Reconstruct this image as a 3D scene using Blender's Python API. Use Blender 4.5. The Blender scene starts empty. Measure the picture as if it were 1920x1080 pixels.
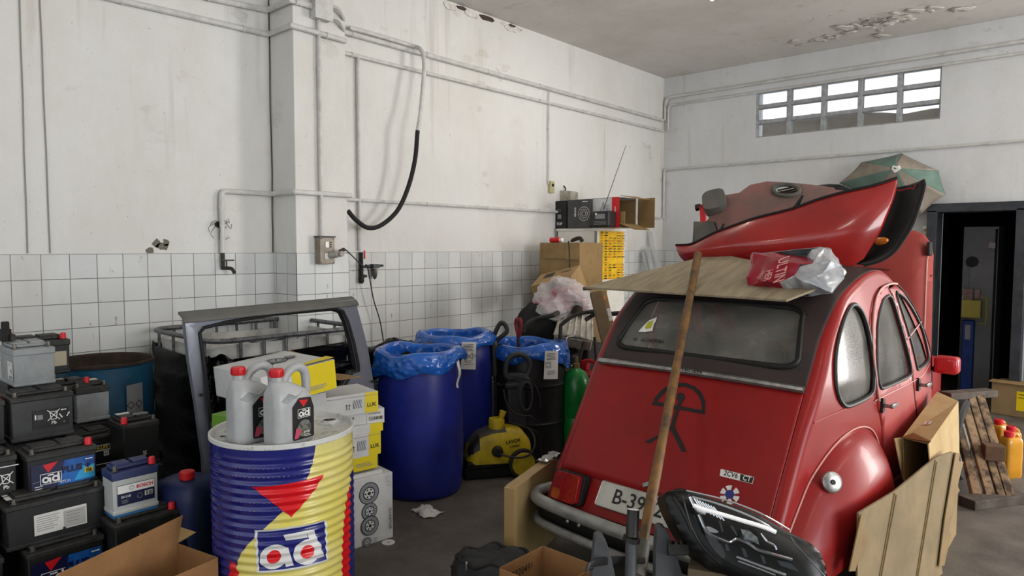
import bpy, bmesh, math, random
from mathutils import Vector, Matrix, Euler
from mathutils import noise as mnoise
from mathutils.geometry import tessellate_polygon
R_ = math.radians
sc = bpy.context.scene
COL = sc.collection
random.seed(7)

# ---------------------------------------------------------------- camera model (measured from the photograph)
FPX = 1304.9; YAW, PITCH, ROLL = 0.72817, -0.06010, 0.0021
CAM = Vector((0, 0, 1.65))
fw = Vector((-math.sin(YAW)*math.cos(PITCH), math.cos(YAW)*math.cos(PITCH), math.sin(PITCH)))
_r0 = Vector((math.cos(YAW), math.sin(YAW), 0)); _u0 = _r0.cross(fw)
RT = _r0*math.cos(ROLL)+_u0*math.sin(ROLL); UP = RT.cross(fw)
cd = bpy.data.cameras.new('camera'); cam = bpy.data.objects.new('camera', cd); COL.objects.link(cam)
cd.sensor_width = 36; cd.lens = 36*FPX/1920; cd.clip_start = .05; cd.clip_end = 200
m3 = Matrix((RT, UP, -fw)).transposed(); cam.matrix_world = Matrix.Translation(CAM) @ m3.to_4x4()
sc.camera = cam
def ray(x, y): return fw + RT*((x-960)/FPX) - UP*((y-540)/FPX)
def onz(x, y, z): d = ray(x, y); return CAM + d*((z-CAM.z)/d.z)
def onx(x, y, X): d = ray(x, y); return CAM + d*((X-CAM.x)/d.x)
def ony(x, y, Y): d = ray(x, y); return CAM + d*((Y-CAM.y)/d.y)
def dep(x, y, t): return CAM + ray(x, y)*t
def onpl(x, y, p0, n): d = ray(x, y); n = Vector(n); return CAM + d*((Vector(p0)-CAM).dot(n)/d.dot(n))
def oncyl(x, y, c, r):
    d = ray(x, y); ox, oy = CAM.x-c[0], CAM.y-c[1]
    a = d.x*d.x+d.y*d.y; b = ox*d.x+oy*d.y; q = ox*ox+oy*oy-r*r
    D = b*b-a*q
    t = (-b-math.sqrt(D))/a if D > 0 else -b/a
    return CAM + d*t

# ---------------------------------------------------------------- materials
def lin(c): return c/12.92 if c <= .04045 else ((c+.055)/1.055)**2.4
def hexc(h):
    h = h.lstrip('#'); return tuple(lin(int(h[i:i+2], 16)/255) for i in (0, 2, 4))+(1,)
MATS = {}
def mat(name, col, rough=.5, metal=0, c2=None, ns=8, nlo=.4, nhi=.65, bump=0, bs=60, stretch=None, coat=0, spec=.5, emit=None, es=0, trans=0, alpha=1, ior=1.45, detail=6):
    if name in MATS: return MATS[name]
    m = bpy.data.materials.new(name); m.use_nodes = True; nt = m.node_tree; N = nt.nodes; L = nt.links
    b = N['Principled BSDF']; c = hexc(col)
    b.inputs['Base Color'].default_value = c; b.inputs['Roughness'].default_value = rough; b.inputs['Metallic'].default_value = metal
    b.inputs['Specular IOR Level'].default_value = spec; b.inputs['Coat Weight'].default_value = coat; b.inputs['Coat Roughness'].default_value = .08
    b.inputs['Transmission Weight'].default_value = trans; b.inputs['Alpha'].default_value = alpha; b.inputs['IOR'].default_value = ior
    if emit: b.inputs['Emission Color'].default_value = hexc(emit); b.inputs['Emission Strength'].default_value = es
    tc = N.new('ShaderNodeTexCoord'); vec = tc.outputs['Object']
    if stretch:
        mp = N.new('ShaderNodeMapping'); mp.inputs['Scale'].default_value = stretch; L.new(vec, mp.inputs['Vector']); vec = mp.outputs['Vector']
    if c2:
        n = N.new('ShaderNodeTexNoise'); n.inputs['Scale'].default_value = ns; n.inputs['Detail'].default_value = detail; n.inputs['Roughness'].default_value = .65; L.new(vec, n.inputs['Vector'])
        mr = N.new('ShaderNodeMapRange'); mr.inputs['From Min'].default_value = nlo; mr.inputs['From Max'].default_value = nhi; L.new(n.outputs['Fac'], mr.inputs['Value'])
        mx = N.new('ShaderNodeMix'); mx.data_type = 'RGBA'; mx.inputs['A'].default_value = c; mx.inputs['B'].default_value = hexc(c2)
        L.new(mr.outputs['Result'], mx.inputs['Factor']); L.new(mx.outputs['Result'], b.inputs['Base Color'])
    if bump:
        n2 = N.new('ShaderNodeTexNoise'); n2.inputs['Scale'].default_value = bs; n2.inputs['Detail'].default_value = 5; L.new(vec, n2.inputs['Vector'])
        bp = N.new('ShaderNodeBump'); bp.inputs['Strength'].default_value = bump; bp.inputs['Distance'].default_value = .01
        L.new(n2.outputs['Fac'], bp.inputs['Height']); L.new(bp.outputs['Normal'], b.inputs['Normal'])
    MATS[name] = m; return m

def dusty_glass(name, dust, amt, tint='ffffff', ior=1.5, rough=.04):
    """see-through pane: fresnel reflection, clear transmission and a film of dust"""
    m = bpy.data.materials.new(name); m.use_nodes = True; nt = m.node_tree; N = nt.nodes; L = nt.links
    for n in list(N): N.remove(n)
    o = N.new('ShaderNodeOutputMaterial'); t = N.new('ShaderNodeBsdfTransparent'); t.inputs[0].default_value = hexc(tint)
    g = N.new('ShaderNodeBsdfGlossy'); g.inputs['Roughness'].default_value = rough
    d = N.new('ShaderNodeBsdfDiffuse'); d.inputs[0].default_value = hexc(dust)
    tc = N.new('ShaderNodeTexCoord'); n = N.new('ShaderNodeTexNoise'); n.inputs['Scale'].default_value = 5; n.inputs['Detail'].default_value = 6; L.new(tc.outputs['Object'], n.inputs['Vector'])
    mr = N.new('ShaderNodeMapRange'); mr.inputs['From Min'].default_value = .3; mr.inputs['From Max'].default_value = .75; mr.inputs['To Min'].default_value = amt*.5; mr.inputs['To Max'].default_value = amt*1.6; L.new(n.outputs['Fac'], mr.inputs['Value'])
    m1 = N.new('ShaderNodeMixShader'); L.new(mr.outputs['Result'], m1.inputs[0]); L.new(t.outputs[0], m1.inputs[1]); L.new(d.outputs[0], m1.inputs[2])
    f = N.new('ShaderNodeFresnel'); f.inputs['IOR'].default_value = ior
    m2 = N.new('ShaderNodeMixShader'); L.new(f.outputs[0], m2.inputs[0]); L.new(m1.outputs[0], m2.inputs[1]); L.new(g.outputs[0], m2.inputs[2])
    L.new(m2.outputs[0], o.inputs[0]); MATS[name] = m; return m

# ---------------------------------------------------------------- mesh builder
WORLD = {}
_txt = {}
def text_geo(s, bold=0):
    k = (s, bold)
    if k not in _txt:
        c = bpy.data.curves.new('t', 'FONT'); c.body = s; c.size = 1; c.align_x = 'CENTER'; c.align_y = 'CENTER'; c.resolution_u = 3; c.offset = bold
        o = bpy.data.objects.new('t', c); me = o.to_mesh()
        _txt[k] = ([v.co.copy() for v in me.vertices], [tuple(p.vertices) for p in me.polygons])
        o.to_mesh_clear(); bpy.data.objects.remove(o); bpy.data.curves.remove(c)
    return _txt[k]

class MB:
    def __init__(s, M=None): s.v = []; s.f = []; s.m = []; s.M = M or Matrix.Identity(4)
    def add(s, vs, fs, m=0, M=None):
        T = s.M @ M if M else s.M
        k = len(s.v); s.v += [T @ Vector(v) for v in vs]; s.f += [tuple(i+k for i in f) for f in fs]; s.m += [m]*len(fs); return s
    def box(s, c, d, m=0, rot=None, taper=None):
        x, y, z = d[0]/2, d[1]/2, d[2]/2; tx, ty = taper or (1, 1)
        vs = [(-x*tx, -y*ty, -z), (x*tx, -y*ty, -z), (x*tx, y*ty, -z), (-x*tx, y*ty, -z), (-x, -y, z), (x, -y, z), (x, y, z), (-x, y, z)]
        M = Matrix.Translation(c)
        if rot is not None: M = M @ (rot if isinstance(rot, Matrix) else Euler(rot).to_matrix()).to_4x4()
        return s.add(vs, [(0, 3, 2, 1), (4, 5, 6, 7), (0, 1, 5, 4), (1, 2, 6, 5), (2, 3, 7, 6), (3, 0, 4, 7)], m, M)
    def hexa(s, b, t, m=0):
        return s.add(list(b)+list(t), [(0, 3, 2, 1), (4, 5, 6, 7), (0, 1, 5, 4), (1, 2, 6, 5), (2, 3, 7, 6), (3, 0, 4, 7)], m)
    def prism(s, poly, h, M=None, m=0):
        """poly (x,y) extruded along +z by h, in the frame M; any simple polygon"""
        n = len(poly); vs = [(p[0], p[1], 0) for p in poly]+[(p[0], p[1], h) for p in poly]
        tri = tessellate_polygon([[Vector((p[0], p[1], 0)) for p in poly]])
        area = sum(poly[i][0]*poly[(i+1) % n][1]-poly[(i+1) % n][0]*poly[i][1] for i in range(n))
        fs = []
        for t in tri:
            a, b, c = [Vector((poly[i][0], poly[i][1])) for i in t]
            if (b-a).cross(c-a) < 0: t = (t[0], t[2], t[1])
            fs.append((t[0]+n, t[1]+n, t[2]+n)); fs.append((t[0], t[2], t[1]))
        for i in range(n):
            j = (i+1) % n; fs.append((i, j, j+n, i+n) if area > 0 else (j, i, i+n, j+n))
        return s.add(vs, fs, m, M)
    def tube(s, pts, r, n=8, m=0, closed=False, caps=True):
        P = [Vector(p) for p in pts]; P = [p for i, p in enumerate(P) if i == 0 or (p-P[i-1]).length > 1e-6]
        k = len(P); rr = r if isinstance(r, (list, tuple)) else [r]*k
        T = []
        for i in range(k):
            a = P[(i-1) % k] if (closed or i > 0) else P[i]; b = P[(i+1) % k] if (closed or i < k-1) else P[i]
            T.append((b-a).normalized())
        up = Vector((0, 0, 1)) if abs(T[0].z) < .9 else Vector((1, 0, 0))
        X = T[0].cross(up).normalized(); vs = []
        for i in range(k):
            X = (X-T[i]*X.dot(T[i])).normalized(); Y = T[i].cross(X)
            for j in range(n):
                a = 2*math.pi*j/n; vs.append(P[i]+(X*math.cos(a)+Y*math.sin(a))*rr[min(i, len(rr)-1)])
        fs = []
        for i in range(k if closed else k-1):
            for j in range(n):
                a = i*n+j; b = i*n+(j+1) % n; c = ((i+1) % k)*n+(j+1) % n; d = ((i+1) % k)*n+j; fs.append((a, b, c, d))
        if caps and not closed: fs.append(tuple(range(n-1, -1, -1))); fs.append(tuple((k-1)*n+j for j in range(n)))
        return s.add(vs, fs, m)
    def lathe(s, prof, n=32, M=None, m=0, mids=None, sx=1, sy=1):
        """prof: (r,z) list; revolved about z"""
        vs = []; fs = []
        for r, z in prof:
            for j in range(n): a = 2*math.pi*j/n; vs.append((r*math.cos(a)*sx, r*math.sin(a)*sy, z))
        k = len(s.f)
        for i in range(len(prof)-1):
            for j in range(n): fs.append((i*n+j, i*n+(j+1) % n, (i+1)*n+(j+1) % n, (i+1)*n+j))
        s.add(vs, fs, m, M)
        if mids:
            for i in range(len(prof)-1):
                for j in range(n): s.m[k+i*n+j] = mids[i]
        return s
    def cyl(s, a, b, r, n=16, m=0): return s.tube([a, b], r, n, m)
    def grid(s, fn, nu, nv, m=0, wu=False):
        vs = [fn(i/nu, j/nv) for i in range(nu+1) for j in range(nv+1)]; w = nv+1
        return s.add(vs, [(i*w+j, (i+1)*w+j, (i+1)*w+j+1, i*w+j+1) for i in range(nu) for j in range(nv)], m)
    def sheet(s, outer, holes, fn, step=.03, m=0, flip=False):
        """2-D polygon with holes, cut along a grid and mapped to 3-D by fn(x,y)"""
        polys = [[Vector((p[0], p[1], 0)) for p in q] for q in [outer]+list(holes)]
        flat = [p for q in polys for p in q]
        return s.flatmap(flat, tessellate_polygon(polys), fn, step, m, flip)
    def flatmap(s, flat, faces, fn, step, m=0, flip=False):
        bm = bmesh.new(); bv = [bm.verts.new((p[0], p[1], 0)) for p in flat]
        for t in faces:
            try: bm.faces.new([bv[i] for i in t])
            except ValueError: pass
        bmesh.ops.remove_doubles(bm, verts=bm.verts, dist=1e-6)
        sx, sy = step if isinstance(step, tuple) else (step, step)
        xs = [p[0] for p in flat]; ys = [p[1] for p in flat]
        for st, lo, hi, nrm in ((sx, min(xs), max(xs), (1, 0, 0)), (sy, min(ys), max(ys), (0, 1, 0))):
            if not st: continue
            q = math.ceil(lo/st+1e-4)
            while q*st < hi-1e-5:
                bmesh.ops.bisect_plane(bm, geom=bm.verts[:]+bm.edges[:]+bm.faces[:], plane_co=(q*st*nrm[0], q*st*nrm[1], 0), plane_no=nrm, dist=1e-6); q += 1
        bm.normal_update(); bm.verts.index_update()
        vs = [fn(v.co.x, v.co.y) for v in bm.verts]; fs = []
        for f in bm.faces:
            i = [v.index for v in f.verts]
            if (f.normal.z < 0) != flip: i.reverse()
            fs.append(tuple(i))
        bm.free(); return s.add(vs, fs, m)
    def text(s, t, size, M, m=0, bold=.012, sx=1, fn=None, step=.01):
        v, f = text_geo(t, bold)
        if fn: return s.flatmap([(p.x*size*sx, p.y*size) for p in v], f, lambda a, b: fn(a, b), step, m)
        return s.add([(p.x*size*sx, p.y*size, 0) for p in v], f, m, M)
    def build(s, name, mats, parent=None, smooth=35, bevel=0, bseg=2, solid=0, subsurf=0, world=False, off=-1):
        if parent is not None and world:
            Wi = WORLD[parent.name].inverted(); s.v = [Wi @ v for v in s.v]
        me = bpy.data.meshes.new(name); me.from_pydata([tuple(v) for v in s.v], [], s.f)
        if not isinstance(mats, (list, tuple)): mats = [mats]
        for q in mats: me.materials.append(q)
        me.polygons.foreach_set('material_index', s.m)
        if smooth:
            me.polygons.foreach_set('use_smooth', [True]*len(s.f))
            me.set_sharp_from_angle(angle=R_(smooth))
        me.update()
        o = bpy.data.objects.new(name, me); COL.objects.link(o)
        if parent is not None: o.parent = parent; WORLD[o.name] = WORLD[parent.name]
        else: WORLD[o.name] = Matrix.Identity(4)
        if solid: q = o.modifiers.new('s', 'SOLIDIFY'); q.thickness = solid; q.offset = off
        if bevel: q = o.modifiers.new('b', 'BEVEL'); q.width = bevel; q.segments = bseg; q.limit_method = 'ANGLE'; q.angle_limit = R_(40); q.harden_normals = False
        if subsurf: q = o.modifiers.new('u', 'SUBSURF'); q.levels = subsurf; q.render_levels = subsurf
        return o

def tag(o, label=None, cat=None, group=None, kind=None):
    if label: o['label'] = label
    if cat: o['category'] = cat
    if group: o['group'] = group
    if kind: o['kind'] = kind
    return o
def thing(name, label, cat, loc=(0, 0, 0), rz=0, group=None, rot=None):
    o = bpy.data.objects.new(name, None); COL.objects.link(o); o.empty_display_size = .1
    o.location = loc; o.rotation_euler = rot if rot else (0, 0, rz)
    WORLD[o.name] = Matrix.Translation(loc) @ Euler(rot if rot else (0, 0, rz)).to_matrix().to_4x4()
    return tag(o, label, cat, group)
def structure(o): o['kind'] = 'structure'; return o
def frame(o, ux, uy):
    ux = Vector(ux).normalized(); uy = Vector(uy); uy = (uy-ux*uy.dot(ux)).normalized(); n = ux.cross(uy)
    M = Matrix((ux, uy, n)).transposed().to_4x4(); M.translation = Vector(o); return M
def copy_tree(o, parent=None):
    c = o.copy(); COL.objects.link(c)
    if parent is not None: c.parent = parent
    for ch in list(o.children): copy_tree(ch, c)
    WORLD[c.name] = WORLD[o.name]
    return c
def lerp(a, b, t): return a+(b-a)*t
def interp(T, x):
    if x <= T[0][0]: return T[0][1]
    for (a, p), (b, q) in zip(T, T[1:]):
        if x <= b: return p+(q-p)*(x-a)/(b-a)
    return T[-1][1]
def catmull(P, n=6, closed=False):
    P = [Vector(p) for p in P]; k = len(P); out = []
    for i in range(k if closed else k-1):
        p1, p2 = P[i], P[(i+1) % k]; p0 = P[(i-1) % k] if (closed or i > 0) else p1*2-p2; p3 = P[(i+2) % k] if (closed or i < k-2) else p2*2-p1
        for j in range(n):
            t = j/n; out.append(.5*((2*p1)+(p2-p0)*t+(2*p0-5*p1+4*p2-p3)*t*t+(3*p1-p0-3*p2+p3)*t**3))
    if not closed: out.append(P[-1])
    return out
def rrect(w, h, r, n=4, cx=0, cy=0):
    out = []
    for sx, sy, a0 in ((1, 1, 0), (-1, 1, 90), (-1, -1, 180), (1, -1, 270)):
        for i in range(n+1):
            a = R_(a0+90*i/n); out.append((cx+sx*(w/2-r)+r*math.cos(a), cy+sy*(h/2-r)+r*math.sin(a)))
    return out
def disc(r, n=20, cx=0, cy=0): return [(cx+r*math.cos(2*math.pi*i/n), cy+r*math.sin(2*math.pi*i/n)) for i in range(n)]
def at(v, z=0): return Matrix.Translation((v[0], v[1], z if len(v) < 3 else v[2]))
class Label:
    """printed sheet: flat shapes in a local frame, a hair apart, one mesh"""
    def __init__(s, M): s.mb = MB(); s.M = M; s.z = .0006; s.mats = []
    def mi(s, m):
        if m not in s.mats: s.mats.append(m)
        return s.mats.index(m)
    def poly(s, p, m, holes=()):
        z = s.z; s.z += .0003; M = s.M
        s.mb.sheet(p, holes, lambda a, b: M @ Vector((a, b, z)), 0 or (0, 0), s.mi(m)); return s
    def rect(s, x, y, w, h, m): return s.poly([(x-w/2, y-h/2), (x+w/2, y-h/2), (x+w/2, y+h/2), (x-w/2, y+h/2)], m)
    def text(s, t, size, x, y, m, bold=.012, sx=1, rot=0, shear=0):
        z = s.z; s.z += .0003; Mx = s.M @ Matrix.Translation((x, y, z)) @ Matrix.Rotation(R_(rot), 4, 'Z')
        if shear: Mx = Mx @ Matrix(((1, shear, 0, 0), (0, 1, 0, 0), (0, 0, 1, 0), (0, 0, 0, 1)))
        s.mb.text(t, size, Mx, s.mi(m), bold, sx); return s
    def ring(s, x, y, r, w, m, n=24): return s.poly(disc(r, n, x, y), m, [disc(r-w, n, x, y)])
    def line(s, a, b, w, m):
        a = Vector(a); b = Vector(b); d = (b-a).normalized(); q = Vector((-d.y, d.x))*w/2
        return s.poly([tuple(a-q), tuple(b-q), tuple(b+q), tuple(a+q)], m)
    def lines(s, x, y, w, n, dy, m, h=.002, jitter=.3):
        for i in range(n): ww = w*(1-random.random()*jitter); s.rect(x-w/2+ww/2, y-i*dy, ww, h, m)
        return s
    def barcode(s, x, y, w, h, m, n=14):
        for i in range(n): s.rect(x-w/2+w*(i+.5)/n, y, w/n*random.choice((.3, .5, .8)), h, m)
        return s
    def hazard(s, x, y, r, m, white):
        s.poly([(x-r, y), (x, y-r), (x+r, y), (x, y+r)], m); q = r*.8; s.poly([(x-q, y), (x, y-q), (x+q, y), (x, y+q)], white); s.rect(x, y+r*.1, r*.16, r*.5, m); s.rect(x, y-r*.35, r*.16, r*.15, m); return s
    def build(s, name, parent, world=False): return s.mb.build(name, s.mats, parent, smooth=0, world=world)

M_red = mat('car_red', '8f1b1b', .36, c2='801b1b', ns=2.5, coat=.08, spec=.25); M_redd = mat('car_red_dusty', 'a03433', .45, c2='8f2a29', ns=3, coat=.15, bump=.02, bs=120)
M_hood = mat('dark_vinyl_dusty', '3a2c2b', .6, c2='2c2322', ns=4, bump=.05, bs=150); M_chrome = mat('dull_chrome', 'a9a8a6', .28, metal=.85, c2='8b8987', ns=30); M_alu = mat('bumper_grey', '9a9a98', .42, metal=.35, c2='7d7c79', ns=14, bump=.05)
M_cblk = mat('car_black', '0d0d0d', .55); M_gut = mat('gutter_strip', 'c8958d', .4); M_gask = mat('window_rubber', '131313', .55)
# ================================================================ ROOM
XW = -4.84; YB = 8.53; ZC = 3.92
def wall_mat(name, base, stain, tile=None):
    m = bpy.data.materials.new(name); m.use_nodes = True; nt = m.node_tree; N = nt.nodes; L = nt.links; b = N['Principled BSDF']; b.inputs['Roughness'].default_value = .75; b.inputs['Specular IOR Level'].default_value = .25
    tc = N.new('ShaderNodeTexCoord'); P = tc.outputs['Object']
    def noise(scale, det=6, sv=None, rough=.6):
        v = P
        if sv: mp = N.new('ShaderNodeMapping'); mp.inputs['Scale'].default_value = sv; L.new(P, mp.inputs['Vector']); v = mp.outputs['Vector']
        n = N.new('ShaderNodeTexNoise'); n.inputs['Scale'].default_value = scale; n.inputs['Detail'].default_value = det; n.inputs['Roughness'].default_value = rough; L.new(v, n.inputs['Vector']); return n.outputs['Fac']
    def rng(s, a, b_, lo=0, hi=1):
        r = N.new('ShaderNodeMapRange'); r.inputs['From Min'].default_value = a; r.inputs['From Max'].default_value = b_; r.inputs['To Min'].default_value = lo; r.inputs['To Max'].default_value = hi; L.new(s, r.inputs['Value']); return r.outputs['Result']
    def mix(f, a, b_):
        x = N.new('ShaderNodeMix'); x.data_type = 'RGBA'; L.new(f, x.inputs['Factor'])
        for k, q in (('A', a), ('B', b_)):
            if isinstance(q, str): x.inputs[k].default_value = hexc(q)
            else: L.new(q, x.inputs[k])
        return x.outputs['Result']
    def mul(a, b_):
        x = N.new('ShaderNodeMath'); x.operation = 'MULTIPLY'; L.new(a, x.inputs[0])
        if isinstance(b_, (int, float)): x.inputs[1].default_value = b_
        else: L.new(b_, x.inputs[1])
        return x.outputs[0]
    bp = N.new('ShaderNodeBump'); bp.inputs['Distance'].default_value = .012
    if tile:
        sep = N.new('ShaderNodeSeparateXYZ'); L.new(P, sep.inputs[0]); cb = N.new('ShaderNodeCombineXYZ')
        ax = N.new('ShaderNodeMath'); ax.inputs[1].default_value = -tile[1]; L.new(sep.outputs[tile[0]], ax.inputs[0]); L.new(ax.outputs[0], cb.inputs[0])
        az = N.new('ShaderNodeMath'); az.inputs[1].default_value = -1.5955+.152*14; L.new(sep.outputs['Z'], az.inputs[0]); L.new(az.outputs[0], cb.inputs[1])
        bk = N.new('ShaderNodeTexBrick'); bk.offset = 0; bk.squash = 1; bk.inputs['Scale'].default_value = 1; bk.inputs['Brick Width'].default_value = .15; bk.inputs['Row Height'].default_value = .152; bk.inputs['Mortar Size'].default_value = .0024; bk.inputs['Mortar Smooth'].default_value = .3; bk.inputs['Bias'].default_value = 0
        bk.inputs['Color1'].default_value = hexc('d3d5d4'); bk.inputs['Color2'].default_value = hexc('c6c9c9'); bk.inputs['Mortar'].default_value = hexc('66645f'); L.new(cb.outputs[0], bk.inputs['Vector'])
        c = mix(rng(noise(26, 8, (1, 1, .35)), .66, .72, 0, .75), bk.outputs['Color'], '6e6a62')
        c = mix(rng(noise(2.2, 5, (1, 1, .4)), .5, .8, 0, .45), c, 'a39a8c')
        L.new(c, b.inputs['Base Color']); b.inputs['Roughness'].default_value = .4
        bp.inputs['Strength'].default_value = .4; iv = N.new('ShaderNodeMath'); iv.operation = 'SUBTRACT'; iv.inputs[0].default_value = 1; L.new(bk.outputs['Fac'], iv.inputs[1]); L.new(iv.outputs[0], bp.inputs['Height'])
    else:
        c = mix(rng(noise(1.1, 7, (1, 1, .55), .7), .42, .72, 0, .6), base, stain)
        c = mix(mul(rng(noise(7, 6, (1, 1, .05)), .56, .8, 0, .7), rng(noise(.8, 2), .45, .62)), c, '9d8f7d')      # runs down the plaster
        c = mix(rng(noise(60, 5), .685, .72, 0, .6), c, '77736c'); c = mix(rng(noise(14, 8, (1, 1, .5)), .69, .73, 0, .4), c, '8c877d')                                             # specks
        patch = mul(rng(noise(3.5, 8, (1, 1, 1.6)), .60, .64), rng(noise(.7, 2), .52, .6))
        c = mix(mul(patch, .35), c, 'b7b2a6')
        L.new(c, b.inputs['Base Color'])
        ad = N.new('ShaderNodeMath'); ad.operation = 'ADD'; L.new(mul(noise(28, 6), .45), ad.inputs[0]); L.new(mul(patch, .6), ad.inputs[1]); L.new(ad.outputs[0], bp.inputs['Height']); bp.inputs['Strength'].default_value = .55
    L.new(bp.outputs['Normal'], b.inputs['Normal']); MATS[name] = m; return m
M_plL = wall_mat('plaster_warm', 'd9d9d6', 'c6c2b9')
M_plB = wall_mat('plaster_cool', 'd3d5d6', 'bdbcb8')
M_ceil = wall_mat('ceiling_paint', 'd6d3ce', 'bdb7ae')
M_tile = wall_mat('tile_left', 0, 0, ('Y', .021)); M_tileB = wall_mat('tile_back', 0, 0, ('X', .01))
M_floor = mat('concrete_floor', '6a645d', .6, c2='45403b', ns=3, nlo=.35, nhi=.7, bump=.25, bs=40)
M_pipe = mat('painted_pipe', 'cbcbc8', .5, c2='b8b6b1', ns=10)
M_pipe2 = mat('grey_stain', '8d8a85', .6)
M_blk = mat('black_plastic', '1b1b1c', .45, c2='2a2928', ns=12)
M_rub = mat('black_rubber', '171717', .75, bump=.15, bs=90)
M_dkst = mat('dark_steel', '3b3f43', .5, metal=.3, c2='2c2f33', ns=9)
M_wht = mat('white_print', 'e6e6e2', .5); M_blkp = mat('black_print', '161616', .5); M_pap = mat('paper', 'd2d1cc', .7)
M_redp = mat('red_print', 'c8141d', .45); M_yelp = mat('yellow_print', 'e3c70f', .5); M_bluep = mat('navy_print', '12175e', .4); M_gryp = mat('grey_print', '83858a', .6)

mb = MB(); mb.box((0, 3.2, -.1), (14, 16, .2)); structure(mb.build('floor', M_floor, smooth=0))
mb = MB(); mb.box((.4, 2.3, ZC+.1), (11.0, 12.8, .2)); structure(mb.build('ceiling', M_ceil, smooth=0))
# left wall: plaster above, tiles below standing 8 mm proud
mb = MB(); mb.box((XW-.15, 2.6, ZC/2), (.3, 12.4, ZC)); structure(mb.build('wall_left', M_plL, smooth=0))
mb = MB(); mb.box((XW+.004, 2.6, .798), (.008, 12.2, 1.596)); structure(mb.build('trim_1', M_tile, smooth=0))
YP0 = onx(513, 474, XW).y; XP = ony(556, 474, YP0).x; YP1 = onx(652, 474, XP).y
mb = MB(); mb.box(((XW+XP)/2-.01, (YP0+YP1)/2, ZC/2), (XP-XW+.02, YP1-YP0, ZC)); structure(mb.build('wall_pillar', M_plL, smooth=0, bevel=.006))
mb = MB(); mb.box((XP+.003, (YP0+YP1)/2, .798), (.008, YP1-YP0+.012, 1.596))
structure(mb.build('trim_2', M_tile, smooth=0))
mb = MB(); mb.box(((XW+XP)/2, YP0-.003, .798), (XP-XW, .008, 1.596)); structure(mb.build('trim_3', M_tileB, smooth=0))
# back wall with window and door openings
wx0, wx1 = ony(1417, 210, YB).x, ony(1764.5, 170, YB).x; wz0, wz1 = ony(1590, 240.5, YB).z, ony(1590, 146, YB).z
dx0, dx1 = ony(1757, 500, YB).x, ony(1909, 450, YB).x; dz = 2.03
mb = MB(); WR = 3.6
def wb(x0, x1, z0, z1): mb.box(((x0+x1)/2, YB+.11, (z0+z1)/2), (x1-x0, .22, z1-z0))
wb(XW-.3, wx0, 0, ZC); wb(wx0, wx1, wz1, ZC); wb(wx0, wx1, 0, wz0); wb(wx1, dx0, 0, ZC); wb(dx0, dx1, dz, ZC); wb(dx1, 1.75, 0, ZC); wb(1.75, 3.95, 3.1, ZC)
structure(mb.build('wall_back', M_plB, smooth=0))
mb = MB(); mb.box(((XW+dx0-.09)/2, YB-.004, .798), (dx0-.09-XW, .008, 1.596)); structure(mb.build('trim_4', M_tileB, smooth=0))
mb = MB(); mb.box(((dx1+.1+1.75)/2, YB-.004, .798), (1.75-dx1-.1, .008, 1.596)); structure(mb.build('trim_5', M_plB, smooth=0))
# right-hand wall of the hall with an opening added for the side fill light (out of the picture, but it shades and lights the room)
mb = MB()
for y0_, y1_, z0_, z1_ in ((-4.1, 1.5, 0, ZC), (4.9, 8.75, 0, ZC), (1.5, 4.9, 3.4, ZC)): mb.box((5.75, (y0_+y1_)/2, (z0_+z1_)/2), (.3, y1_-y0_, z1_-z0_))
structure(mb.build('wall_right', M_plB, smooth=0))
mb = MB(); mb.box((4.8, YB+.11, ZC/2), (1.7, .22, ZC)); structure(mb.build('wall_end', M_plB, smooth=0))
# window: concrete lattice of 5 x 3 with old panes
M_conc = mat('window_concrete', 'a9acae', .8, c2='8d8f90', ns=20)
M_pane = dusty_glass('window_glass', 'cfd6dc', .04, 'ffffff')
win = thing('window_1', None, None, ((wx0+wx1)/2, YB, wz0)); structure(win)
W = wx1-wx0; Hh = wz1-wz0
mb = MB()
for i in range(6): mb.box((-W/2+W*i/5, .06, Hh/2), (.045 if 0 < i < 5 else .03, .1, Hh))
for j in range(4): mb.box((0, .065, Hh*j/3), (W, .1, .045 if 0 < j < 3 else .03))
mb.build('window_frame', M_conc, win, smooth=0, bevel=.004)
for i in range(5):
    for j in range(3):
        q = MB(); q.box((-W/2+W*(i+.5)/5, .075, Hh*(j+.5)/3), (W/5-.04, .006, Hh/3-.04)); q.build('window_pane', M_pane, win, smooth=0)
# steel door frame and the dark passage behind it
fr = thing('door_1', None, None, ((dx0+dx1)/2, YB, 0)); structure(fr); dw = dx1-dx0
mb = MB(); mb.box((-dw/2-.035, -.01, 1.015), (.09, .3, 2.03)); mb.box((dw/2+.035, -.01, 1.015), (.09, .3, 2.03)); mb.box((0, -.01, 2.055), (dw+.16, .3, .09))
mb.build('door_frame', M_dkst, fr, smooth=0, bevel=.004)
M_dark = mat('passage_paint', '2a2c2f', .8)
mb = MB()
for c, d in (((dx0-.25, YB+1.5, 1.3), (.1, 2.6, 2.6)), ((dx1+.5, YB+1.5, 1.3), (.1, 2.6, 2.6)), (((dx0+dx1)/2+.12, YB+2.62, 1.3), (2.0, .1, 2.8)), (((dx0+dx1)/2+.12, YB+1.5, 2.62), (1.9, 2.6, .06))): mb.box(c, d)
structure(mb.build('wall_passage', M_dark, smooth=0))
# hillside outside the window
mb = MB(); rn = random.Random(3)
hp = [rn.uniform(-.25, .25) for _ in range(40)]
def hill(u, v):
    x = lerp(-26, 8, u); k = u*39; i = int(min(k, 38)); hh = lerp(hp[i], hp[i+1], k-i)
    return (x, 14+6*v, lerp(2.2, 5.36-.062*(x+8.4)+.22*hh, v)+.03*math.sin(x*5+v*9)+.025*math.sin(x*13))
mb.grid(hill, 60, 10)
M_hill = mat('hillside', '4c4337', .95, c2='332e26', ns=2, bump=.5, bs=6)
structure(tag(mb.build('trim_hillside', M_hill)))

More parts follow.
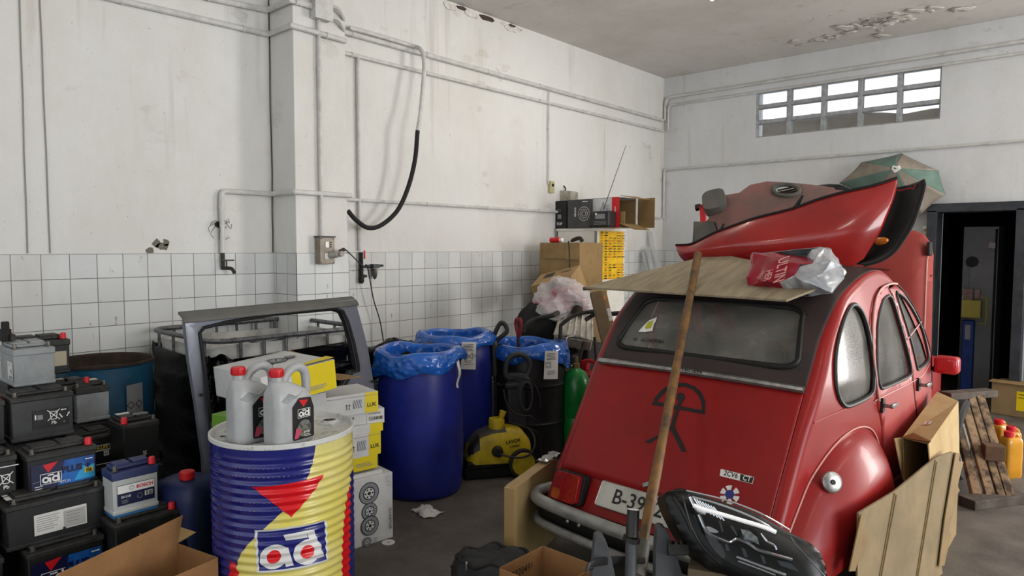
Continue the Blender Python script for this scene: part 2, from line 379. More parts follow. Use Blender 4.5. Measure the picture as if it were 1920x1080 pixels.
# ---------------------------------------------------------------- pipes
def wpl(px, off=.025, X=XW): return [onx(x, y, X+off) for x, y in px]
def bpl(px, off=.025): return [ony(x, y, YB-off) for x, y in px]
def clips(pts, r, every=.75, nrm=(1, 0, 0)):
    out = []; n = Vector(nrm)
    L = [0]
    for a, b in zip(pts, pts[1:]): L.append(L[-1]+(Vector(b)-Vector(a)).length)
    d = every*.4
    while d < L[-1]:
        for i in range(len(L)-1):
            if L[i] <= d <= L[i+1]:
                a, b = Vector(pts[i]), Vector(pts[i+1]); t = (b-a).normalized(); p = a+t*(d-L[i]); mb = MB(); mb.tube([p-t*.008, p+t*.008], r+.004, 10); mb.box(p-n*(r*.5+.002), (.02, .02, .02)); out.append(mb); break
        d += every
    return out
def pipe(label, pts, r, m=None, nrm=(1, 0, 0), every=.8, name='wall_pipe', cat='pipe', clip=True):
    o = MB().tube(pts, r, 10).build(name, m or M_pipe); tag(o, label, cat)
    if clip:
        for c in clips(pts, r, every, nrm): c.build('pipe_clip', M_pipe, o)
    return o
XPo = XP-XW
def bend(a, b, c, r=.06, n=5):
    a, b, c = Vector(a), Vector(b), Vector(c); p = b+(a-b).normalized()*r; q = b+(c-b).normalized()*r
    return [p.lerp(b, t/n).lerp(b.lerp(q, t/n), t/n) for t in range(n+1)]
PF = XP-XW+.025
a0, a1 = onx(223, 0, XW+.025), onx(504, 64.8, XW+.025); yl = YP0-.03
zz = a1.z; p1 = [onx(120, -23, XW+.025), a0, Vector((XW+.025, yl, zz)), Vector((XP+.025, yl, zz)), Vector((XP+.025, YP1-.01, zz-.01))]
pipe('thick white pipe wrapping the wall pillar below the junction box', p1, .02)
zz2 = onx(505, 20, XW+.025).z
pipe('upper white pipe running over the top of the pillar into the junction box', [onx(300, -26, XW+.025), onx(410, 0, XW+.025), Vector((XW+.025, yl, zz2)), Vector((XP+.025, yl, zz2)), Vector((XP+.025, onx(590, 13, XP).y, zz2))], .022)
b0 = onx(415, 360, XW+.03); zz3 = onx(512, 364, XW+.025).z; yv = b0.y
pt = [Vector((XW+.03, yv, onx(415, 474, XW).z))]+bend((XW+.03, yv, 1.6), (XW+.03, yv, zz3), (XW+.03, yv+.5, zz3), .04)+[Vector((XW+.03, yl, zz3)), Vector((XP+.025, yl, zz3)), Vector((XP+.025, YP1+.02, zz3))]
pipe('low white pipe bending down to the tap left of the pillar', pt, .018)
p5 = wpl([(641, 58.4), (1243, 225.6)]); p5[0].y = YP1-.05
pipe('topmost white pipe along the left wall right of the pillar', p5, .022)
p6 = wpl([(645, 99), (1243, 245.6)]); p6[0].y = YP1-.05
pipe('thinner white pipe along the left wall under the topmost one', p6, .016)
p4 = wpl([(649, 373.7), (1240, 409)]); p4[0].y = YP1-.05
pipe('lowest white pipe along the left wall passing behind the cabinet boxes', p4, .014)
zt = bpl([(1262, 181.5)])[0].z; ztop = bpl([(1262, 181.5), (1960, 70.7)]); ztop[1] += (ztop[1]-ztop[0])*.55; x5 = XW+.03
pipe('upper white pipe across the back wall above the window', [Vector((x5, YB-.03, p5[1].z))]+bend((x5, YB-.03, 2.5), (x5, YB-.03, ztop[0].z), (ztop[1].x, YB-.03, ztop[1].z), .12)+[ztop[1]], .02, nrm=(0, -1, 0))
z2 = bpl([(1252, 198), (1960, 93)]); z2[1] += (z2[1]-z2[0])*.55
pipe('second white pipe across the back wall grazing the window top', [Vector((x5+.05, YB-.03, p6[1].z))]+bend((x5+.05, YB-.03, 2.5), (x5+.05, YB-.03, z2[0].z), (z2[1].x, YB-.03, z2[1].z), .06)+[z2[1]], .014, nrm=(0, -1, 0))
z3 = bpl([(1246, 318.5), (1960, 259.8)]); z3[1] += (z3[1]-z3[0])*.55
pipe('white pipe across the back wall below the window behind the umbrella', [Vector((x5, YB-.03, p4[1].z))]+bend((x5, YB-.03, 2), (x5, YB-.03, z3[0].z), (z3[1].x, YB-.03, z3[1].z), .04)+[z3[1]], .015, nrm=(0, -1, 0))
v = wpl([(597.5, 36), (606, 442)], .025, XP); v[1].y = v[0].y
pipe('vertical white pipe from junction box down to the socket box', v, .013, every=.9)
v = wpl([(671, 106), (676.5, 470)]); v[1].y = v[0].y
pipe('vertical white air pipe right of the pillar ending in the black manifold', v, .013, every=1)
v = wpl([(1029.5, 172), (1031, 345)]); v[1].y = v[0].y
pipe('thin vertical conduit down to the small cream switch above the canister', v, .008, every=1)
for (xa, xb), lb in (((37, 52), 'left one of two thin dark stain lines down the far left wall'), ((75, 95), 'right one of two thin dark stain lines down the far left wall')):
    pts = [onx(lerp(xa, xb, t)+random.uniform(-1, 1), lerp(-10, 475, t), XW+.006) for t in (0, .2, .4, .6, .8, 1)]
    pipe(lb, pts, .0036, M_pipe2, name='wall_stain_line', cat='cable', clip=False)  # thin tubes stand in for dark stains on the plaster
# drooping cut hose
hp_ = [(655, 52), (700, 64), (770, 85), (789, 93), (795, 115), (794, 150), (788, 215), (783, 245)]
H1 = catmull([onx(x, y, XW+(.05 if i < 3 else .09+.02*i)) for i, (x, y) in enumerate(hp_)], 6)
H2 = catmull([onx(x, y, XW+.24-.02*i) for i, (x, y) in enumerate([(783, 245), (778, 300), (765, 352), (745, 395), (715, 422), (690, 427), (668, 413), (652, 395)])], 6)
hs = thing('cut_hose', 'cut corrugated hose drooping from the topmost pipe on the left wall', 'hose', H1[0])
q = MB(); q.tube(H1, [.017+.0025*((i % 2)) for i in range(len(H1))], 10); q.build('painted_hose', M_pipe, hs, world=True)
q = MB(); q.tube(H2, .019, 10); q.build('bare_hose', M_rub, hs, world=True)
# junction box on the pillar, socket box, tap, switch, manifold
c = onx(602, 14, XP+.035); jb = thing('junction_box', 'square white junction box at the top of the wall pillar', 'junction box', (XP, c.y, c.z))
MB().box((.035, 0, .01), (.07, .14, .2)).build('housing', M_pipe, jb, bevel=.006); MB().box((.075, 0, .01), (.008, .15, .21)).build('lid', M_pipe, jb, bevel=.003)
q = MB()
for dz_ in (-.05, .03): q.tube(catmull([(.04, .07, dz_), (.05, .14, dz_-.01), (.02, .2, dz_-.05), (-.02, .23, dz_-.06)], 5), .014, 8)
q.build('cable', M_pipe, jb)
c = onx(614, 470, XP+.07); M_box = mat('beige_grey_box', '8f8578', .5, metal=.2, c2='7a7166', ns=18)
sb = thing('socket_box', 'beige metal socket box with a plugged adapter on the pillar', 'socket box', (XP, c.y, c.z))
MB().box((.035, 0, 0), (.07, .125, .2)).build('housing', M_box, sb, bevel=.004)
MB().box((.036, 0, .103), (.085, .14, .01)).build('rain_lid', M_dkst, sb, bevel=.002)
MB().box((.072, -.005, .045), (.01, .028, .045)).build('breaker', M_wht, sb, bevel=.002)
q = MB()
for i in range(3): q.cyl((.07, .028, .06-.016*i), (.076, .028, .06-.016*i), .005, 8)
q.build('indicator', M_blkp, sb)
q = MB(); q.box((.072, -.002, -.04), (.012, .045, .045)); q.build('socket', M_pap, sb, bevel=.003)
q = MB()
for yy, z_ in ((-.052, .088), (.052, .088), (-.052, -.088), (.052, -.088)): q.cyl((.068, yy, z_), (.074, yy, z_), .004, 8)
q.build('screw', M_dkst, sb)
ap = thing('socket_adapter', 'grey multi-way adapter with black plug stuck in the beige socket box', 'adapter', (XP+.079, c.y+.02, c.z-.035))
MB().cyl((0, 0, 0), (.05, .03, .01), .026, 14).cyl((.03, .045, .01), (.07, .055, .012), .022, 14).build('adapter_body', mat('smoky_plastic', '9b968f', .3), ap)
q = MB(); q.cyl((.03, .06, .03), (.03, .1, .045), .014, 10); q.build('plug', M_blk, ap)
mn = onx(677, 500, XW+.03); mp_ = Vector((XP+.079, c.y+.02, c.z-.035))
cab = catmull([mp_+Vector((.03, .1, .045)), mp_+Vector((-.03, .17, .03)), Vector((XW+.12, mn.y-.05, mn.z+.01)), Vector((XW+.09, mn.y+.02, mn.z)), onx(700, 560, XW+.08), onx(712, 600, XW+.08), onx(719, 640, XW+.1)], 6)
tag(MB().tube(cab, .005, 6).build('power_cable', M_blk), 'thin black power cable running from the socket box down the tiles', 'cable')
am = thing('air_manifold', 'black air manifold with regulator on the tiles right of the pillar', 'air manifold', (XW+.008, mn.y, mn.z))
MB().tube([(.025, 0, .12), (.025, 0, -.14)], .016, 12).tube([(.025, 0, -.09), (.025, 0, -.13)], .022, 12).build('pipe_body', M_rub, am)
q = MB()
for k in range(5): q.tube([(.025, 0, -.02-.02*k), (.025, 0, -.026-.02*k)], .023, 12)
q.build('hose_tail', M_blk, am)
MB().tube([(.025, 0, .0), (.03, .05, 0), (.03, .22, .005)], .011, 10).box((.035, .13, .002), (.05, .06, .035)).tube([(.025, 0, -.08), (.025, .05, -.08)], .012, 8).build('regulator', M_dkst, am)
MB().lathe([(.002, -.11), (.014, -.1), (.022, -.07), (.022, -.02)], 14, Matrix.Translation((.035, .13, 0))).build('filter_bowl', mat('smoky_bowl', '595754', .2, c2='2b2b2b', ns=30), am)
MB().box((.03, .03, .1), (.012, .012, .07)).build('red_lever', M_redp, am, bevel=.003)['label'] = 'red lever'
tp = onx(418, 500, XW+.03); ta = thing('water_tap', 'dark tap at the end of the low pipe above the tiles', 'tap', (XW, tp.y, tp.z))
M_iron = mat('old_iron', '33302d', .6, metal=.5, c2='4b453e', ns=25)
MB().tube([(.03, 0, .115), (.03, 0, 0)], .014, 10).build('riser', M_iron, ta)
MB().tube(catmull([(.02, 0, -.01), (.05, .01, -.01), (.1, .03, -.015), (.12, .04, -.045)], 4), .013, 10).build('spout', M_iron, ta)
MB().tube([(.06, .012, 0), (.06, .012, .04)], .006, 8).box((.06, .02, .045), (.02, .09, .01)).build('handle', M_iron, ta)
wr = onx(408, 421, XW); wv = thing('loose_wires', 'tangle of bare wires poking from a hole in the wall above the tap', 'wires', wr)
MB().cyl((-.002, 0, 0), (.012, 0, 0), .022, 14).build('hole_plug', M_blkp, wv)
q = MB(); rn = random.Random(5)
for k in range(9):
    a = rn.uniform(0, 6.3); l_ = rn.uniform(.04, .11)
    q.tube(catmull([(.01, 0, 0), (.04, l_*.5*math.cos(a), l_*.5*math.sin(a)+.02), (.03, l_*math.cos(a), l_*math.sin(a)), (.02, l_*1.1*math.cos(a+.4), l_*1.1*math.sin(a+.4))], 4), .0018, 5)
q.build('wire', M_blkp, wv)
sw = onx(1031, 351, XW); ws = thing('wall_switch', 'small cream switch on the left wall above the white canister', 'switch', sw)
MB().box((.02, 0, 0), (.04, .07, .13)).build('housing', mat('cream_plastic', 'b3ab80', .5), ws, bevel=.006); MB().box((.044, 0, .02), (.012, .03, .03)).build('button', M_blkp, ws, bevel=.003)
# peeling plaster: ceiling scabs and the ragged ceiling edge
M_peel = mat('peeling_paint', 'dad7d2', .8, c2='b9b3a8', ns=24); rn = random.Random(11)
pc = onz(1655, 38, ZC); pl = thing('ceiling_damage', 'peeling blistered plaster patch on the ceiling above the window', 'peeling plaster', pc)
q = MB()
def flake(q, x, y, s_, curl, a):
    M = Matrix.Translation((x, y, -.004)) @ Matrix.Rotation(a, 4, 'Z')
    q.grid(lambda u, v: M @ Vector(((u-.5)*s_, (v-.5)*s_*.7*(1-.4*u), -curl*u*u)), 4, 3)
for k in range(34): flake(q, rn.gauss(0, .24), rn.gauss(0, .15), rn.uniform(.06, .2), rn.uniform(.002, .014), rn.uniform(0, 6.3))
for k in range(3): flake(q, .05*k, -.02, .2, .07, 4+.5*k)
q.build('plaster_flake', M_peel, pl, solid=.003)['kind'] = 'stuff'
M_hole = mat('bare_brown_plaster', '4a3d33', .95)
q = MB(); pg = [(.10*math.cos(t)*(1+.3*math.sin(3*t)), .04*math.sin(t)*(1+.3*math.cos(5*t))) for t in [i*.35 for i in range(18)]]
q.prism(pg, .002, Matrix.Translation((.05, 0, -.003))); q.build('bare_spot', M_hole, pl)
pc2 = onz(1545, 75, ZC)
p2_ = thing('ceiling_damage', 'small peeling patch on the ceiling left of the big one', 'peeling plaster', pc2)
q = MB()
for k in range(12): flake(q, rn.gauss(0, .13), rn.gauss(0, .08), rn.uniform(.05, .12), rn.uniform(.002, .01), rn.uniform(0, 6.3))
q.build('plaster_flake', M_peel, p2_, solid=.003)['kind'] = 'stuff'
pe = onx(905, 25, XW); p3_ = thing('wall_damage', 'ragged torn plaster along the left wall where it meets the ceiling', 'peeling plaster', (XW, pe.y, ZC))
q = MB()
for k in range(12):
    y_ = rn.uniform(-.5, .6); s_ = rn.uniform(.03, .09); n_ = 9
    q.prism([(s_*1.3*rn.uniform(.6, 1)*math.cos(j*6.283/n_), s_*.5*rn.uniform(.5, 1)*math.sin(j*6.283/n_)) for j in range(n_)], .004+.0006*k, frame((.0008, y_, -s_*.55-.004), (0, 1, 0), (0, 0, 1)))
q.build('plaster_flake', M_peel, p3_)['kind'] = 'stuff'
for y_, s_ in ((.05, .07), (.42, .04), (-.3, .05)):
    q = MB(); q.prism([(s_*1.6*rn.uniform(.6, 1)*math.cos(j*.7), s_*.45*rn.uniform(.5, 1)*math.sin(j*.7)) for j in range(9)], .014, frame((.0005, y_, -s_*.5-.003), (0, 1, 0), (0, 0, 1))); q.build('bare_spot', M_hole, p3_)
ch = onx(555, 462, XW)
ch = onx(290, 461, XW); p4_ = thing('wall_damage', 'chipped plaster spot just above the tiles on the far left wall', 'chipped plaster', ch)
q = MB()
for k in range(5):
    q.prism([(r_*math.cos(a), r_*math.sin(a)) for a, r_ in [(i*.8, rn.uniform(.012, .035)) for i in range(8)]], .003, frame((.0005, rn.uniform(-.08, .08), rn.uniform(-.03, .03)), (0, 1, 0), (0, 0, 1)))
q.build('chip', mat('bare_mortar', '6f6a5f', .9), p4_)

cr_ = [Vector((XW+.003+random.uniform(0, .006), YP0-.004-random.uniform(0, .006), z_)) for z_ in [1.6+.15*i for i in range(16)]]
tag(MB().tube(cr_, .0035, 5).build('wall_crack', M_hole), 'long thin dark crack down the corner where the pillar meets the left wall', 'crack')
cr_ = [onx(x_, y_, XW+.002) for x_, y_ in ((1248, 146), (1243, 160), (1246, 178), (1241, 200), (1243, 216))]
# ================================================================ BATTERIES (left)
M_bat = mat('battery_case', '131415', .5, c2='1e1f21', ns=15, bump=.05); M_batg = mat('battery_case_grey', '8f9395', .5, c2='7d8284', ns=10); M_batl = mat('battery_lid', '1f1f20', .55, c2='34332f', ns=20)
M_lead = mat('lead_post', '77736c', .4, metal=.7, c2='5c5852', ns=40); M_redcap = mat('red_cap', 'd0202a', .4); M_batw = mat('battery_case_white', 'b5b8b6', .5); M_batb = mat('battery_lid_blue', '2b3560', .45)
M_lblue = mat('label_blue', '1766b8', .35, c2='0f2f72', ns=6); M_lteal = mat('label_cyan', '2fa0d8', .35); M_lnavy = mat('label_navy', '10173f', .35)
def battery(label, fx, y0, L, z0, hc, D=.175, case=None, lid=None, lh=.022, red=1, plug=True, face='x', group='car batteries', cat='battery'):
    """box battery with its long face towards +x at x=fx, from y0 to y0+L; local frame: u along y, origin at bottom centre of the face"""
    t = thing('car_battery', label, cat, (fx-D/2, y0+L/2, z0), 0, group)
    case = case or M_bat; lid = lid or M_batl
    q = MB(); q.box((0, 0, hc*.5), (D*.96, L*.97, hc), taper=(.97, .98)); q.box((0, 0, .012), (D*.985, L*.99, .018)); q.build('case', case, t, bevel=.004)
    q = MB(); q.box((0, 0, hc+lh*.4), (D, L, lh)); q.box((-D*.08, 0, hc+lh+.006), (D*.62, L*.86, .014)); q.build('lid', lid, t, bevel=.004)
    q = MB(); q.box((-D*.1, -L*.2, hc+lh+.016), (D*.5, L*.34, .012)); q.box((-D*.1, L*.2, hc+lh+.016), (D*.5, L*.34, .012)); q.build('lid_plate', lid, t, bevel=.003)
    for s in (-1, 1):
        px_, py_ = D*.33, s*L*.40
        if red == s: MB().lathe([(0, .03), (.011, .03), (.014, .024), (.015, 0)], 14, Matrix.Translation((px_, py_, hc+lh))).build('terminal_cap', M_redcap, t)['label'] = 'red terminal cap'
        else: MB().lathe([(0, .02), (.008, .02), (.009, 0)], 12, Matrix.Translation((px_, py_, hc+lh))).lathe([(.014, .004), (.014, 0)], 12, Matrix.Translation((px_, py_, hc+lh))).build('terminal', M_lead, t)
    return t
def fx_frame(t_D, u=0, z=0): return frame((t_D/2+.0008, u, z), (0, 1, 0), (0, 0, 1))
def ad_logo(lb, x, y, s, w, bg, red=None, thick=1):
    """the two letters in the box: round a and d with the bar above"""
    lb.rect(x, y, s*1.7, s, w); lb.rect(x, y, s*1.6, s*.9, bg)
    for sx in (-.42, .36):
        lb.poly(disc(s*.30, 24, x+sx*s, y-.08*s), w); lb.poly(disc(s*.14, 18, x+sx*s, y-.08*s), red or bg)
    lb.poly([(x-.16*s, y+.1*s), (x-.02*s, y+.1*s), (x+.02*s, y-.38*s), (x-.16*s, y-.38*s)], w)
    lb.poly([(x+.5*s, y+.42*s), (x+.66*s, y+.42*s), (x+.72*s, y-.38*s), (x+.54*s, y-.38*s)], w); lb.rect(x-.02*s, y+.32*s, s*.5, s*.12, w)
def bin_symbol(lb, x, y, s, m):
    for a, b in (((-.3, .3), (-.2, -.4)), ((.3, .3), (.2, -.4)), ((-.2, -.4), (.2, -.4)), ((-.36, .32), (.36, .32)), ((-.5, .5), (.5, -.5)), ((.5, .5), (-.5, -.5))): lb.line((x+a[0]*s, y+a[1]*s), (x+b[0]*s, y+b[1]*s), s*.07, m)
    lb.text('Pb', s*.42, x, y-s*.72, m, .02)
def recycle(lb, x, y, s, m):
    for k in range(3):
        a = R_(90+120*k); c = Vector((x, y)); u = Vector((math.cos(a), math.sin(a))); v_ = Vector((-u.y, u.x))
        lb.line(tuple(c+u*s*.5-v_*s*.28), tuple(c+u*s*.5+v_*s*.2), s*.14, m); p_ = c+u*s*.5+v_*s*.2
        lb.poly([tuple(p_+u*s*.16), tuple(p_-u*s*.16), tuple(p_+v_*s*.22)], m)
# supporting pallet, hidden low behind the cardboard box
M_wood = mat('pallet_wood', '8a6f4d', .75, c2='5a4531', ns=6, stretch=(1, 1, 1), bump=.2, bs=25)
pb_ = thing('battery_pallet', 'wooden pallet under the pile of car batteries', 'pallet', (-3.62, 1.0, 0))
q = MB()
for k in range(7): q.box((.0, -.55+.183*k, .222), (.9, .14, .022))
for k in (-.4, 0, .4): q.box((k, 0, .105), (.08, 1.24, .21))
q.build('boards', M_wood, pb_, bevel=.003)
# -- bottom visible layer
def plus_label(t, D, L, hc, dark=False):
    lb = Label(fx_frame(D*.985, 0, hc*.5)); w = L*.9; h = hc*.72
    lb.rect(0, 0, w, h, M_lnavy); lb.poly([(-w*.1, -h*.5), (w*.5, -h*.5), (w*.5, h*.5), (w*.02, h*.5)], M_lblue); lb.poly([(w*.16, -h*.42), (w*.5, -h*.42), (w*.5, h*.12), (w*.3, h*.12)], M_lteal)
    lb.poly([(-w*.32, h*.46), (-w*.08, h*.52), (-w*.24, h*.12)], M_redp); ad_logo(lb, -w*.2, -h*.12, h*.44, M_wht, M_lnavy)
    lb.text('PLUS +', h*.34, w*.2, h*.1, M_lnavy, .05); lb.text('577.31', h*.14, w*.02, -h*.36, M_wht, .01); lb.rect(w*.4, -h*.08, w*.14, h*.2, M_yelp); lb.barcode(w*.4, -h*.08, w*.11, h*.16, M_blkp, 8)
    lb.lines(-w*.46+w*.08, -h*.36, w*.16, 2, h*.09, M_wht, h*.025); lb.rect(w*.4, h*.4, w*.12, h*.04, M_wht); lb.line((-w*.49, -h*.18), (-w*.33, -h*.14), h*.02, M_gryp)
    lb.build('label', t)
t = battery('black starter battery with dark blue PLUS label low in the pile behind the cardboard box', -3.22, .728, .280, .236, .165, red=0); plus_label(t, .175, .28, .165)
t = battery('black battery with white symbols under the grey and blue battery', -3.12, 1.015, .27, .29, .17, lh=.02); lb = Label(fx_frame(.172, -.04, .1)); bin_symbol(lb, .03, 0, .06, M_wht); lb.rect(-.03, -.005, .03, .03, M_gryp); lb.build('label', t)
for k in range(1): tag(MB().box((-3.21, 1.15, .262), (.17, .26, .054)).build('wooden_plank', M_wood, bevel=.002), 'short wooden block under the rightmost low battery', 'wood block')
t = battery('black battery at the lower left corner of the pile with white symbols', -3.24, .36, .3, .236, .175, red=0); lb = Label(fx_frame(.172, .06, .1)); bin_symbol(lb, 0, 0, .05, M_wht); lb.rect(.0, .075, .09, .006, M_wht); lb.build('label', t)
# -- second layer: long battery with the paper sticker
t = battery('long black battery with grey paper sticker in the middle of the pile', -3.28, .675, .372, .427, .165, red=0, lh=.02)
lb = Label(fx_frame(.172, .005, .085)); lb.rect(0, 0, .19, .085, M_pap); lb.lines(-.045, .03, .085, 7, .009, M_gryp, .0025); lb.rect(.05, -.002, .08, .07, mat('sticker_grey', 'a7a6a0', .7)); lb.lines(.05, .024, .06, 4, .013, M_gryp, .003); lb.rect(.01, -.037, .01, .008, M_blkp); lb.build('label', t)
q = Label(frame((.04, -.165, .165+.02+.0225), (0, 1, 0), (-1, 0, 0))); q.rect(0, 0, .02, .05, M_pap); q.rect(.0, .045, .018, .02, M_pap); q.build('lid_sticker', t)
t = battery('black battery in the second layer cut by the left picture edge', -3.36, .40, .26, .427, .17, red=0); lb = Label(fx_frame(.172, .09, .09)); bin_symbol(lb, 0, 0, .045, M_wht); lb.build('label', t)
# -- third layer
t = battery('black battery with bright blue PLUS label and red cap on the long battery', -3.36, .772, .262, .612, .145, D=.17, red=1); plus_label(t, .17, .262, .145)
t = battery('black battery with bin symbol at the picture edge beside the bright blue label', -3.42, .50, .255, .612, .15, D=.17, red=0); lb = Label(fx_frame(.168, .085, .07)); bin_symbol(lb, 0, .01, .05, M_wht); lb.rect(0, .06, .09, .004, M_wht); lb.build('label', t)
t = battery('grey battery with dark blue lid standing upright on a lower black battery', -3.174, 1.028, .188, .500, .155, D=.127, case=M_batw, lid=M_batb, lh=.035)
lb = Label(fx_frame(.125, .0, .085)); lb.rect(0, 0, .15, .088, M_lnavy); lb.rect(0, .025, .148, .034, M_wht); lb.ring(-.018, .025, .011, .002, M_gryp); lb.ring(-.018, .025, .006, .002, M_gryp); lb.text('BOSCH', .021, .035, .025, M_redp, .03); lb.text('S4 018', .014, -.042, -.008, M_wht, .01); lb.rect(.05, -.012, .032, .02, M_wht); lb.barcode(.05, -.012, .026, .017, M_blkp, 9); lb.lines(-.045, -.023, .032, 2, .008, M_gryp, .003); lb.ring(.012, -.015, .011, .002, M_gryp); lb.build('label', t)
q = MB(); q.box((.0, 0, -.004), (.12, .18, .012)); q.build('base', mat('battery_base_blue', '2a6da8', .5), t)
t = battery('plain tall black battery with red cap and stickers on top right of the pile', -3.55, 1.205, .168, .575, .195, D=.20, red=-1, lh=.024)
lb = Label(frame((-.02, 0, .195+.024+.0225), (0, 1, 0), (-1, 0, 0))); lb.rect(-.03, .04, .06, .04, M_pap); lb.rect(.03, -.02, .07, .03, M_gryp); lb.build('lid_sticker', t)
lb = Label(fx_frame(.198, .01, .07)); bin_symbol(lb, 0, 0, .02, M_wht); lb.build('label', t)
t = battery('black battery with yellow HI-LIFE label behind the bright blue one', -3.75, 1.012, .234, .53, .17, D=.17, red=0, lh=.018)
lb = Label(fx_frame(.168, .02, .09)); lb.rect(.0, .035, .13, .03, M_pap); lb.rect(.025, .036, .07, .02, M_blkp); lb.text('HI-LIFE', .019, .025, .036, M_yelp, .02); lb.rect(.045, .005, .025, .025, M_pap); lb.text('L3', .014, .045, .005, M_blkp); lb.rect(0, -.045, .13, .003, M_wht); lb.rect(.092, .015, .009, .075, M_pap); lb.build('label', t)
MB().box((-.02, 0, -.008), (.1, .2, .016)).build('base_tray', M_bat, t)
# -- fourth layer
t = battery('dark grey battery with large white bin and recycling symbols below the light grey one', -3.72, .802, .252, .755, .185, red=0, D=.18, case=mat('battery_case_dark', '2f3032', .5, c2='3a3b3c', ns=12))
lb = Label(fx_frame(.177, .03, .095)); lb.rect(0, 0, .145, .085, M_blkp); bin_symbol(lb, .01, .012, .05, M_wht); recycle(lb, .052, .014, .034, M_wht); lb.rect(-.045, .01, .022, .022, M_gryp); lb.rect(-.063, .012, .006, .022, M_wht); lb.text('CE', .006, .05, -.025, M_wht); lb.build('label', t)
t = battery('black battery left of the white symbols cut by the picture edge', -3.74, .52, .27, .755, .18, red=1, D=.18)
t = battery('light grey battery case with black lid right of the white bin symbols', -3.95, 1.128, .155, .745, .15, D=.2, case=M_batg, red=0, lh=.03)
lb = Label(frame((-.02, 0, .15+.03+.0225), (0, 1, 0), (-1, 0, 0))); lb.rect(-.02, .02, .08, .05, M_gryp); lb.rect(.03, -.02, .04, .05, M_pap); lb.build('lid_sticker', t)
t = battery('black battery lid with red cap between the grey one and the blue drum', -4.0, 1.02, .2, .755, .16, D=.19, red=1)
lb = Label(frame((-.02, -.03, .16+.022+.0225), (0, 1, 0), (-1, 0, 0))); lb.rect(0, 0, .06, .05, M_pap); lb.build('lid_sticker', t)
# -- top: light grey battery end-on and its neighbours
t = battery('light grey battery with Pb paper label topmost on the pile', -3.86, .85, .172, .985, .15, D=.25, case=M_batg, lid=M_batg, red=0, lh=.03)
lb = Label(frame((.065, -.172/2*.97-.0012, .075), (1, 0, 0), (0, 0, 1))); lb.rect(0, 0, .09, .085, M_pap); lb.text('Pb', .03, .015, -.004, M_blkp, .01); lb.rect(.005, -.032, .06, .015, M_gryp); lb.lines(0, .034, .06, 2, .008, M_gryp); lb.build('label', t)
t = battery('black battery with cream label and red cap behind the light grey one', -4.12, .90, .26, .985, .15, D=.17, red=1, lh=.03)
lb = Label(fx_frame(.168, .06, .08)); lb.rect(0, 0, .1, .075, mat('cream_label', 'b9ae97', .6)); lb.build('label', t)
t = battery('black battery under the cream labelled one cut off behind the pile', -4.12, .88, .235, .755, .185, D=.19, red=0)
q = thing('jump_connector', 'black clamp piece lying on the pile at the left picture edge', 'clamp', (-4.03, .862, 1.188)); MB().box((0, 0, .03), (.05, .04, .06)).box((0, .0, .07), (.03, .03, .05)).build('clamp_body', M_rub, q, bevel=.004); MB().box((.02, .02, .02), (.06, .02, .03)).build('jaw', M_iron, q, bevel=.003)
# timber crates carrying the rear rows
for x0, x1, y0, y1, h, lb_ in ((-4.34, -3.95, .5, 1.30, .742, 'tall timber crate carrying the rearmost batteries'), (-3.935, -3.52, .48, 1.005, .752, 'timber crate carrying the battery with white symbols'), (-3.925, -3.735, 1.012, 1.246, .51, 'small timber crate carrying the battery with the yellow label'), (-3.75, -3.55, 1.262, 1.38, .573, 'narrow timber crate carrying the plain tall black battery')):
    t = thing('timber_crate', lb_, 'crate', ((x0+x1)/2, (y0+y1)/2, 0)); w_, d_ = x1-x0, y1-y0
    for k in range(4): q = MB(); q.box((0, 0, h*(k+.5)/4), (w_, d_, h/4-.012)); q.build('board_row', M_bat, t, smooth=0, bevel=.003)
    q = MB(); q.box((0, 0, h/2), (w_-.03, d_-.03, h)); q.build('core', M_bat, t, smooth=0)
# ================================================================ DRUMS, IBC, DOOR FRAME, BOXES
# ---- printed oil drum in the foreground
M_dblue = mat('drum_navy', '1b1f6e', .22, coat=.3); M_dyel = mat('drum_yellow', 'd3c658', .28, coat=.25, c2='d8cf8c', ns=3); M_dred = mat('drum_red', 'd0101c', .22, coat=.3); M_dwht = mat('drum_white', 'd7d8d6', .3); M_dtop = mat('drum_top_white', 'c9cbc9', .4, c2='7d7a74', ns=24, nlo=.55, nhi=.75)
DC = (-2.655, 1.525); DR = .285; DH = .885
ad = thing('oil_drum', 'tall ribbed steel drum with navy, yellow and red print in the foreground', 'drum', (DC[0], DC[1], 0))
def rib(z):
    k = (z-.05)/.0335
    return DR+.0036*math.sin(2*math.pi*k)*max(0, min(1, (.838-z)/.03, (z-.05)/.03))
prof = [(0, .01), (DR-.005, .01), (DR-.004, 0), (DR+.006, 0), (DR+.006, .016), (DR, .02)]+[(rib(z), z) for z in [.03+.004*i for i in range(208)]]+[(DR, .866)]
q = MB(); q.lathe(prof, 96); q.build('barrel', M_dyel, ad, smooth=50)
q = MB(); q.lathe([(0, DH-.022), (DR-.02, DH-.022), (DR-.008, DH-.018), (DR-.004, DH), (DR+.004, DH+.003), (DR+.008, DH), (DR+.008, DH-.016), (DR, DH-.02)], 96); q.lathe([(.2, DH-.0215), (.203, DH-.019), (.206, DH-.0215)], 64); q.build('lid', M_dtop, ad)['label'] = 'white scuffed drum lid with raised rim'
def bung(px, py, r):
    c = onz(px, py, DH-.02); M = Matrix.Translation((c.x-DC[0], c.y-DC[1], DH-.0215)); 
    MB(M).lathe([(r*1.5, 0), (r*1.45, .006), (r*1.2, .008), (r*1.1, .016), (r*.92, .016), (r*.9, .006), (0, .006)], 24).build('bung_ring', M_dtop, ad)
    MB(M).lathe([(r*.85, .007), (r*.8, .012), (r*.5, .012), (r*.45, .008), (0, .008)], 20).box((0, 0, .011), (r*1.4, r*.3, .006)).build('bung_plug', M_iron, ad)
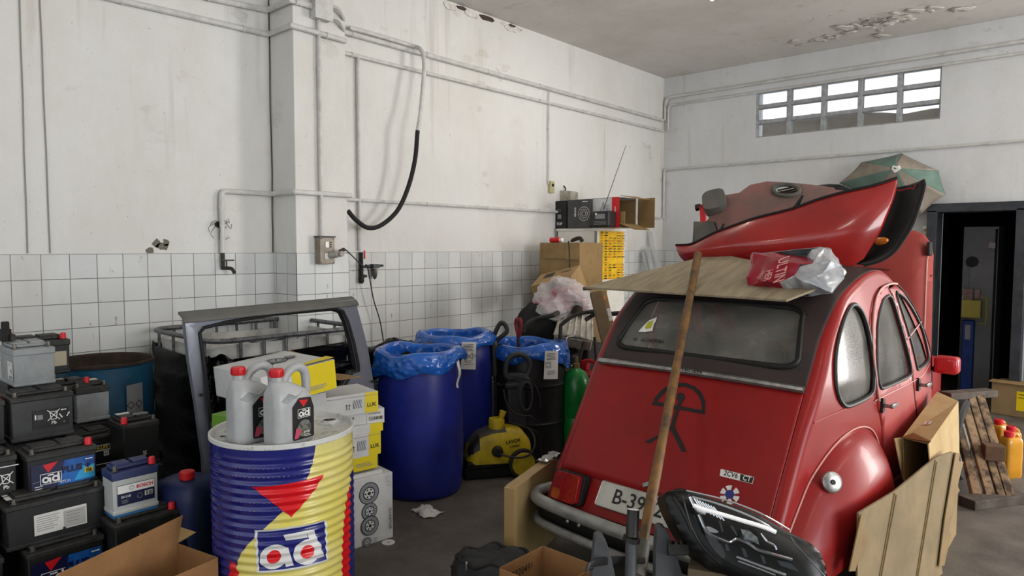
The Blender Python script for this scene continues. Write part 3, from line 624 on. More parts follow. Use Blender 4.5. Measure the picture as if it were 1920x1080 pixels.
bung(617, 792, .034); bung(419, 824, .018)
def dsz(px, py):
    p = oncyl(px, py, DC, DR); return (math.atan2(p.y-DC[1], p.x-DC[0]), p.z)
def dmap(lift):
    def f(a, z): r = rib(z)+lift; return Vector((r*math.cos(a), r*math.sin(a), z))
    return f
def decal(name, px, m, lift, holes=(), raw=None):
    pts = raw if raw else [dsz(370+x/3.375, 760+y/3.375) for x, y in px]
    q = MB(); q.sheet(pts, [[dsz(370+x/3.375, 760+y/3.375) for x, y in h] for h in holes], dmap(lift), (.05, .0055)); return q.build(name, m, ad, smooth=40)
A0 = dsz(392, 1000)[0]; zt_, zb_ = .8655, .03
bd = [dsz(370+x/3.375, 760+y/3.375) for x, y in ((748, 243), (742, 300), (728, 370), (700, 455), (640, 560), (540, 672), (420, 782), (320, 880), (268, 950), (245, 1030))]
bx = bd[0][0]; bl = bd[-1][0]
bd2 = bd+[(bl-.10, bd[-1][1]-.12), (bl-.15, .2), (bl-.16, zb_)]
decal('print_navy', None, M_dblue, .0004, raw=[(bx, zt_)]+bd2[:]+[(bl-1.3, zb_), (bl-1.3, zt_)])
ra = dsz(370+930/3.375, 760+900/3.375)[0]
rb_ = [dsz(370+x/3.375, 760+y/3.375) for x, y in ((958, 520), (940, 620), (926, 760), (918, 900), (916, 1075))]
decal('print_red_band', None, M_dred, .0004, raw=rb_+[(rb_[-1][0], zb_), (rb_[-1][0]+.22, zb_), (rb_[-1][0]+.22, rb_[-1][1]), (rb_[2][0]+.22, rb_[2][1]), (rb_[0][0]+.12, rb_[0][1])])
decal('print_red_band', None, M_dred, .0005, raw=[dsz(370+240/3.375, 760+1005/3.375), dsz(370+262/3.375, 760+1060/3.375), (bl-.02, .2), (bl-.06, zb_), (bl-.22, zb_), (bl-.2, .2), (bl-.10, .42)])
decal('print_navy', None, M_dblue, .0005, raw=[(rb_[-1][0]+.22, zb_), (rb_[-1][0]+1.2, zb_), (rb_[-1][0]+1.2, rb_[0][1]+.05), (rb_[0][0]+.1, rb_[0][1]+.06), (rb_[2][0]+.22, rb_[2][1]), (rb_[-1][0]+.22, rb_[-1][1])])
decal('print_triangle', [(345, 515), (800, 438), (740, 540), (595, 707), (470, 610)], M_dred, .0010)
decal('logo_frame', [(362, 788), (590, 765), (818, 720), (822, 850), (827, 985), (600, 1040), (380, 1058), (370, 920)], M_dwht, .0010)
decal('logo_field', [(380, 802), (590, 780), (805, 734), (815, 972), (600, 1026), (392, 1044)], M_dblue, .0014)
def ell(cx, cy, rx, ry, n=28, tilt=-.15): return [(cx+rx*math.cos(t), cy+ry*math.sin(t)+tilt*rx*math.cos(t)) for t in [2*math.pi*i/n for i in range(n)]]
decal('logo_letter_a', ell(487, 957, 92, 78), M_dwht, .0018); decal('logo_letter_a', [(535, 905), (575, 900), (610, 1012), (560, 1022)], M_dwht, .0019); decal('logo_dot', ell(485, 957, 46, 40), M_dred, .0023)
decal('logo_letter_d', ell(697, 925, 90, 80, tilt=-.2), M_dwht, .0018); decal('logo_letter_d', [(688, 792), (735, 784), (770, 880), (805, 955), (765, 968), (720, 880)], M_dwht, .0019); decal('logo_dot', ell(697, 925, 44, 41, tilt=-.2), M_dred, .0023)
decal('logo_bar', [(545, 818), (690, 790), (697, 835), (560, 856)], M_dwht, .0018)
# ---- two oil jugs standing on the drum
M_jug = mat('jug_grey', 'a9abad', .35, c2='9d9fa1', ns=6); M_jred = mat('jug_cap', 'c4161f', .4)
def jug(label, px, py, rz):
    c = onz(px, py, DH-.018); zt = DH-.021
    t = thing('oil_jug', label, 'oil jug', (c.x, c.y, zt), rz, 'oil jugs on the drum'); t.scale = (.94, .94, .935)
    # body: rounded rectangle sections; x is the width (label faces +-y)
    secs = [(0, .050, .092, 0), (.006, .056, .098, 0), (.02, .058, .100, 0), (.15, .058, .100, 0), (.19, .057, .098, -.002), (.225, .052, .086, -.012), (.25, .042, .064, -.03), (.268, .030, .042, -.048), (.278, .022, .026, -.058)]
    q = MB(); n = 32; vs = []; fs = []
    for z, hy, hx, cx in secs:
        for j in range(n):
            a = 2*math.pi*j/n; cs, sn = math.cos(a), math.sin(a); e = .45 if z < .24 else .8
            vs.append((cx+hx*abs(cs)**e*(1 if cs > 0 else -1), hy*abs(sn)**e*(1 if sn > 0 else -1), z))
    for i in range(len(secs)-1):
        for j in range(n): fs.append((i*n+j, i*n+(j+1) % n, (i+1)*n+(j+1) % n, (i+1)*n+j))
    fs.append(tuple(range(n-1, -1, -1))); fs.append(tuple((len(secs)-1)*n+j for j in range(n))); q.add(vs, fs)
    q.lathe([(.024, .276), (.022, .292), (.022, .296)], 20, Matrix.Translation((-.058, 0, 0)))
    q.build('body', M_jug, t, smooth=60)
    # handle: fat loop from the shoulder up and back down to the far side
    hd = catmull([(-.035, 0, .262), (.0, 0, .305), (.045, 0, .322), (.083, 0, .30), (.094, 0, .25), (.09, 0, .19)], 5)
    q = MB(); q.tube([Vector((p.x, p.y, p.z)) for p in hd], [.02, .02, .02, .02, .019]+[.019]*(len(hd)-5), 12); q.build('handle', M_jug, t, smooth=60)
    q = MB(); k = 24; vs = []
    pr = [(.027, .294), (.029, .298), (.029, .322), (.026, .328), (0, .328)]
    q.lathe(pr, 24, Matrix.Translation((-.058, 0, 0)))
    for i in range(20): a = 2*math.pi*i/20; q.box((-.058+.029*math.cos(a), .029*math.sin(a), .309), (.003, .003, .022), 0, (0, 0, a))
    q.build('cap', M_jred, t)['label'] = 'red screw cap'
    M = frame((.018, -.0592, .0), (1, 0, 0), (0, 0, 1)); lb = Label(M)
    lb.poly([(-.045, .03), (-.04, .022), (.06, .022), (.066, .03), (.066, .15), (.05, .195), (-.01, .2), (-.045, .165)], M_blkp)
    lb.poly([(-.012, .192), (.038, .186), (.012, .158)], M_redp); ad_logo(lb, .014, .132, .038, M_wht, M_blkp); lb.poly(disc(.036, 24, .012, .068), mat('label_photo', '6f7166', .5, c2='2f3430', ns=60)); lb.poly([(-.04, .03), (-.02, .03), (.0, .06), (-.03, .075)], mat('label_pink', 'b5455c', .5))
    lb.text('STD', .022, .018, .09, M_gryp, .02); lb.text('5W40', .012, .025, .05, M_wht, .01); lb.lines(.03, .04, .04, 2, .007, M_wht, .002); lb.build('label', t)
    q = MB()
    for k in range(7): q.tube(catmull([(-.075+.006*k, -.0545, .2+.004*k), (-.045+.008*k, -.0555, .185+.004*k), (-.02+.009*k, -.0525, .196+.005*k)], 4), .0022, 6)
    q.build('grip_ridge', M_jug, t, smooth=60)
    return t
jug('left grey oil jug with red cap on the printed drum', 474, 824, R_(88))
jug('right grey oil jug with red cap on the printed drum nearer the bung', 542, 829, R_(98))
# ---- open blue steel drum by the wall
p = onz(285, 690, .87); M_bdr = mat('old_blue_paint', '1b5878', .5, c2='123a55', ns=5, nlo=.35, nhi=.7); M_rust = mat('rust_dark', '3a2c22', .85, c2='241c17', ns=14)
od = thing('open_drum', 'open blue steel drum by the tiles behind the batteries', 'drum', (-4.455, 1.405, 0))
def steel_drum(t, body, inside, r=.29, h=.87, level=.80):
    pr = [(0, .012), (r-.01, .012), (r-.008, 0), (r, 0), (r, .02)]
    for z0 in (.29, .58): pr += [(r-.006, z0-.025), (r-.004, z0-.012), (r+.006, z0-.004), (r+.006, z0+.004), (r-.004, z0+.012), (r-.006, z0+.025)]
    pr += [(r-.006, h-.02), (r+.002, h-.014), (r+.004, h-.004), (r, h), (r-.006, h-.004), (r-.008, h-.02)]
    q = MB(); q.lathe(pr, 64); q.build('barrel', body, t)
    q = MB(); q.lathe([(r-.009, h-.012), (r-.012, h-.1), (r-.012, .03), (0, .03)], 48); q.build('inner_wall', inside, t)
    if level: MB().lathe([(r-.010, h-.012), (r-.008, h-.001), (r-.001, h+.0045), (r+.005, h-.002), (r+.005, h-.012)], 48).build('rusty_rim', inside, t)
    if level: MB().lathe([(r-.014, level), (r*.5, level+.004), (0, level-.002)], 40).build('dirty_contents', inside, t)
steel_drum(od, M_bdr, M_rust, .275, .985, .92)
pp = oncyl(252, 745, (od.location.x, od.location.y), .275); an = math.atan2(pp.y-od.location.y, pp.x-od.location.x)
M = frame((.297*math.cos(an), .297*math.sin(an), .72), (-math.sin(an), math.cos(an), 0), (0, 0, 1))
lb = Label(M); mp2 = lambda a, z: Vector((.283*math.cos(an+a/.28), .283*math.sin(an+a/.28), pp.z+.02+z))
q = MB(); q.sheet([(-.05, -.11), (.05, -.11), (.05, .06), (-.05, .055)], [], mp2, .01); q.build('paper_label', M_gryp, od)
for sx in (-.028, .022):
    q = MB(); q.sheet([(sx-.024, -.06), (sx, -.084), (sx+.024, -.06), (sx, -.036)], [[(sx-.018, -.06), (sx, -.078), (sx+.018, -.06), (sx, -.042)]], lambda a, z: mp2(a, z)*1.002, .01); q.build('hazard_diamond', M_blkp, od)
# ---- caged container wrapped in black film
c0 = onz(255, 612, 1.12); c1 = onz(684, 608, 1.12)
x0, x1 = XW+.06, c1.x; y0, y1 = c0.y+.06, c1.y
ib = thing('caged_container', 'wire caged bulk container wrapped in black film against the tiles', 'bulk container', ((x0+x1)/2, (y0+y1)/2, 0)); bw, bl_ = x1-x0, y1-y0
M_galv = mat('galvanised', '6f7072', .4, metal=.7, c2='4c4c4e', ns=30); M_film = mat('black_film', '030303', .13, bump=.55, bs=9, stretch=(1, 1, 6), spec=.35)
def rr3(w, l, z, r=.12): return [(a, b, z) for a, b in rrect(w, l, r, 5)]
q = MB(); q.tube(rr3(bw, bl_, 1.10), .016, 8, closed=True); q.build('top_rail', M_galv, ib)
for i in range(6):
    for s in (-1, 1):
        MB().cyl((s*bw/2, -bl_/2+.15+i*(bl_-.3)/5, .85), (s*bw/2, -bl_/2+.15+i*(bl_-.3)/5, 1.10), .01, 8).build('cage_post', M_galv, ib)
for i in range(4):
    for s in (-1, 1): MB().cyl((-bw/2+.14+i*(bw-.28)/3, s*bl_/2, .85), (-bw/2+.14+i*(bw-.28)/3, s*bl_/2, 1.10), .01, 8).build('cage_post', M_galv, ib)
M_tank = mat('tank_white', 'bcbcb8', .45, c2='8f8e88', ns=3)
q = MB(); rn = random.Random(2)
def filmf(u, v):
    pts = rrect(bw+.03, bl_+.03, .12, 6); k = u*len(pts); i = int(k) % len(pts); j = (i+1) % len(pts); f = k-int(k); a = Vector(pts[i]).lerp(Vector(pts[j]), f)
    z = .02+v*(.995+.012*math.sin(u*31)+.010*math.sin(u*57+1)); s = 1+.012*math.sin(z*42+5*math.sin(u*20))+.008*math.sin(u*90+z*16)
    return (a.x*s, a.y*s, z)
q.grid(filmf, 140, 40); q.build('black_film_wrap', M_film, ib, smooth=80)
q = MB(); q.sheet(rrect(bw-.02, bl_-.02, .1, 4), [], lambda a, b: Vector((a*.9, b*.9, .66+.08*math.sin(a*5+1)*math.sin(b*4)+.04*math.sin(9*b))), .08); q.build('sagging_film', M_film, ib, smooth=80)
q = MB(); tk = rrect(bw-.05, bl_-.05, .11, 5); n_ = len(tk); tz = (.04, .85, 1.055); q.add([(a, b, z+(.02*math.sin(a*9+b*7) if z > 1 else 0)) for z in tz for a, b in tk], [(k*n_+i, k*n_+(i+1) % n_, (k+1)*n_+(i+1) % n_, (k+1)*n_+i) for k in range(2) for i in range(n_)]); q.build('tank_wall', M_tank, ib, smooth=50, solid=.006)
q = MB(); q.tube(catmull([(bw/2-.1, -.35, 1.1), (bw/2-.2, -.1, 1.04), (bw/2-.15, .15, 1.09)], 6), .007, 6); q.build('strap', M_blk, ib)
# ---- bare grey van door frame leaning on the container
M_vgrey = mat('van_grey_paint', '676b76', .35, metal=.2, c2='73767f', ns=4, coat=.2); M_seal = mat('window_seal', '141416', .7); M_vgrey2 = mat('van_roof_grey', '66655f', .6, c2='5a5a57', ns=8)
Xt = -3.50; Xb = -3.45
tl = onx(340, 590, Xt); tr = onx(662, 560, Xt); dl = tr.y-tl.y
dn = Vector((Xb-Xt, 0, -(tl.z-.03))).normalized()
zt2 = (tl.z+tr.z)/2
vd = thing('van_door_frame', 'bare grey van tailgate frame with empty window leaning against the caged container', 'vehicle door', (Xt, tl.y, tl.z), 0)
ux = Vector((0, dl, tr.z-tl.z)).normalized(); wv_ = -dn; nn = ux.cross(wv_).normalized()
def DM(u, v_, h=0): return ux*u+wv_*v_+nn*h           # u along the top edge, v upward in the panel, h outward to the viewer
Lg = (tl.z-.02)/abs(dn.z)
g = lambda x, y: ((lambda p: ((p-Vector((Xt, tl.y, tl.z))).dot(ux), (p-Vector((Xt, tl.y, tl.z))).dot(wv_)))(onpl(x, y, (Xt, tl.y, tl.z), nn)))
outer = [g(343, 600), g(662, 568), g(672, 600), g(690, 660), g(703, 720), g(712, 790), g(715, 860)]+[(g(715, 860)[0], -Lg), (g(388, 860)[0], -Lg), g(388, 860), g(372, 760), g(355, 680)]
hole = [g(x, y) for x, y in ((372, 625), (380, 615), (420, 606), (520, 592), (625, 585), (640, 590), (650, 610), (662, 650), (671, 690), (672, 702), (660, 704), (640, 740), (420, 790), (396, 788), (390, 740), (378, 660))]
q = MB(); q.sheet(outer, [hole], lambda a, b: DM(a, b, .02*math.sin(min(1, max(0, (b+.5)/.5))*1.5)), .06); q.build('door_panel', M_vgrey, vd, solid=.035, bevel=.004)
q = MB(); q.tube([DM(a, b, .022) for a, b in hole], .009, 8, closed=True); q.build('window_seal', M_seal, vd)
q = MB(); inn = [( (a-sum(h[0] for h in hole)/len(hole))*.93+sum(h[0] for h in hole)/len(hole), (b-sum(h[1] for h in hole)/len(hole))*.9+sum(h[1] for h in hole)/len(hole)) for a, b in hole]
q.tube([DM(a, b, -.02) for a, b in hole], .014, 8, closed=True); q.build('inner_frame', M_seal, vd)
ra_, rb2 = g(338, 588), g(664, 556)
q = MB(); q.grid(lambda u, v: DM(lerp(ra_[0], rb2[0], u), lerp(-.040, .014, v), .045-.07*v*v), 12, 6); q.build('roof_edge', M_vgrey2, vd, solid=.012)
q = MB()
for px_, py_ in ((377, 740), (700, 692), (697, 722)): a, b = g(px_, py_); q.tube([DM(a, b, .02), DM(a, b, .03)], .008, 10)
q.build('rubber_plug', M_seal, vd)
q = MB(); a, b = g(375, 700); a2, b2 = g(400, 860); q.tube([DM(a+.02, b, .025), DM(a2, b2, .025)], .006, 6); q.build('wiring', M_seal, vd)
# ---- boxes
M_card = mat('cardboard', '957a52', .85, c2='846a43', ns=5, bump=.05, bs=120); M_cardd = mat('cardboard_dull', '8f7752', .85, c2='7c6747', ns=5); M_cardp = mat('cardboard_pale', 'b89e70', .85, c2='a78c5d', ns=5); M_cardo = mat('cardboard_old', '8d7a5b', .88, c2='7a6a4e', ns=4)
M_bwhite = mat('box_white', 'cfd0cf', .6, c2='c3c4c4', ns=6); M_byel = mat('box_yellow', 'dbc50c', .5); M_bgrey = mat('box_grey', '8d8f93', .6); M_bgreen = mat('box_green', '5f8a28', .55)
def cbox(label, loc, d, rz, m, name='cardboard_box', cat='box', group=None, bev=.003, tilt=None):
    t = thing(name, label, cat, loc, rz, group, rot=tilt)
    MB().box((0, 0, d[2]/2), d).build('carton', m, t, bevel=bev, smooth=0)
    return t
def up_arrows(lb, x, y, s, m):
    for dx in (-.35, .35): lb.rect(x+dx*s, y, s*.12, s, m); lb.poly([(x+dx*s-.25*s, y+.3*s), (x+dx*s+.25*s, y+.3*s), (x+dx*s, y+.75*s)], m)
    lb.rect(x, y-.55*s, s*1.2, s*.08, m)
def clutch_art(lb, x, y, r, dark=M_gryp, lite=M_bwhite, sq=1):
    e = lambda k: [(x+p[0], y+p[1]*sq) for p in disc(r*k, 24)]
    lb.poly(e(1), M_blkp); lb.poly(e(.92), dark); lb.poly(e(.6), M_blkp); lb.poly(e(.5), lite)
    for k in range(6): a = k*math.pi/3; lb.poly([(x+r*.36*math.cos(a)+p[0], y+(r*.36*math.sin(a)+p[1])*sq) for p in disc(r*.09, 8)], M_blkp)
    lb.poly(e(.16), M_blkp)
# tall white box on the floor between printed drum and blue drum
fb = onz(700, 1010, 0); 
P0 = onz(737, 1007, 0); P1 = onz(657, 1032, 0); dv = (P0-P1); rzb = math.atan2(dv.y, dv.x); Wd = .30
zt3 = (CAM+ray(733, 882)*((P0-CAM).dot(fw)/1)).z
cen = P0-dv.normalized()*Wd/2+Vector((-dv.y, dv.x, 0)).normalized()*.15
t = thing('clutch_kit_box', 'tall white parts box with clutch pictures standing on the floor beside the printed drum', 'box', (cen.x, cen.y, 0), rzb); h3 = zt3
MB().box((0, 0, h3/2), (Wd, .30, h3)).build('carton', M_bwhite, t, bevel=.003, smooth=0)
lb = Label(frame((0, -.1505, h3/2), (1, 0, 0), (0, 0, 1)))
for y_, r_ in ((.10, .062), (.0, .048), (-.08, .055)): clutch_art(lb, .0, y_, r_)
clutch_art(lb, -.02, -.165, .026); lb.text('SCHAEFFLER', .022, .125, -.07, M_blkp, .01, rot=-90); lb.ring(.115, .16, .016, .002, M_gryp); lb.ring(.12, .13, .012, .002, M_gryp); lb.text('Z', .03, .03, -.165, M_gryp); lb.build('print', t)
# stack of flat boxes on top of a second white box
pile = [  # label, px right-bottom corner, front width, height, depth-offset, colours
]
base = thing('clutch_kit_box', 'white box printed with its maker name directly on the floor box by the drum', 'box', (0, 0, 0)); 
Xs = P0.x-.02
def on_face(px, py): return onpl(px, py, (P0.x-.03, P0.y-.02, 0), Vector((math.sin(rzb), -math.cos(rzb), 0)))
def stackbox(o, x0, y0, x1, y1, m, dpt=.26, sk=0):
    """box whose visible front face spans pixels (x0,y0) upper right to (x1,y1) lower right"""
    pass
bpy.data.objects.remove(base)
uxs = dv.normalized()
def sbox(label, tr_, br_, Wf, m, rot=0, dpt=.28, name='parts_box'):
    """front-right edge given in pixels (top, bottom); front runs to the left"""
    a = on_face(*br_); b = on_face(*tr_); h = b.z-a.z; rz = rzb+R_(rot); u = Vector((math.cos(rz), math.sin(rz), 0)); n = Vector((-u.y, u.x, 0))
    c = a-u*Wf/2+n*dpt/2
    t = thing(name, label, 'box', (c.x, c.y, a.z), rz, None)
    MB().box((0, 0, h/2), (Wf, dpt, h)).build('carton', m, t, bevel=.002, smooth=0)
    return t, Wf, dpt, h
t, Wf, D_, h = sbox('white box printed SCHAEFFLER between the yellow box and the floor box', (717, 879), (717, 912), .30, M_bwhite, dpt=.25)
lb = Label(frame((0, -D_/2-.0005, h/2), (1, 0, 0), (0, 0, 1))); lb.text('SCHAEFFLER', .022, .06, .01, M_blkp, .015); lb.build('print', t)
t, Wf, D_, h = sbox('small yellow box under the white and yellow ones in the stack', (708, 850), (708, 876), .26, M_byel, dpt=.24)
lb = Label(frame((0, -D_/2-.0005, h/2), (1, 0, 0), (0, 0, 1))); up_arrows(lb, -.03, -.01, .025, M_blkp); lb.lines(.05, -.0, .11, 3, .008, M_gryp, .003); lb.build('print', t)
def luk(t, Wf, D_, h, yw=.075, top=True, txt=True, left=False):
    lb = Label(frame((0, -D_/2-.0005, h/2), (1, 0, 0), (0, 0, 1)))
    if not left: lb.rect(Wf/2-yw/2, 0, yw, h*.98, M_byel); lb.rect(Wf/2-yw*.5, -h*.1, yw*.62, h*.32, M_byel); lb.text('LUK', min(.03, h*.4), Wf/2-yw/2, -h*.12, M_blkp, .03)
    else: lb.rect(-Wf/2+yw/2+.06, 0, yw, h*.98, M_byel); lb.text('LUK', .025, -Wf/2+.09, 0, M_blkp, .02)
    up_arrows(lb, Wf/2-yw-.10, -.01, .022, M_blkp); lb.rect(Wf/2-yw-.045, 0, .05, h*.4, M_gryp)
    for k in range(4): lb.line((Wf/2-yw-.07+.013*k, h*.2), (Wf/2-yw-.055+.013*k, -h*.2), .004, M_bwhite)
    lb.rect(0, h*.36, Wf*.99, .002, M_gryp); lb.build('print', t)
t, Wf, D_, h = sbox('white box with yellow LUK corner in the middle of the stack', (714, 806), (714, 850), .32, M_bwhite, dpt=.27); luk(t, Wf, D_, h)
t, Wf, D_, h = sbox('flat white and yellow box under the tilted one near the stack top', (718, 790), (718, 807), .30, M_bwhite, rot=1, dpt=.27)
lb = Label(frame((0, -D_/2-.0005, h/2), (1, 0, 0), (0, 0, 1))); lb.rect(.11, 0, .08, h*.98, M_byel); lb.build('print', t)
t, Wf, D_, h = sbox('white box with address sticker sticking out askew to the right of the stack', (723, 764), (721, 792), .36, M_bwhite, rot=-9, dpt=.3)
lb = Label(frame((0, -D_/2-.0005, h/2), (1, 0, 0), (0, 0, 1))); lb.rect(-.06, 0, .05, h*.98, M_byel); up_arrows(lb, -.01, -.005, .024, M_blkp); lb.rect(.125, 0, .1, h*.9, M_pap); lb.text('SCHAEFFLER', .013, .12, .018, M_blkp, .02); lb.barcode(.14, -.008, .06, .018, M_blkp); lb.lines(.1, -.0, .03, 3, .008, M_blkp, .003); lb.build('print', t)
t, Wf, D_, h = sbox('long white box with yellow end flap topmost of the leaning flat boxes', (707, 733), (709, 771), .40, M_bwhite, rot=-3, dpt=.26); luk(t, Wf, D_, h, .08)
# the box in front of the van door window, behind the jugs, on more boxes
c = Vector((-3.235, 1.825, 0)); u_ = Vector((-.03, 1, 0)).normalized(); Wl, Dl = .41, .45
t = thing('clutch_kit_box', 'large white and yellow box lying behind the oil jugs with an open brown flap', 'box', (c.x, c.y, .905), rot=(0, R_(-5), math.atan2(u_.y, u_.x)))
hB = .15
q = MB(); q.box((0, 0, hB/2), (Wl, Dl, hB)); q.build('carton', M_bwhite, t, smooth=0, bevel=.002)
lb = Label(frame((0, 0, hB), (1, 0, 0), (0, 1, 0))); clutch_art(lb, -.06, .0, .05); clutch_art(lb, .03, .03, .06); clutch_art(lb, .11, .03, .03); lb.text('SCHAEFFLER', .028, .08, Dl/2-.03, M_blkp, .01); lb.poly([(-.1, -Dl/2), (Wl/2, -Dl/2), (Wl/2, -Dl/2+.07)], M_byel); lb.build('print', t)
lb = Label(frame((0, -Dl/2-.0005, hB/2), (1, 0, 0), (0, 0, 1))); lb.rect(.08, 0, Wl-.16, hB*.98, M_byel); lb.lines(.1, -.035, .12, 3, .008, M_gryp, .004); lb.build('print_front', t)
lb = Label(frame((-Wl/2-.0005, 0, hB/2), (0, -1, 0), (0, 0, 1))); lb.poly(rrect(.09, .035, .015, 4, .0, .0), M_blkp); lb.build('hand_hole', t)
lb = Label(frame((Wl/2+.0005, 0, hB/2), (0, 1, 0), (0, 0, 1))); lb.rect(0, 0, Dl*.99, hB*.98, M_byel); lb.build('print_end', t)
q = MB(); q.box((Wl/2+.07, -Dl*.2, .03), (.16, Dl*.6, .004), 0, (0, R_(8), R_(8))); q.box((Wl/2+.04, Dl*.35, .12), (.1, .09, .004), 0, (R_(20), R_(25), 0)); q.build('brown_flap', M_card, t, smooth=0)
zq = .88
for nm, lbl, hh, m_, off, wd in (('parts_box', 'white flat box under the large white and yellow box behind the jugs', .10, M_bwhite, (-.02, .02), (.40, .26)), ('parts_box', 'dark blue and white carton low behind the jugs', .17, mat('box_navy', '23406f', .55), (-.02, .0), (.36, .25)), ('parts_box', 'plain white carton at the bottom of the pile behind the jugs', .60, M_bwhite, (-.02, -.02), (.36, .26))):
    zq -= hh; t2 = cbox(lbl, (c.x+off[0], c.y+off[1], zq), (wd[0], wd[1], hh), math.atan2(u_.y, u_.x)+R_(random.uniform(-4, 4)), m_, name=nm)
gb = onz(422, 775, .90); cbox('green carton standing behind the left oil jug', (gb.x, gb.y+.02, 0), (.10, .11, .90), .2, M_bgreen, name='parts_box')
# green carton edge visible left of the jug; blue canisters between batteries and drum
M_can = mat('blue_canister', '1b2656', .5, c2='141c40', ns=5)
def canister(label, loc, rz, w, d, h, cap=(.06, 0), capm=None, handle=True, m=None, group=None, name='plastic_canister'):
    t = thing(name, label, 'canister', loc, rz, group); q = MB(); n = 36; vs = []; fs = []
    secs = [(0, .92), (.02, 1), (h*.3, .985), (h*.5, 1), (h*.72, .985), (h*.84, 1), (h*.93, .95), (h*.98, .82), (h, .55)]
    for z, k in secs:
        for j in range(n): a = 2*math.pi*j/n; cs, sn = math.cos(a), math.sin(a); vs.append((w/2*k*abs(cs)**.4*(1 if cs > 0 else -1), d/2*k*abs(sn)**.4*(1 if sn > 0 else -1), z))
    for i in range(len(secs)-1):
        for j in range(n): fs.append((i*n+j, i*n+(j+1) % n, (i+1)*n+(j+1) % n, (i+1)*n+j))
    fs.append(tuple(range(n-1, -1, -1))); fs.append(tuple((len(secs)-1)*n+j for j in range(n))); q.add(vs, fs); q.build('body', m or M_can, t, smooth=50)
    cx, cy = cap; q = MB(); q.lathe([(.026, h-.01), (.026, h+.005), (.033, h+.006), (.033, h+.034), (.030, h+.038), (0, h+.038)], 20, Matrix.Translation((cx, cy, 0))); q.build('cap', capm or M_jred, t)['label'] = 'red screw cap'
    if handle: MB().tube(catmull([(-w*.38, 0, h-.03), (-w*.3, 0, h+.035), (-.0, 0, h+.035), (cx-.05, 0, h-.01)], 5), .014, 10).build('handle', m or M_can, t)
    return t
cc = dep(352, 905, 3.22)
canister('dark blue canister with red cap between the batteries and the printed drum', (cc.x, cc.y, 0), R_(20), .27, .22, .585, (.03, -.03), handle=False)
cc = onz(395, 905, .58)
canister('second dark blue canister mostly hidden behind the printed drum', (cc.x-.02, cc.y+.22, 0), R_(35), .28, .25, .58, (.05, -.02), handle=False)
# lower blue canister with hazard paper in front
cc = onz(385, 900, .50)
t = canister('low blue canister with white hazard sticker squeezed beside the printed drum', (onz(372, 980, .3).x+.02, onz(372, 980, .3).y, 0), R_(50), .24, .20, .44, (-.04, 0), handle=False)
lb = Label(frame((.055, -.1012, .26), (1, 0, 0), (0, 0, 1))); lb.rect(0, 0, .085, .26, M_gryp); lb.lines(0, .11, .06, 2, .014, M_blkp, .005); lb.hazard(.01, .0, .034, M_blkp, M_gryp); lb.lines(0, -.07, .05, 4, .014, M_blkp, .003); lb.build('hazard_sticker', t)
t = thing('spray_bottle', 'small white and blue bottle just right of the cardboard box flap', 'bottle', (onz(338, 1030, .3).x, onz(338, 1030, .3).y, 0)); MB().lathe([(0, 0), (.035, 0), (.035, .29), (.024, .325)], 20).build('body', M_lnavy, t); MB().lathe([(.024, .32), (.022, .35), (0, .355)], 16).build('cap', M_lnavy, t); 
q = MB(); q.lathe([(.0355, .12), (.0355, .28)], 20); q.build('label_band', M_pap, t)
# foreground cardboard box with raised flaps
M_cardf = mat('cardboard_front', '9a7148', .85, c2='8a633d', ns=5, bump=.04, bs=120)
kb = thing('cardboard_box', 'open brown cardboard box in the near left corner with a raised flap', 'box', (0, 0, 0))
zr = .42
e0 = onz(100, 1110, zr); e1 = onz(332, 1018, zr); fd_ = (e1-e0).normalized(); nb = Vector((fd_.y, -fd_.x, 0))
kb.location = (e1.x, e1.y, 0); kb.rotation_euler = (0, 0, math.atan2(fd_.y, fd_.x)); WORLD[kb.name] = Matrix.Translation((e1.x, e1.y, 0)) @ Matrix.Rotation(math.atan2(fd_.y, fd_.x), 4, 'Z')
q = MB(); Lb, Db = .52, .26
q.box((-Lb/2, -.002, zr/2), (Lb, .004, zr)); q.box((-Lb/2, -Db, zr/2), (Lb, .004, zr)); q.box((-.002, -Db/2, zr/2), (.004, Db, zr)); q.box((-Lb, -Db/2, zr/2), (.004, Db, zr)); q.box((-Lb/2, -Db/2, .003), (Lb, Db, .004)); q.build('carton', M_cardf, kb, smooth=0)
def K(x, y, z): return (x, y, z)
pf = [onpl(x, y, (e1.x, e1.y, zr), (nb.x, nb.y, .0)) for x, y in ((342, 966), (110, 1075))]
Wi = WORLD[kb.name].inverted()
f0, f1 = Wi @ pf[0], Wi @ pf[1]
q = MB(); q.add([(0, 0, zr), (-Lb, 0, zr), (f1.x, f1.y, f1.z), (f0.x, f0.y, f0.z)], [(0, 1, 2, 3)]); q.build('raised_flap', M_cardf, kb, smooth=0, solid=.004)
sf = [Wi @ p for p in (onz(337, 989, zr+.025), onz(368, 999, zr+.02), onz(338, 1016, zr+.005))]
q = MB(); q.add([(0, 0, zr)]+sf, [(0, 1, 2, 3)]); q.build('side_flap', mat('cardboard_inside', 'b08f60', .85), kb, smooth=0, solid=.004)
def fl(u, v): return Vector((0, 0, zr)).lerp(Vector((-Lb, 0, zr)), u).lerp(f0.lerp(f1, u), v)+Vector((0, -.003, 0))
q = MB(); q.add([fl(.2, 0), fl(.28, 0), fl(.27, 1), fl(.19, 1)], [(0, 1, 2, 3)]); q.build('tape', mat('tape_brown', '7d5630', .35), kb, smooth=0)
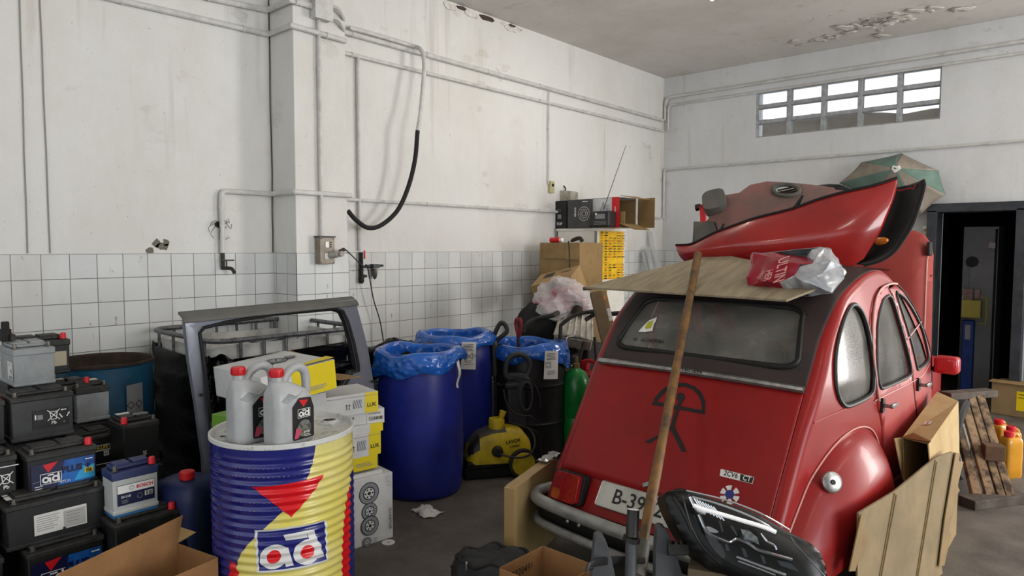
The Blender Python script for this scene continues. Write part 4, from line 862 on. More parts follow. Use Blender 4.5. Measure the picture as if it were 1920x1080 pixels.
# ================================================================ BLUE BARRELS, BLACK DRUM, PRESSURE WASHER, GAS
M_blu = mat('barrel_blue', '1d2a8c', .42, c2='18226f', ns=3); M_liner = mat('blue_liner', '1f5fba', .2, c2='184a97', ns=5, bump=.25, bs=16, coat=.25); M_bdrum = mat('black_drum', '17181a', .4, c2='2b2a28', ns=18, nlo=.5, nhi=.8, bump=.05)
def liner(t, r, h, seed, skirt=.125, puff=.012, drop=.22):
    rn = random.Random(seed); ph = [rn.uniform(0, 6.3) for _ in range(8)]
    o = Vector((seed*5.3, seed*2.1, 0)); ri = r-.042
    def f(u, v):
        a = 2*math.pi*u; wv_ = math.sin(2*a+ph[0])+.6*math.sin(5*a+ph[1])
        if v < .4: k = v/.4; rr = ri-.02*(1-k); z = h-drop*(1-k)+.012*wv_*k
        elif v < .5: k = (v-.4)/.1; rr = lerp(ri, r+.016, k); z = h+.012*wv_+.016*math.sin(k*math.pi)
        else: k = (v-.5)/.5; rr = r+.016+.022*math.sin(k*2.6); z = h+.012*wv_-skirt*(1+.34*math.sin(a+ph[6])+.13*math.sin(3*a+ph[5])+.10*math.sin(7*a+ph[4]))*k
        p = Vector((math.cos(a)*3, math.sin(a)*3, z*9))+o; e = min(1, abs(v-.45)*6)
        rr += e*(.020*(abs(mnoise.noise(p))-.25)+.012*(abs(mnoise.noise(p*2.3))-.25)+.006*mnoise.noise(p*5))
        if v > .5: rr = max(rr, r+.008)
        elif v < .4: rr = min(rr, ri)
        return (rr*math.cos(a), rr*math.sin(a), z)
    q = MB(); q.grid(f, 180, 36); q.build('liner_bag', M_liner, t, smooth=24)
    q = MB(); q.lathe([(r-.064, h-drop), (r*.6, h-drop-.03), (0, h-drop-.02)], 40); q.build('liner_bottom', M_liner, t)
def barrel(label, c, r, h, seed):
    t = thing('plastic_barrel', label, 'barrel', (c[0], c[1], 0)); q = MB()
    q.lathe([(0, .01), (r-.05, 0), (r-.03, .008), (r-.015, .04), (r-.004, .16), (r, h*.45), (r-.006, h*.72), (r-.02, h*.88), (r-.03, h*.93), (r-.02, h-.03), (r-.018, h), (r-.028, h), (r-.03, h-.05), (r-.035, .3)], 72); q.build('barrel', M_blu, t, smooth=60)
    liner(t, r-.012, h, seed); return t
def paper(t, ang, r, z0, z1, w, items, yaw=0):
    """sheet of paper stuck on the round side"""
    mp_ = lambda x, z: Vector((r*math.cos(ang+x/r), r*math.sin(ang+x/r), z))
    q = MB(); q.sheet([(-w/2, z0), (w/2, z0-.01), (w/2+.004, z1), (-w/2+.01, z1+.008)], [], lambda x, z: mp_(x, z)*1+Vector((0, 0, 0)), .02); p = q.build('notice_sheet', M_pap, t)
    q = MB(); m2 = lambda x, z: Vector(((r+.0015)*math.cos(ang+x/r), (r+.0015)*math.sin(ang+x/r), z)); rn = random.Random(int(z1*1000))
    for k in range(5): ww = rn.uniform(.5, .8)*w; q.sheet([(-ww/2, z1-.018-.011*k), (ww/2, z1-.018-.011*k), (ww/2, z1-.014-.011*k), (-ww/2, z1-.014-.011*k)], [], m2, .02)
    for k in range(3): ww = rn.uniform(.4, .7)*w; q.sheet([(-ww/2, z0+.03+.012*k), (ww/2, z0+.03+.012*k), (ww/2, z0+.033+.012*k), (-ww/2, z0+.033+.012*k)], [], m2, .02)
    for kind, cx, cz, s in items:
        if kind == 'd': q.sheet([(cx-s, cz), (cx, cz-s), (cx+s, cz), (cx, cz+s)], [[(cx-.8*s, cz), (cx, cz-.8*s), (cx+.8*s, cz), (cx, cz+.8*s)]], m2, .02); q.sheet([(cx-.1*s, cz-.15*s), (cx+.1*s, cz-.15*s), (cx+.1*s, cz+.45*s), (cx-.1*s, cz+.45*s)], [], m2, .02); q.sheet([(cx-.1*s, cz-.45*s), (cx+.1*s, cz-.45*s), (cx+.1*s, cz-.28*s), (cx-.1*s, cz-.28*s)], [], m2, .02)
        else:
            for e in (1, .6): q.sheet([(cx-s*e, cz-s*e), (cx+s*e, cz-s*e), (cx+s*e, cz+s*e), (cx-s*e, cz+s*e)], [[(cx-.85*s*e, cz-.85*s*e), (cx+.85*s*e, cz-.85*s*e), (cx+.85*s*e, cz+.85*s*e), (cx-.85*s*e, cz+.85*s*e)]], m2, .02)
    q.build('notice_print', M_blkp, p, smooth=0)
def ang_to(t, px, py, r): p = oncyl(px, py, (t.location.x, t.location.y), r); return math.atan2(p.y-t.location.y, p.x-t.location.x), p.z
b1 = barrel('large dark blue plastic barrel with blue liner bag nearest in front of the tiles', (-3.56, 3.065), .29, .955, 1)
b2 = barrel('dark blue plastic barrel with liner and hazard notice behind the nearest one', (-3.845, 3.66), .285, .985, 2)
a, z = ang_to(b2, 876, 665, .30); paper(b2, a, .328, .765, .955, .115, [('d', -.022, .855, .03), ('d', .03, .855, .026)])
q = MB(); a, z = ang_to(b1, 858, 680, .30); q.sheet([(-.02, .73), (.0, .72), (.018, .95), (-.015, .95)], [], lambda x, z_: Vector(((.312+.01*math.sin(z_*40))*math.cos(a+x/.3), (.312+.01*math.sin(z_*40))*math.sin(a+x/.3), z_)), .03); q.build('torn_paper_strip', M_pap, b1)
b3 = thing('steel_drum', 'black steel drum with blue liner and white notice behind the pressure washer', 'drum', (-3.56, 4.19, 0)); steel_drum(b3, M_bdrum, M_rust, .295, .88, 0); liner(b3, .29, .885, 3, skirt=.14)
a, z = ang_to(b3, 1029, 672, .31); paper(b3, a, .345, .655, .86, .125, [('s', -.025, .76, .022)])
# ---- pressure washer
M_py = mat('washer_yellow', 'c2a91a', .45, c2='8d7a22', ns=7, nlo=.45, nhi=.7); M_pg = mat('washer_grey', '4b4740', .7, c2='3a3733', ns=8)
wp = onz(932, 893, 0); wr_c = Vector((RT.x, RT.y, 0)).normalized(); wrz = math.atan2(wr_c.y, wr_c.x)+R_(14)
pw = thing('pressure_washer', 'yellow and black pressure washer in front of the black drum', 'pressure washer', (wp.x-.05, wp.y+.055, 0), wrz)
def hump(u, v):
    x = lerp(-.24, .22, u); a = math.pi*v; top_ = interp(((-.24, .13), (-.22, .23), (-.15, .31), (-.05, .345), (.08, .35), (.17, .33), (.22, .26)), x); w = interp(((-.24, .08), (-.2, .125), (0, .135), (.22, .125)), x)
    c, s = math.cos(a), math.sin(a); e = .55
    return (x, -w*abs(c)**e*(1 if c > 0 else -1), .11+(top_-.11)*abs(s)**e)
q = MB(); q.grid(hump, 24, 20); q.add([hump(0, v/20) for v in range(21)], [tuple(range(20, -1, -1))]); q.add([hump(1, v/20) for v in range(21)], [tuple(range(21))]); q.build('body_cover', M_py, pw, smooth=50)
q = MB()
for k in range(2): q.box((-.02, 0, .1), (.46, .25, .06)); q.box((-.06, 0, .045), (.40, .24, .09))
q.build('base', M_blk, pw, bevel=.015, bseg=3)
def dust(u, v): p = Vector(hump(lerp(.06, .62, u), lerp(.30, .72, v))); return p+Vector((0, 0, .003))
q = MB(); q.grid(dust, 10, 8); q.build('grey_top_panel', M_pg, pw, smooth=60)
q = MB(); q.grid(lambda u, v: Vector(hump(lerp(.03, .20, u), lerp(.10, .42, v)))+Vector((-.004, -.004, .003)), 6, 8); q.build('vent_panel', M_blk, pw, smooth=60)
q = MB(); q.lathe([(.058, .31), (.058, .40), (.054, .41), (0, .412)], 24, Matrix.Translation((-.01, -.02, 0))); q.build('tank_cap', M_py, pw)
q = MB(); q.tube([(.02, -.02, .40), (.04, -.02, .46)], [.02, .026], 14); q.build('tank_spout', M_py, pw)
for sy in (-1, 1):
    M = Matrix.Translation((.155, sy*.135, .105)) @ Matrix.Rotation(math.pi/2*-sy, 4, 'X').inverted()
    M = Matrix.Translation((.155, sy*.15, .105)) @ Matrix.Rotation(math.pi/2, 4, 'X')
    q = MB(M); q.lathe([(.085, -.022), (.105, -.018), (.105, .018), (.085, .022), (.07, .02)], 28); w = q.build('wheel', M_blk, pw)
    q = MB(M); q.lathe([(.086, -.02), (.08, -.026), (.02, -.028), (0, -.03)], 24); q.lathe([(.086, .02), (.08, .026), (.02, .028), (0, .03)], 24); q.build('wheel_disc', M_py, w)
q = MB(); q.tube([(-.03, -.135, .2), (-.03, -.185, .2)], [.042, .03], 18); q.tube([(-.03, -.18, .2), (-.03, -.21, .2)], .014, 12); q.build('outlet', M_blk, pw)
q = MB(); q.tube(catmull([(-.03, -.20, .2), (.04, -.23, .185), (.12, -.22, .17), (.2, -.2, .19), (.24, -.16, .26), (.22, -.06, .33), (.1, .04, .36)], 8), .0075, 8); q.build('outlet_hose', M_blk, pw)
lb = Label(frame((.085, -.137, .265), (1, .02, 0), (0, .28, 1))); lb.text('LAVOR', .034, 0, 0, M_blkp, .03, 1.0, rot=6); lb.text('SUMMER', .020, .01, -.035, M_blkp, .02, rot=6); lb.build('lettering', pw)
q = MB()
q.box((.17, .11, .50), (.15, .07, .42), 0, (R_(-4), 0, 0)); q.box((.17, .085, .62), (.19, .05, .05)); q.build('back_panel', mat('washer_dark', '2d2d2f', .55, c2='242425', ns=9), pw, bevel=.02, bseg=3)
hl = catmull([(.10, .1, .68), (.085, .1, .74), (.11, .1, .82), (.18, .1, .85), (.25, .1, .82), (.275, .1, .75), (.24, .1, .68), (.17, .1, .66)], 6, True)
q = MB(); q.tube(hl, .02, 10, closed=True); q.build('carry_handle', MATS['washer_dark'], pw)
q = MB()
for k in range(6):
    rr = .055+.004*k; q.tube([(.225+.8*rr*math.cos(t), .02+.012*k, .55+1.9*rr*math.sin(t)) for t in [i*math.pi/12 for i in range(24)]], .0085, 7, closed=True)
q.build('coiled_hose', mat('hose_grey', '323234', .6), pw)
q = MB(); q.tube(catmull([(.1, .08, .66), (.18, .02, .69), (.28, .05, .64), (.33, .05, .55), (.34, .06, .45)], 6), .007, 7); q.tube(catmull([(.1, .05, .36), (.2, .02, .33), (.3, .0, .28), (.33, 0, .2), (.33, -.02, .05)], 6), .006, 6); q.tube(catmull([(.06, .06, .6), (.08, .03, .5), (.15, .02, .42), (.25, .02, .4), (.3, .04, .36)], 6), .006, 6); q.build('loose_cable', M_blk, pw)
# ---- spray lance leaning on the second barrel
g0 = dep(931, 764, 5.02); g1 = dep(942, 690, 5.0)
ln = thing('spray_lance', 'black spray lance with trigger handle standing between the blue barrel and black drum', 'spray lance', (dep(930, 790, 5.36).x, dep(930, 790, 5.36).y, 0))
P = lambda x, y, t=5.36: dep(x, y, t)
q = MB(); q.tube([P(930, 860), P(930, 760), P(928, 690), P(926, 650)], .012, 10); q.build('lance_tube', M_rub, ln, world=True)
q = MB(); q.tube([P(928, 705), P(926, 650), P(924, 628)], [.026, .034, .026], 12); q.build('gun_body', M_blk, ln, world=True)
q = MB(); q.tube(catmull([P(925, 632), P(934, 612), P(941, 605), P(949, 612), P(950, 622), P(938, 633), P(930, 640)], 5), .018, 10); q.build('trigger_loop', M_blk, ln, world=True)
q = MB(); q.tube(catmull([P(932, 645), P(945, 646), P(955, 655), P(957, 675), P(955, 700)], 5), .008, 8); q.build('lance_hose', M_blk, ln, world=True)
# ---- green gas cylinder and red canister behind
M_ggrn = mat('gas_green', '117a33', .3, c2='0e6a2b', ns=4, coat=.2)
gc = dep(1080, 735, 5.55); gt = thing('gas_cylinder', 'green gas cylinder between the black drum and the car', 'gas cylinder', (gc.x, gc.y, 0)); gr = .117
g6 = lambda P: [(r_, z_*1.22) for r_, z_ in P]
q = MB(); q.lathe(g6([(0, .02), (gr-.02, .0), (gr-.005, .03), (gr, .06), (gr, .24), (gr-.003, .245), (gr-.003, .25), (gr, .255), (gr, .43), (gr-.012, .49), (gr-.04, .535), (gr-.08, .555), (.03, .562)]), 48); q.build('vessel', M_ggrn, gt, smooth=50)
q = MB(); q.lathe([(.028, .685), (.028, .72), (.016, .725), (.016, .775), (0, .777)], 18); q.lathe([(.02, .67), (.02, .715), (0, .72)], 16, Matrix.Translation((-.06, -.02, 0))); q.build('valve', mat('brass', '8d7a4a', .35, metal=.8), gt)
rc = dep(1106, 705, 5.85); rt_ = thing('red_canister', 'small red fuel canister half hidden behind the green gas cylinder', 'canister', (rc.x, rc.y, 0))
q = MB(); q.box((0, 0, .3), (.2, .14, .6)); q.build('body', mat('canister_red', 'b5202a', .4), rt_, bevel=.03, bseg=3)
q = MB(); q.tube(catmull([(-.08, 0, .59), (-.06, 0, .68), (.05, 0, .68), (.09, 0, .58)], 5), .016, 10); q.box((-.05, 0, .65), (.06, .05, .07)); q.build('handle', MATS['canister_red'], rt_)
# litter on the floor
lt = onz(800, 962, 0); t = thing('crumpled_paper', 'crumpled white paper on the floor in front of the nearest blue barrel', 'paper', lt)
rn = random.Random(8); pts = {}
def crum(u, v):
    k = (round(u*10), round(v*7)); pts.setdefault(k, rn.uniform(0, .025)); e = math.sin(u*math.pi)*math.sin(v*math.pi)
    return (lerp(-.09, .09, u)+.01*math.sin(v*6), lerp(-.06, .06, v)+.015*math.sin(u*7), .004+pts[k]*.7+.028*e)
q = MB(); q.grid(crum, 10, 7); q.build('sheet', M_pap, t, smooth=20, solid=.002)
lt = onz(728, 1018, 0); t = thing('washer_ring', 'small flat white ring on the floor beside the white parts box', 'ring', lt); MB().lathe([(.008, .001), (.036, .001), (.037, .003), (.036, .005), (.008, .005), (.008, .001)], 28).build('ring', M_pap, t)

# black rubbish bag heaped between the caged container and the nearest barrels
def crumpled_lump(rad, sc_, amp, seed, sub=5):
    b = bmesh.new(); bmesh.ops.create_icosphere(b, subdivisions=sub, radius=1); o = Vector((seed*3.1, seed*1.7, 0)); q = MB()
    for v in b.verts:
        n = v.co.normalized(); k = 1+amp*mnoise.noise(n*1.6+o)-amp*.35*abs(mnoise.noise(n*3.1+o))-amp*.2*abs(mnoise.noise(n*7+o)); v.co = Vector((n.x*sc_[0], n.y*sc_[1], max(-.8, n.z)*sc_[2]))*rad*k
    q.add([v.co.copy() for v in b.verts], [tuple(w.index for w in f.verts) for f in b.faces]); b.free(); return q
rb = dep(738, 690, 5.0); t = thing('rubbish_bag', 'black rubbish bag heaped by the tiles behind the nearest blue barrel', 'bag', (rb.x+.04, rb.y, .46), YAW)
crumpled_lump(.46, (1.0, .55, 1.25), .22, 4).build('bag_skin', M_film, t, smooth=26)
# ================================================================ FAR CORNER: CABINET AND CLUTTER
M_cab = mat('cabinet_white', 'e6e3da', .45, c2='d5d1c7', ns=4); M_cabd = mat('cabinet_edge', '8a8780', .5)
ca = onx(1046, 425, XW+.06); cyl_y = ca.y; cx1 = ony(1117, 427, cyl_y).x; cxw = cx1-(XW+.06); cd_ = onx(1170, 427, cx1).y-cyl_y; ch_ = ony(1117, 428, cyl_y).z
cb = thing('cabinet', 'tall off-white cabinet with yellow stickers on its side near the far corner', 'cabinet', ((XW+.06+cx1)/2, cyl_y+cd_/2, 0))
MB().box((0, 0, ch_/2+.02), (cxw, cd_, ch_-.04)).build('body', M_cab, cb, bevel=.006)
MB().box((cxw/2+.006, 0, ch_/2+.03), (.022, cd_-.01, ch_-.12)).build('door', M_cab, cb, bevel=.004)
MB().box((cxw/2+.0, -cd_/2+.006, ch_/2), (.03, .014, ch_-.06)).build('edge_strip', M_cabd, cb)
MB().box((0, 0, ch_-.012), (cxw+.03, cd_+.02, .03)).build('top_board', M_cab, cb, bevel=.004)
lb = Label(frame((cxw/2+.0175, 0, ch_-.02), (0, 1, 0), (0, 0, 1)))
sy0, sz0 = onx(1124, 433, cx1+.017), onx(1168, 522, cx1+.017)
W_ = sz0.y-sy0.y; H_ = sy0.z-sz0.z; yc = (sy0.y+sz0.y)/2-(cyl_y+cd_/2); zc_ = (sy0.z+sz0.z)/2-(ch_-.02)
lb.rect(yc, zc_, W_, H_, mat('sticker_sheet_yellow', 'f0c419', .5, c2='e0a915', ns=20)); rn = random.Random(21)
M_orp = mat('orange_print', 'd8780f', .5)
for i in range(6):
    for j in range(9):
        x = yc-W_/2+W_*(i+.5)/6; z = zc_-H_/2+H_*(j+.5)/9
        if rn.random() < .8: lb.text(rn.choice(('STOP', 'ITV', 'GAS', 'OK', 'AIRE', 'NO')), .03, x, z+.01, rn.choice((M_blkp, M_orp, M_blkp)), .03, .7); lb.rect(x, z-.018, .05, .01, rn.choice((M_orp, M_blkp)))
lb.build('yellow_stickers', cb)
ztop = ch_+.004
def ctop(px, py, Y): return ony(px, py, Y)
def tbox(label, xl, xr, ytop, Y, m, dpt, name='parts_carton', z=None):
    a, b = ony(xl, 430, Y), ony(xr, 430, Y); h = ony((xl+xr)/2, ytop, Y).z-(z or ztop)
    t = thing(name, label, 'box', ((a.x+b.x)/2, Y+dpt/2, z or ztop)); w = b.x-a.x
    MB().box((0, 0, h/2), (w, dpt, h)).build('carton', m, t, bevel=.002, smooth=0); return t, w, h, dpt
Y0 = cyl_y-.02
# two dark cartons with white prints
t, w, h, d = tbox('black carton with small white square at the left end on top of the cabinet', 1036, 1062, 377, Y0+.05, mat('carton_black', '1d1d1f', .5), .3)
lb = Label(frame((0, -d/2-.0006, h/2), (1, 0, 0), (0, 0, 1))); lb.rect(.0, -.02, .05, .045, M_bgrey); lb.text('TOP', .04, 0, -h*.33, M_wht, .03); lb.lines(-.0, .06, .06, 2, .02, M_gryp, .005); lb.build('print', t)
t, w, h, d = tbox('dark grey carton with white concentric circles on top of the cabinet', 1064, 1107, 374, Y0, mat('carton_dark', '3a3a3c', .5, c2='4a4a4c', ns=3), .32)
lb = Label(frame((0, -d/2-.0006, h/2), (1, 0, 0), (0, 0, 1)))
for r_ in (.075, .05, .028): lb.ring(.065, .0, r_, .004, M_wht)
lb.text('ekom', .045, -.05, .02, M_wht, .01, rot=90); lb.rect(.08, h*.42, .07, .006, M_wht); lb.rect(-.0, 0, .003, h, M_blkp); lb.build('print', t)
# white and red box with its right end open
a, b, c = ony(1110, 430, Y0+.04), ony(1148, 430, Y0+.04), ony(1160, 430, Y0+.04); hx = ony(1150, 370, Y0+.04).z-ztop
t = thing('open_carton', 'white and red carton lying open towards the right on top of the cabinet', 'box', ((a.x+c.x)/2, Y0+.04, ztop)); w = c.x-a.x
q = MB()
for cc_, dd_ in (((0, .002, hx/2), (w, .004, hx)), ((0, .34, hx/2), (w, .004, hx)), ((0, .17, .002), (w, .34, .004)), ((0, .17, hx-.002), (w, .34, .004)), ((-w/2, .17, hx/2), (.004, .34, hx))): q.box(cc_, dd_)
q.build('carton', M_bwhite, t, smooth=0)
q = MB(); q.box((w/2-.04, -.001, hx/2), (.09, .003, hx)); q.box((w/2-.04, .17, hx+.001), (.09, .34, .002)); q.build('red_band', M_redp, t, smooth=0)
lb = Label(frame((0, -.0015, hx/2), (1, 0, 0), (0, 0, 1))); lb.lines(.02, .08, .12, 5, .018, M_gryp, .005); lb.text('ac', .05, .0, -.07, M_redp); lb.text('delphi', .026, w/2-.045, .03, M_wht, .02, rot=90); lb.build('print', t)
q = MB(); q.box((w/2+.12, .34, hx/2), (.25, .004, hx), 0, (0, 0, R_(-14))); q.box((w/2+.09, .17, hx-.0), (.18, .3, .004), 0, (0, R_(12), 0)); q.box((w/2+.1, .15, .01), (.2, .3, .004), 0, (0, R_(20), 0)); q.box((w/2+.03, .03, hx*.3), (.05, .006, hx*.45)); q.build('brown_flap', M_card, t, smooth=0)
q = MB(); q.box((.0, .338, hx/2), (w-.02, .002, hx-.02)); q.build('brown_inside', M_card, t, smooth=0)
# radio with long aerial
rc_ = ony(1126, 425, Y0-.06); rd = thing('radio', 'black radio with long thin aerial on the cabinet front', 'radio', (rc_.x, Y0-.02, ztop))
MB().box((0, 0, .085), (.25, .16, .17)).build('body', M_blk, rd, bevel=.02, bseg=3)
lb = Label(frame((0, -.0805, .085), (1, 0, 0), (0, 0, 1))); lb.rect(.02, .03, .12, .05, M_gryp); lb.lines(.02, -.02, .15, 3, .015, M_gryp, .005, 0); lb.poly(disc(.012, 12, -.03, .055), M_wht); lb.build('front_panel', rd)
a0_ = Vector((rc_.x-.02, Y0-.04, ztop+.17)); a1_ = ony(1174, 272, Y0+.0)
MB().tube([Vector((0, 0, .17)), a1_-Vector(rd.location)], [.004, .0025], 6).build('aerial', M_dkst, rd)
MB().lathe([(.045, .16), (.006, .27)], 4, Matrix.Translation((-.01, .02, 0))).build('aerial_base', M_gryp, rd)
# white canister lying against the wall on a wall bracket above the boxes
p = ony(1058, 376, Y0+.2); t = thing('white_canister', 'dusty white canister lying on the black cartons against the wall', 'canister', (p.x, Y0+.2, ony(1086, 374, Y0).z+.002))
q = MB(); w = .30; q.add([], []); q.prism([(-w/2, 0), (w/2, 0), (w/2, .10), (w*.3, .115), (-.03, .125), (-w*.45, .08)], .14, Matrix(((1, 0, 0, 0), (0, 0, 1, -.07), (0, 1, 0, 0), (0, 0, 0, 1)))); q.build('body', mat('dusty_white', 'b7b2a6', .6, c2='8f8778', ns=14), t, bevel=.012)
MB().tube([(-w/2, 0, .04), (-w/2-.04, 0, .04)], .022, 12).build('cap', M_blk, t); MB().tube(catmull([(.0, 0, .115), (.02, 0, .14), (-.01, 0, .18)], 4), .007, 7).build('hook', M_rub, t)
# brown cartons in front of the cabinet
M_cc = [M_card, mat('cardboard_b', 'a08259', .85, c2='8f734c', ns=4)]
def fbox(label, px, Y, dpt, m, z0, rz=0, flaps=True):
    xl, xr, yt = px; a, b = ony(xl, yt, Y), ony(xr, yt, Y); h = a.z-z0; w = b.x-a.x
    t = thing('cardboard_box', label, 'box', ((a.x+b.x)/2, Y+dpt/2, z0), rz); MB().box((0, 0, h/2), (w, dpt, h)).build('carton', m, t, bevel=.003, smooth=0)
    if flaps:
        q = MB(); q.box((-w*.08, -dpt/2-.006, h-.08), (w*.62, .006, .16), 0, (R_(-4), 0, 0)); q.box((w*.34, -dpt/2-.008, h-.085), (w*.3, .006, .17), 0, (R_(-6), 0, R_(5))); q.build('flap', m, t, smooth=0)
    return t
Yc = cyl_y-.55
zb = ony(1040, 560, Yc).z
t1 = fbox('large plain brown carton under the flapped one at the foot of the cabinet', (1002, 1090, 540), Yc-.02, .45, M_cardd, 0, flaps=False)
zb = ony(1040, 540, Yc-.02).z
fbox('upright brown carton with hanging flaps in front of the white cabinet', (1012, 1087, 455), Yc, .4, M_card, zb+.001)
zz_ = ony(1050, 455, Yc).z
p = ony(1043, 452, Yc+.1); t = thing('spray_can', 'small red and white can lying on the upright brown carton', 'can', (p.x, Yc+.1, zz_+.028)); MB().tube([(-.07, 0, 0), (.05, 0, 0)], .027, 14).build('can_body', M_redp, t); MB().tube([(.05, 0, 0), (.08, 0, 0)], .02, 12).build('cap', M_wht, t)
t = tag(MB().box((p.x+.1, Yc+.15, zz_+.004), (.12, .09, .006)).build('paper_card', M_pap), 'white card lying beside the small red can', 'card')
t = thing('hand_grip', 'brown hook-shaped strap grip lying on the upright carton', 'grip', (ony(1079, 450, Yc+.1).x, Yc+.12, zz_+.015)); MB().tube(catmull([(-.07, 0, .0), (-.02, 0, .02), (.04, 0, .03), (.07, 0, -.0)], 5), [.012, .015, .018, .02], 10).build('grip_body', M_rust, t); MB().tube(catmull([(.07, -.23, 0), (.10, -.25, -.15), (.11, -.26, -.4), (.12, -.26, -.6)], 5), .007, 6).build('strap', M_blk, t)
# tilted torn carton
p = dep(1048, 536, 6.72); t = thing('cardboard_box', 'torn brown carton lying tilted with black lettering on its upper face', 'box', p, 0, rot=(R_(18), R_(-14), YAW+R_(-25)))
MB().box((0, 0, 0), (.42, .34, .22)).build('carton', MATS['cardboard_b'], t, smooth=0, bevel=.003)
lb = Label(frame((.02, -.172, .02), (1, 0, 0), (0, 0, 1))); lb.text('S/INC.', .07, .02, .03, M_blkp, .02); lb.build('print', t)
lb = Label(frame((.02, .05, .112), (1, 0, 0), (0, 1, 0))); lb.rect(-.1, 0, .1, .12, M_blkp); lb.text('KEEP', .05, .08, 0, M_blkp, .02); lb.build('print_top', t)
MB().box((-.3, -.02, -.09), (.2, .3, .005), 0, (0, R_(-25), 0)).build('torn_flap', M_cardd, t, smooth=0)
# translucent bag heap with pink inside
def blob(name, label, cat, c, rad, m, seed, sc_=(1, 1, 1), amp=.25, sub=5, rz=0, part='skin', facet=16):
    """crumpled thin film: creased lump"""
    t = thing(name, label, cat, c, rz) if name else None; b = bmesh.new(); bmesh.ops.create_icosphere(b, subdivisions=sub, radius=1); o = Vector((seed*3.1, seed*1.7, 0))
    for v in b.verts:
        n = v.co.normalized(); k = 1+amp*1.1*mnoise.noise(n*1.6+o)-amp*.35*abs(mnoise.noise(n*3.1+o))-amp*.16*abs(mnoise.noise(n*6.5+o))-amp*.07*abs(mnoise.noise(n*15+o))
        v.co = Vector((n.x*sc_[0], n.y*sc_[1], max(-.7, n.z)*sc_[2]))*rad*k
    q = MB(); q.add([v.co.copy() for v in b.verts], [tuple(w.index for w in f.verts) for f in b.faces]); b.free()
    if t is None: return q
    q.build(part, m, t, smooth=facet); return t
def film(name, col, a, rough=.2):
    m = mat(name, col, rough, bump=.8, bs=30); m.node_tree.nodes['Principled BSDF'].inputs['Alpha'].default_value = a; return m
M_clear = film('clear_film', 'dcd8d8', .42); M_pink = mat('pink_inside', 'b06a72', .5, c2='d9c7c8', ns=6, bump=.5, bs=14)
c_ = dep(1060, 566, 6.25)
t = blob('plastic_bag', 'crumpled clear plastic bag with pink print on top of the dark clutter', 'bag', c_, .215, M_clear, 5, (1.25, .8, .85), .55, rz=YAW)
blob(None, None, None, c_, .16, M_pink, 9, (1.3, .75, .7), .6).build('pink_content', M_pink, t, smooth=20)
# black sack, tubular frame, grey cowling, red tool
t = blob('black_sack', 'black sack leaning on the tiles left of the clear plastic bag', 'sack', dep(1008, 597, 6.3)+Vector((0, 0, -.1)), .22, M_rub, 12, (.9, .6, 1.2), amp=.12, rz=YAW)
M_bk2 = mat('dusty_black', '222120', .7, c2='34312d', ns=16)
t = thing('hand_trolley', 'black tubular handles of a trolley standing behind the black drum', 'trolley', (dep(1052, 700, 5.95).x, dep(1052, 700, 5.95).y, 0))
D = lambda x, y, tt=5.93: dep(x, y, tt)
q = MB(); q.tube(catmull([D(980, 622), D(990, 606), D(1010, 597), D(1034, 592, 5.75), D(1046, 586, 5.8)], 5), .02, 10); q.tube(catmull([D(1051, 780), D(1051, 700), D(1051, 620), D(1056, 606), D(1080, 590), D(1105, 585), D(1126, 582, 5.75)], 6), .017, 10); q.tube(catmull([D(1126, 582, 5.75), D(1110, 592), D(1098, 600)], 4), .018, 10); q.build('handle_tube', M_bk2, t, world=True)
q = MB(); q.tube(catmull([D(1076, 631, 5.8), D(1066, 632, 5.8), D(1062.5, 640, 5.8), D(1062.5, 675, 5.8), D(1066, 685, 5.8), D(1078, 687, 5.8)], 5), .012, 10); q.build('chrome_tube', M_chrome, t, world=True)
q = MB(); q.tube([D(1051, 700), Vector((D(1051, 700).x, D(1051, 700).y, .02))], .017, 8); q.tube([D(1095, 640), D(1080, 700), D(1075, 760)], .014, 8); q.tube([D(1115, 632, 5.8), D(1120, 700, 5.8), D(1118, 780, 5.8)], .014, 8); q.build('frame_tube', M_bk2, t, world=True)
M_cow = mat('dusty_alloy', 'bcb7ac', .5, metal=.2, c2='8d877c', ns=12, bump=.08)
cw = dep(1078, 612, 6.12); t = thing('engine_cover', 'dusty ribbed grey engine cover lying on the trolley', 'engine part', cw, 0, rot=(R_(38), R_(8), YAW-.1))
def cov(u, v): x = lerp(-.17, .17, u); y = lerp(-.16, .13, v); return (x*(1-.18*v), y, .05*math.cos(x*7)*(1-.3*(y/.16)**2)+.012*(1 if (int(u*24) % 4 == 0) else 0))
q = MB(); q.grid(cov, 24, 10); q.build('cover_top', M_cow, t, solid=.012)
q = MB(); q.box((0, -.155, -.05), (.33, .02, .12)); q.box((0, -.02, -.06), (.3, .24, .08)); q.build('cover_skirt', M_cow, t, bevel=.01)
q = MB(); q.lathe([(.045, 0), (.045, .1), (.03, .12), (0, .12)], 18, Matrix.Translation((-.0, .1, .05)) @ Matrix.Rotation(R_(-30), 4, 'X')); q.build('dark_filter', M_rust, t)
t = thing('scrap_engine', 'dark engine block and pipes heaped on the trolley under the grey cover', 'engine', (dep(1092, 700, 6.35).x, dep(1092, 700, 6.35).y, 0))
zt_e = dep(1085, 640, 6.35).z; q = MB(); q.box((0, 0, zt_e/2), (.34, .3, zt_e-.02)); q.box((-.3, .05, zt_e*.45), (.3, .25, zt_e*.9)); q.build('block', M_bk2, t, bevel=.02)
q = MB(); rn = random.Random(6)
for k in range(9):
    x, y, z = rn.uniform(-.18, .18), -.17, rn.uniform(zt_e*.5, zt_e)
    q.tube(catmull([(x, y, z), (x+rn.uniform(-.1, .1), y-.05, z-rn.uniform(.05, .15)), (x+rn.uniform(-.15, .15), y-.02, z-rn.uniform(.2, .3))], 5), rn.uniform(.006, .016), 7)
q.build('pipes', M_rub, t)
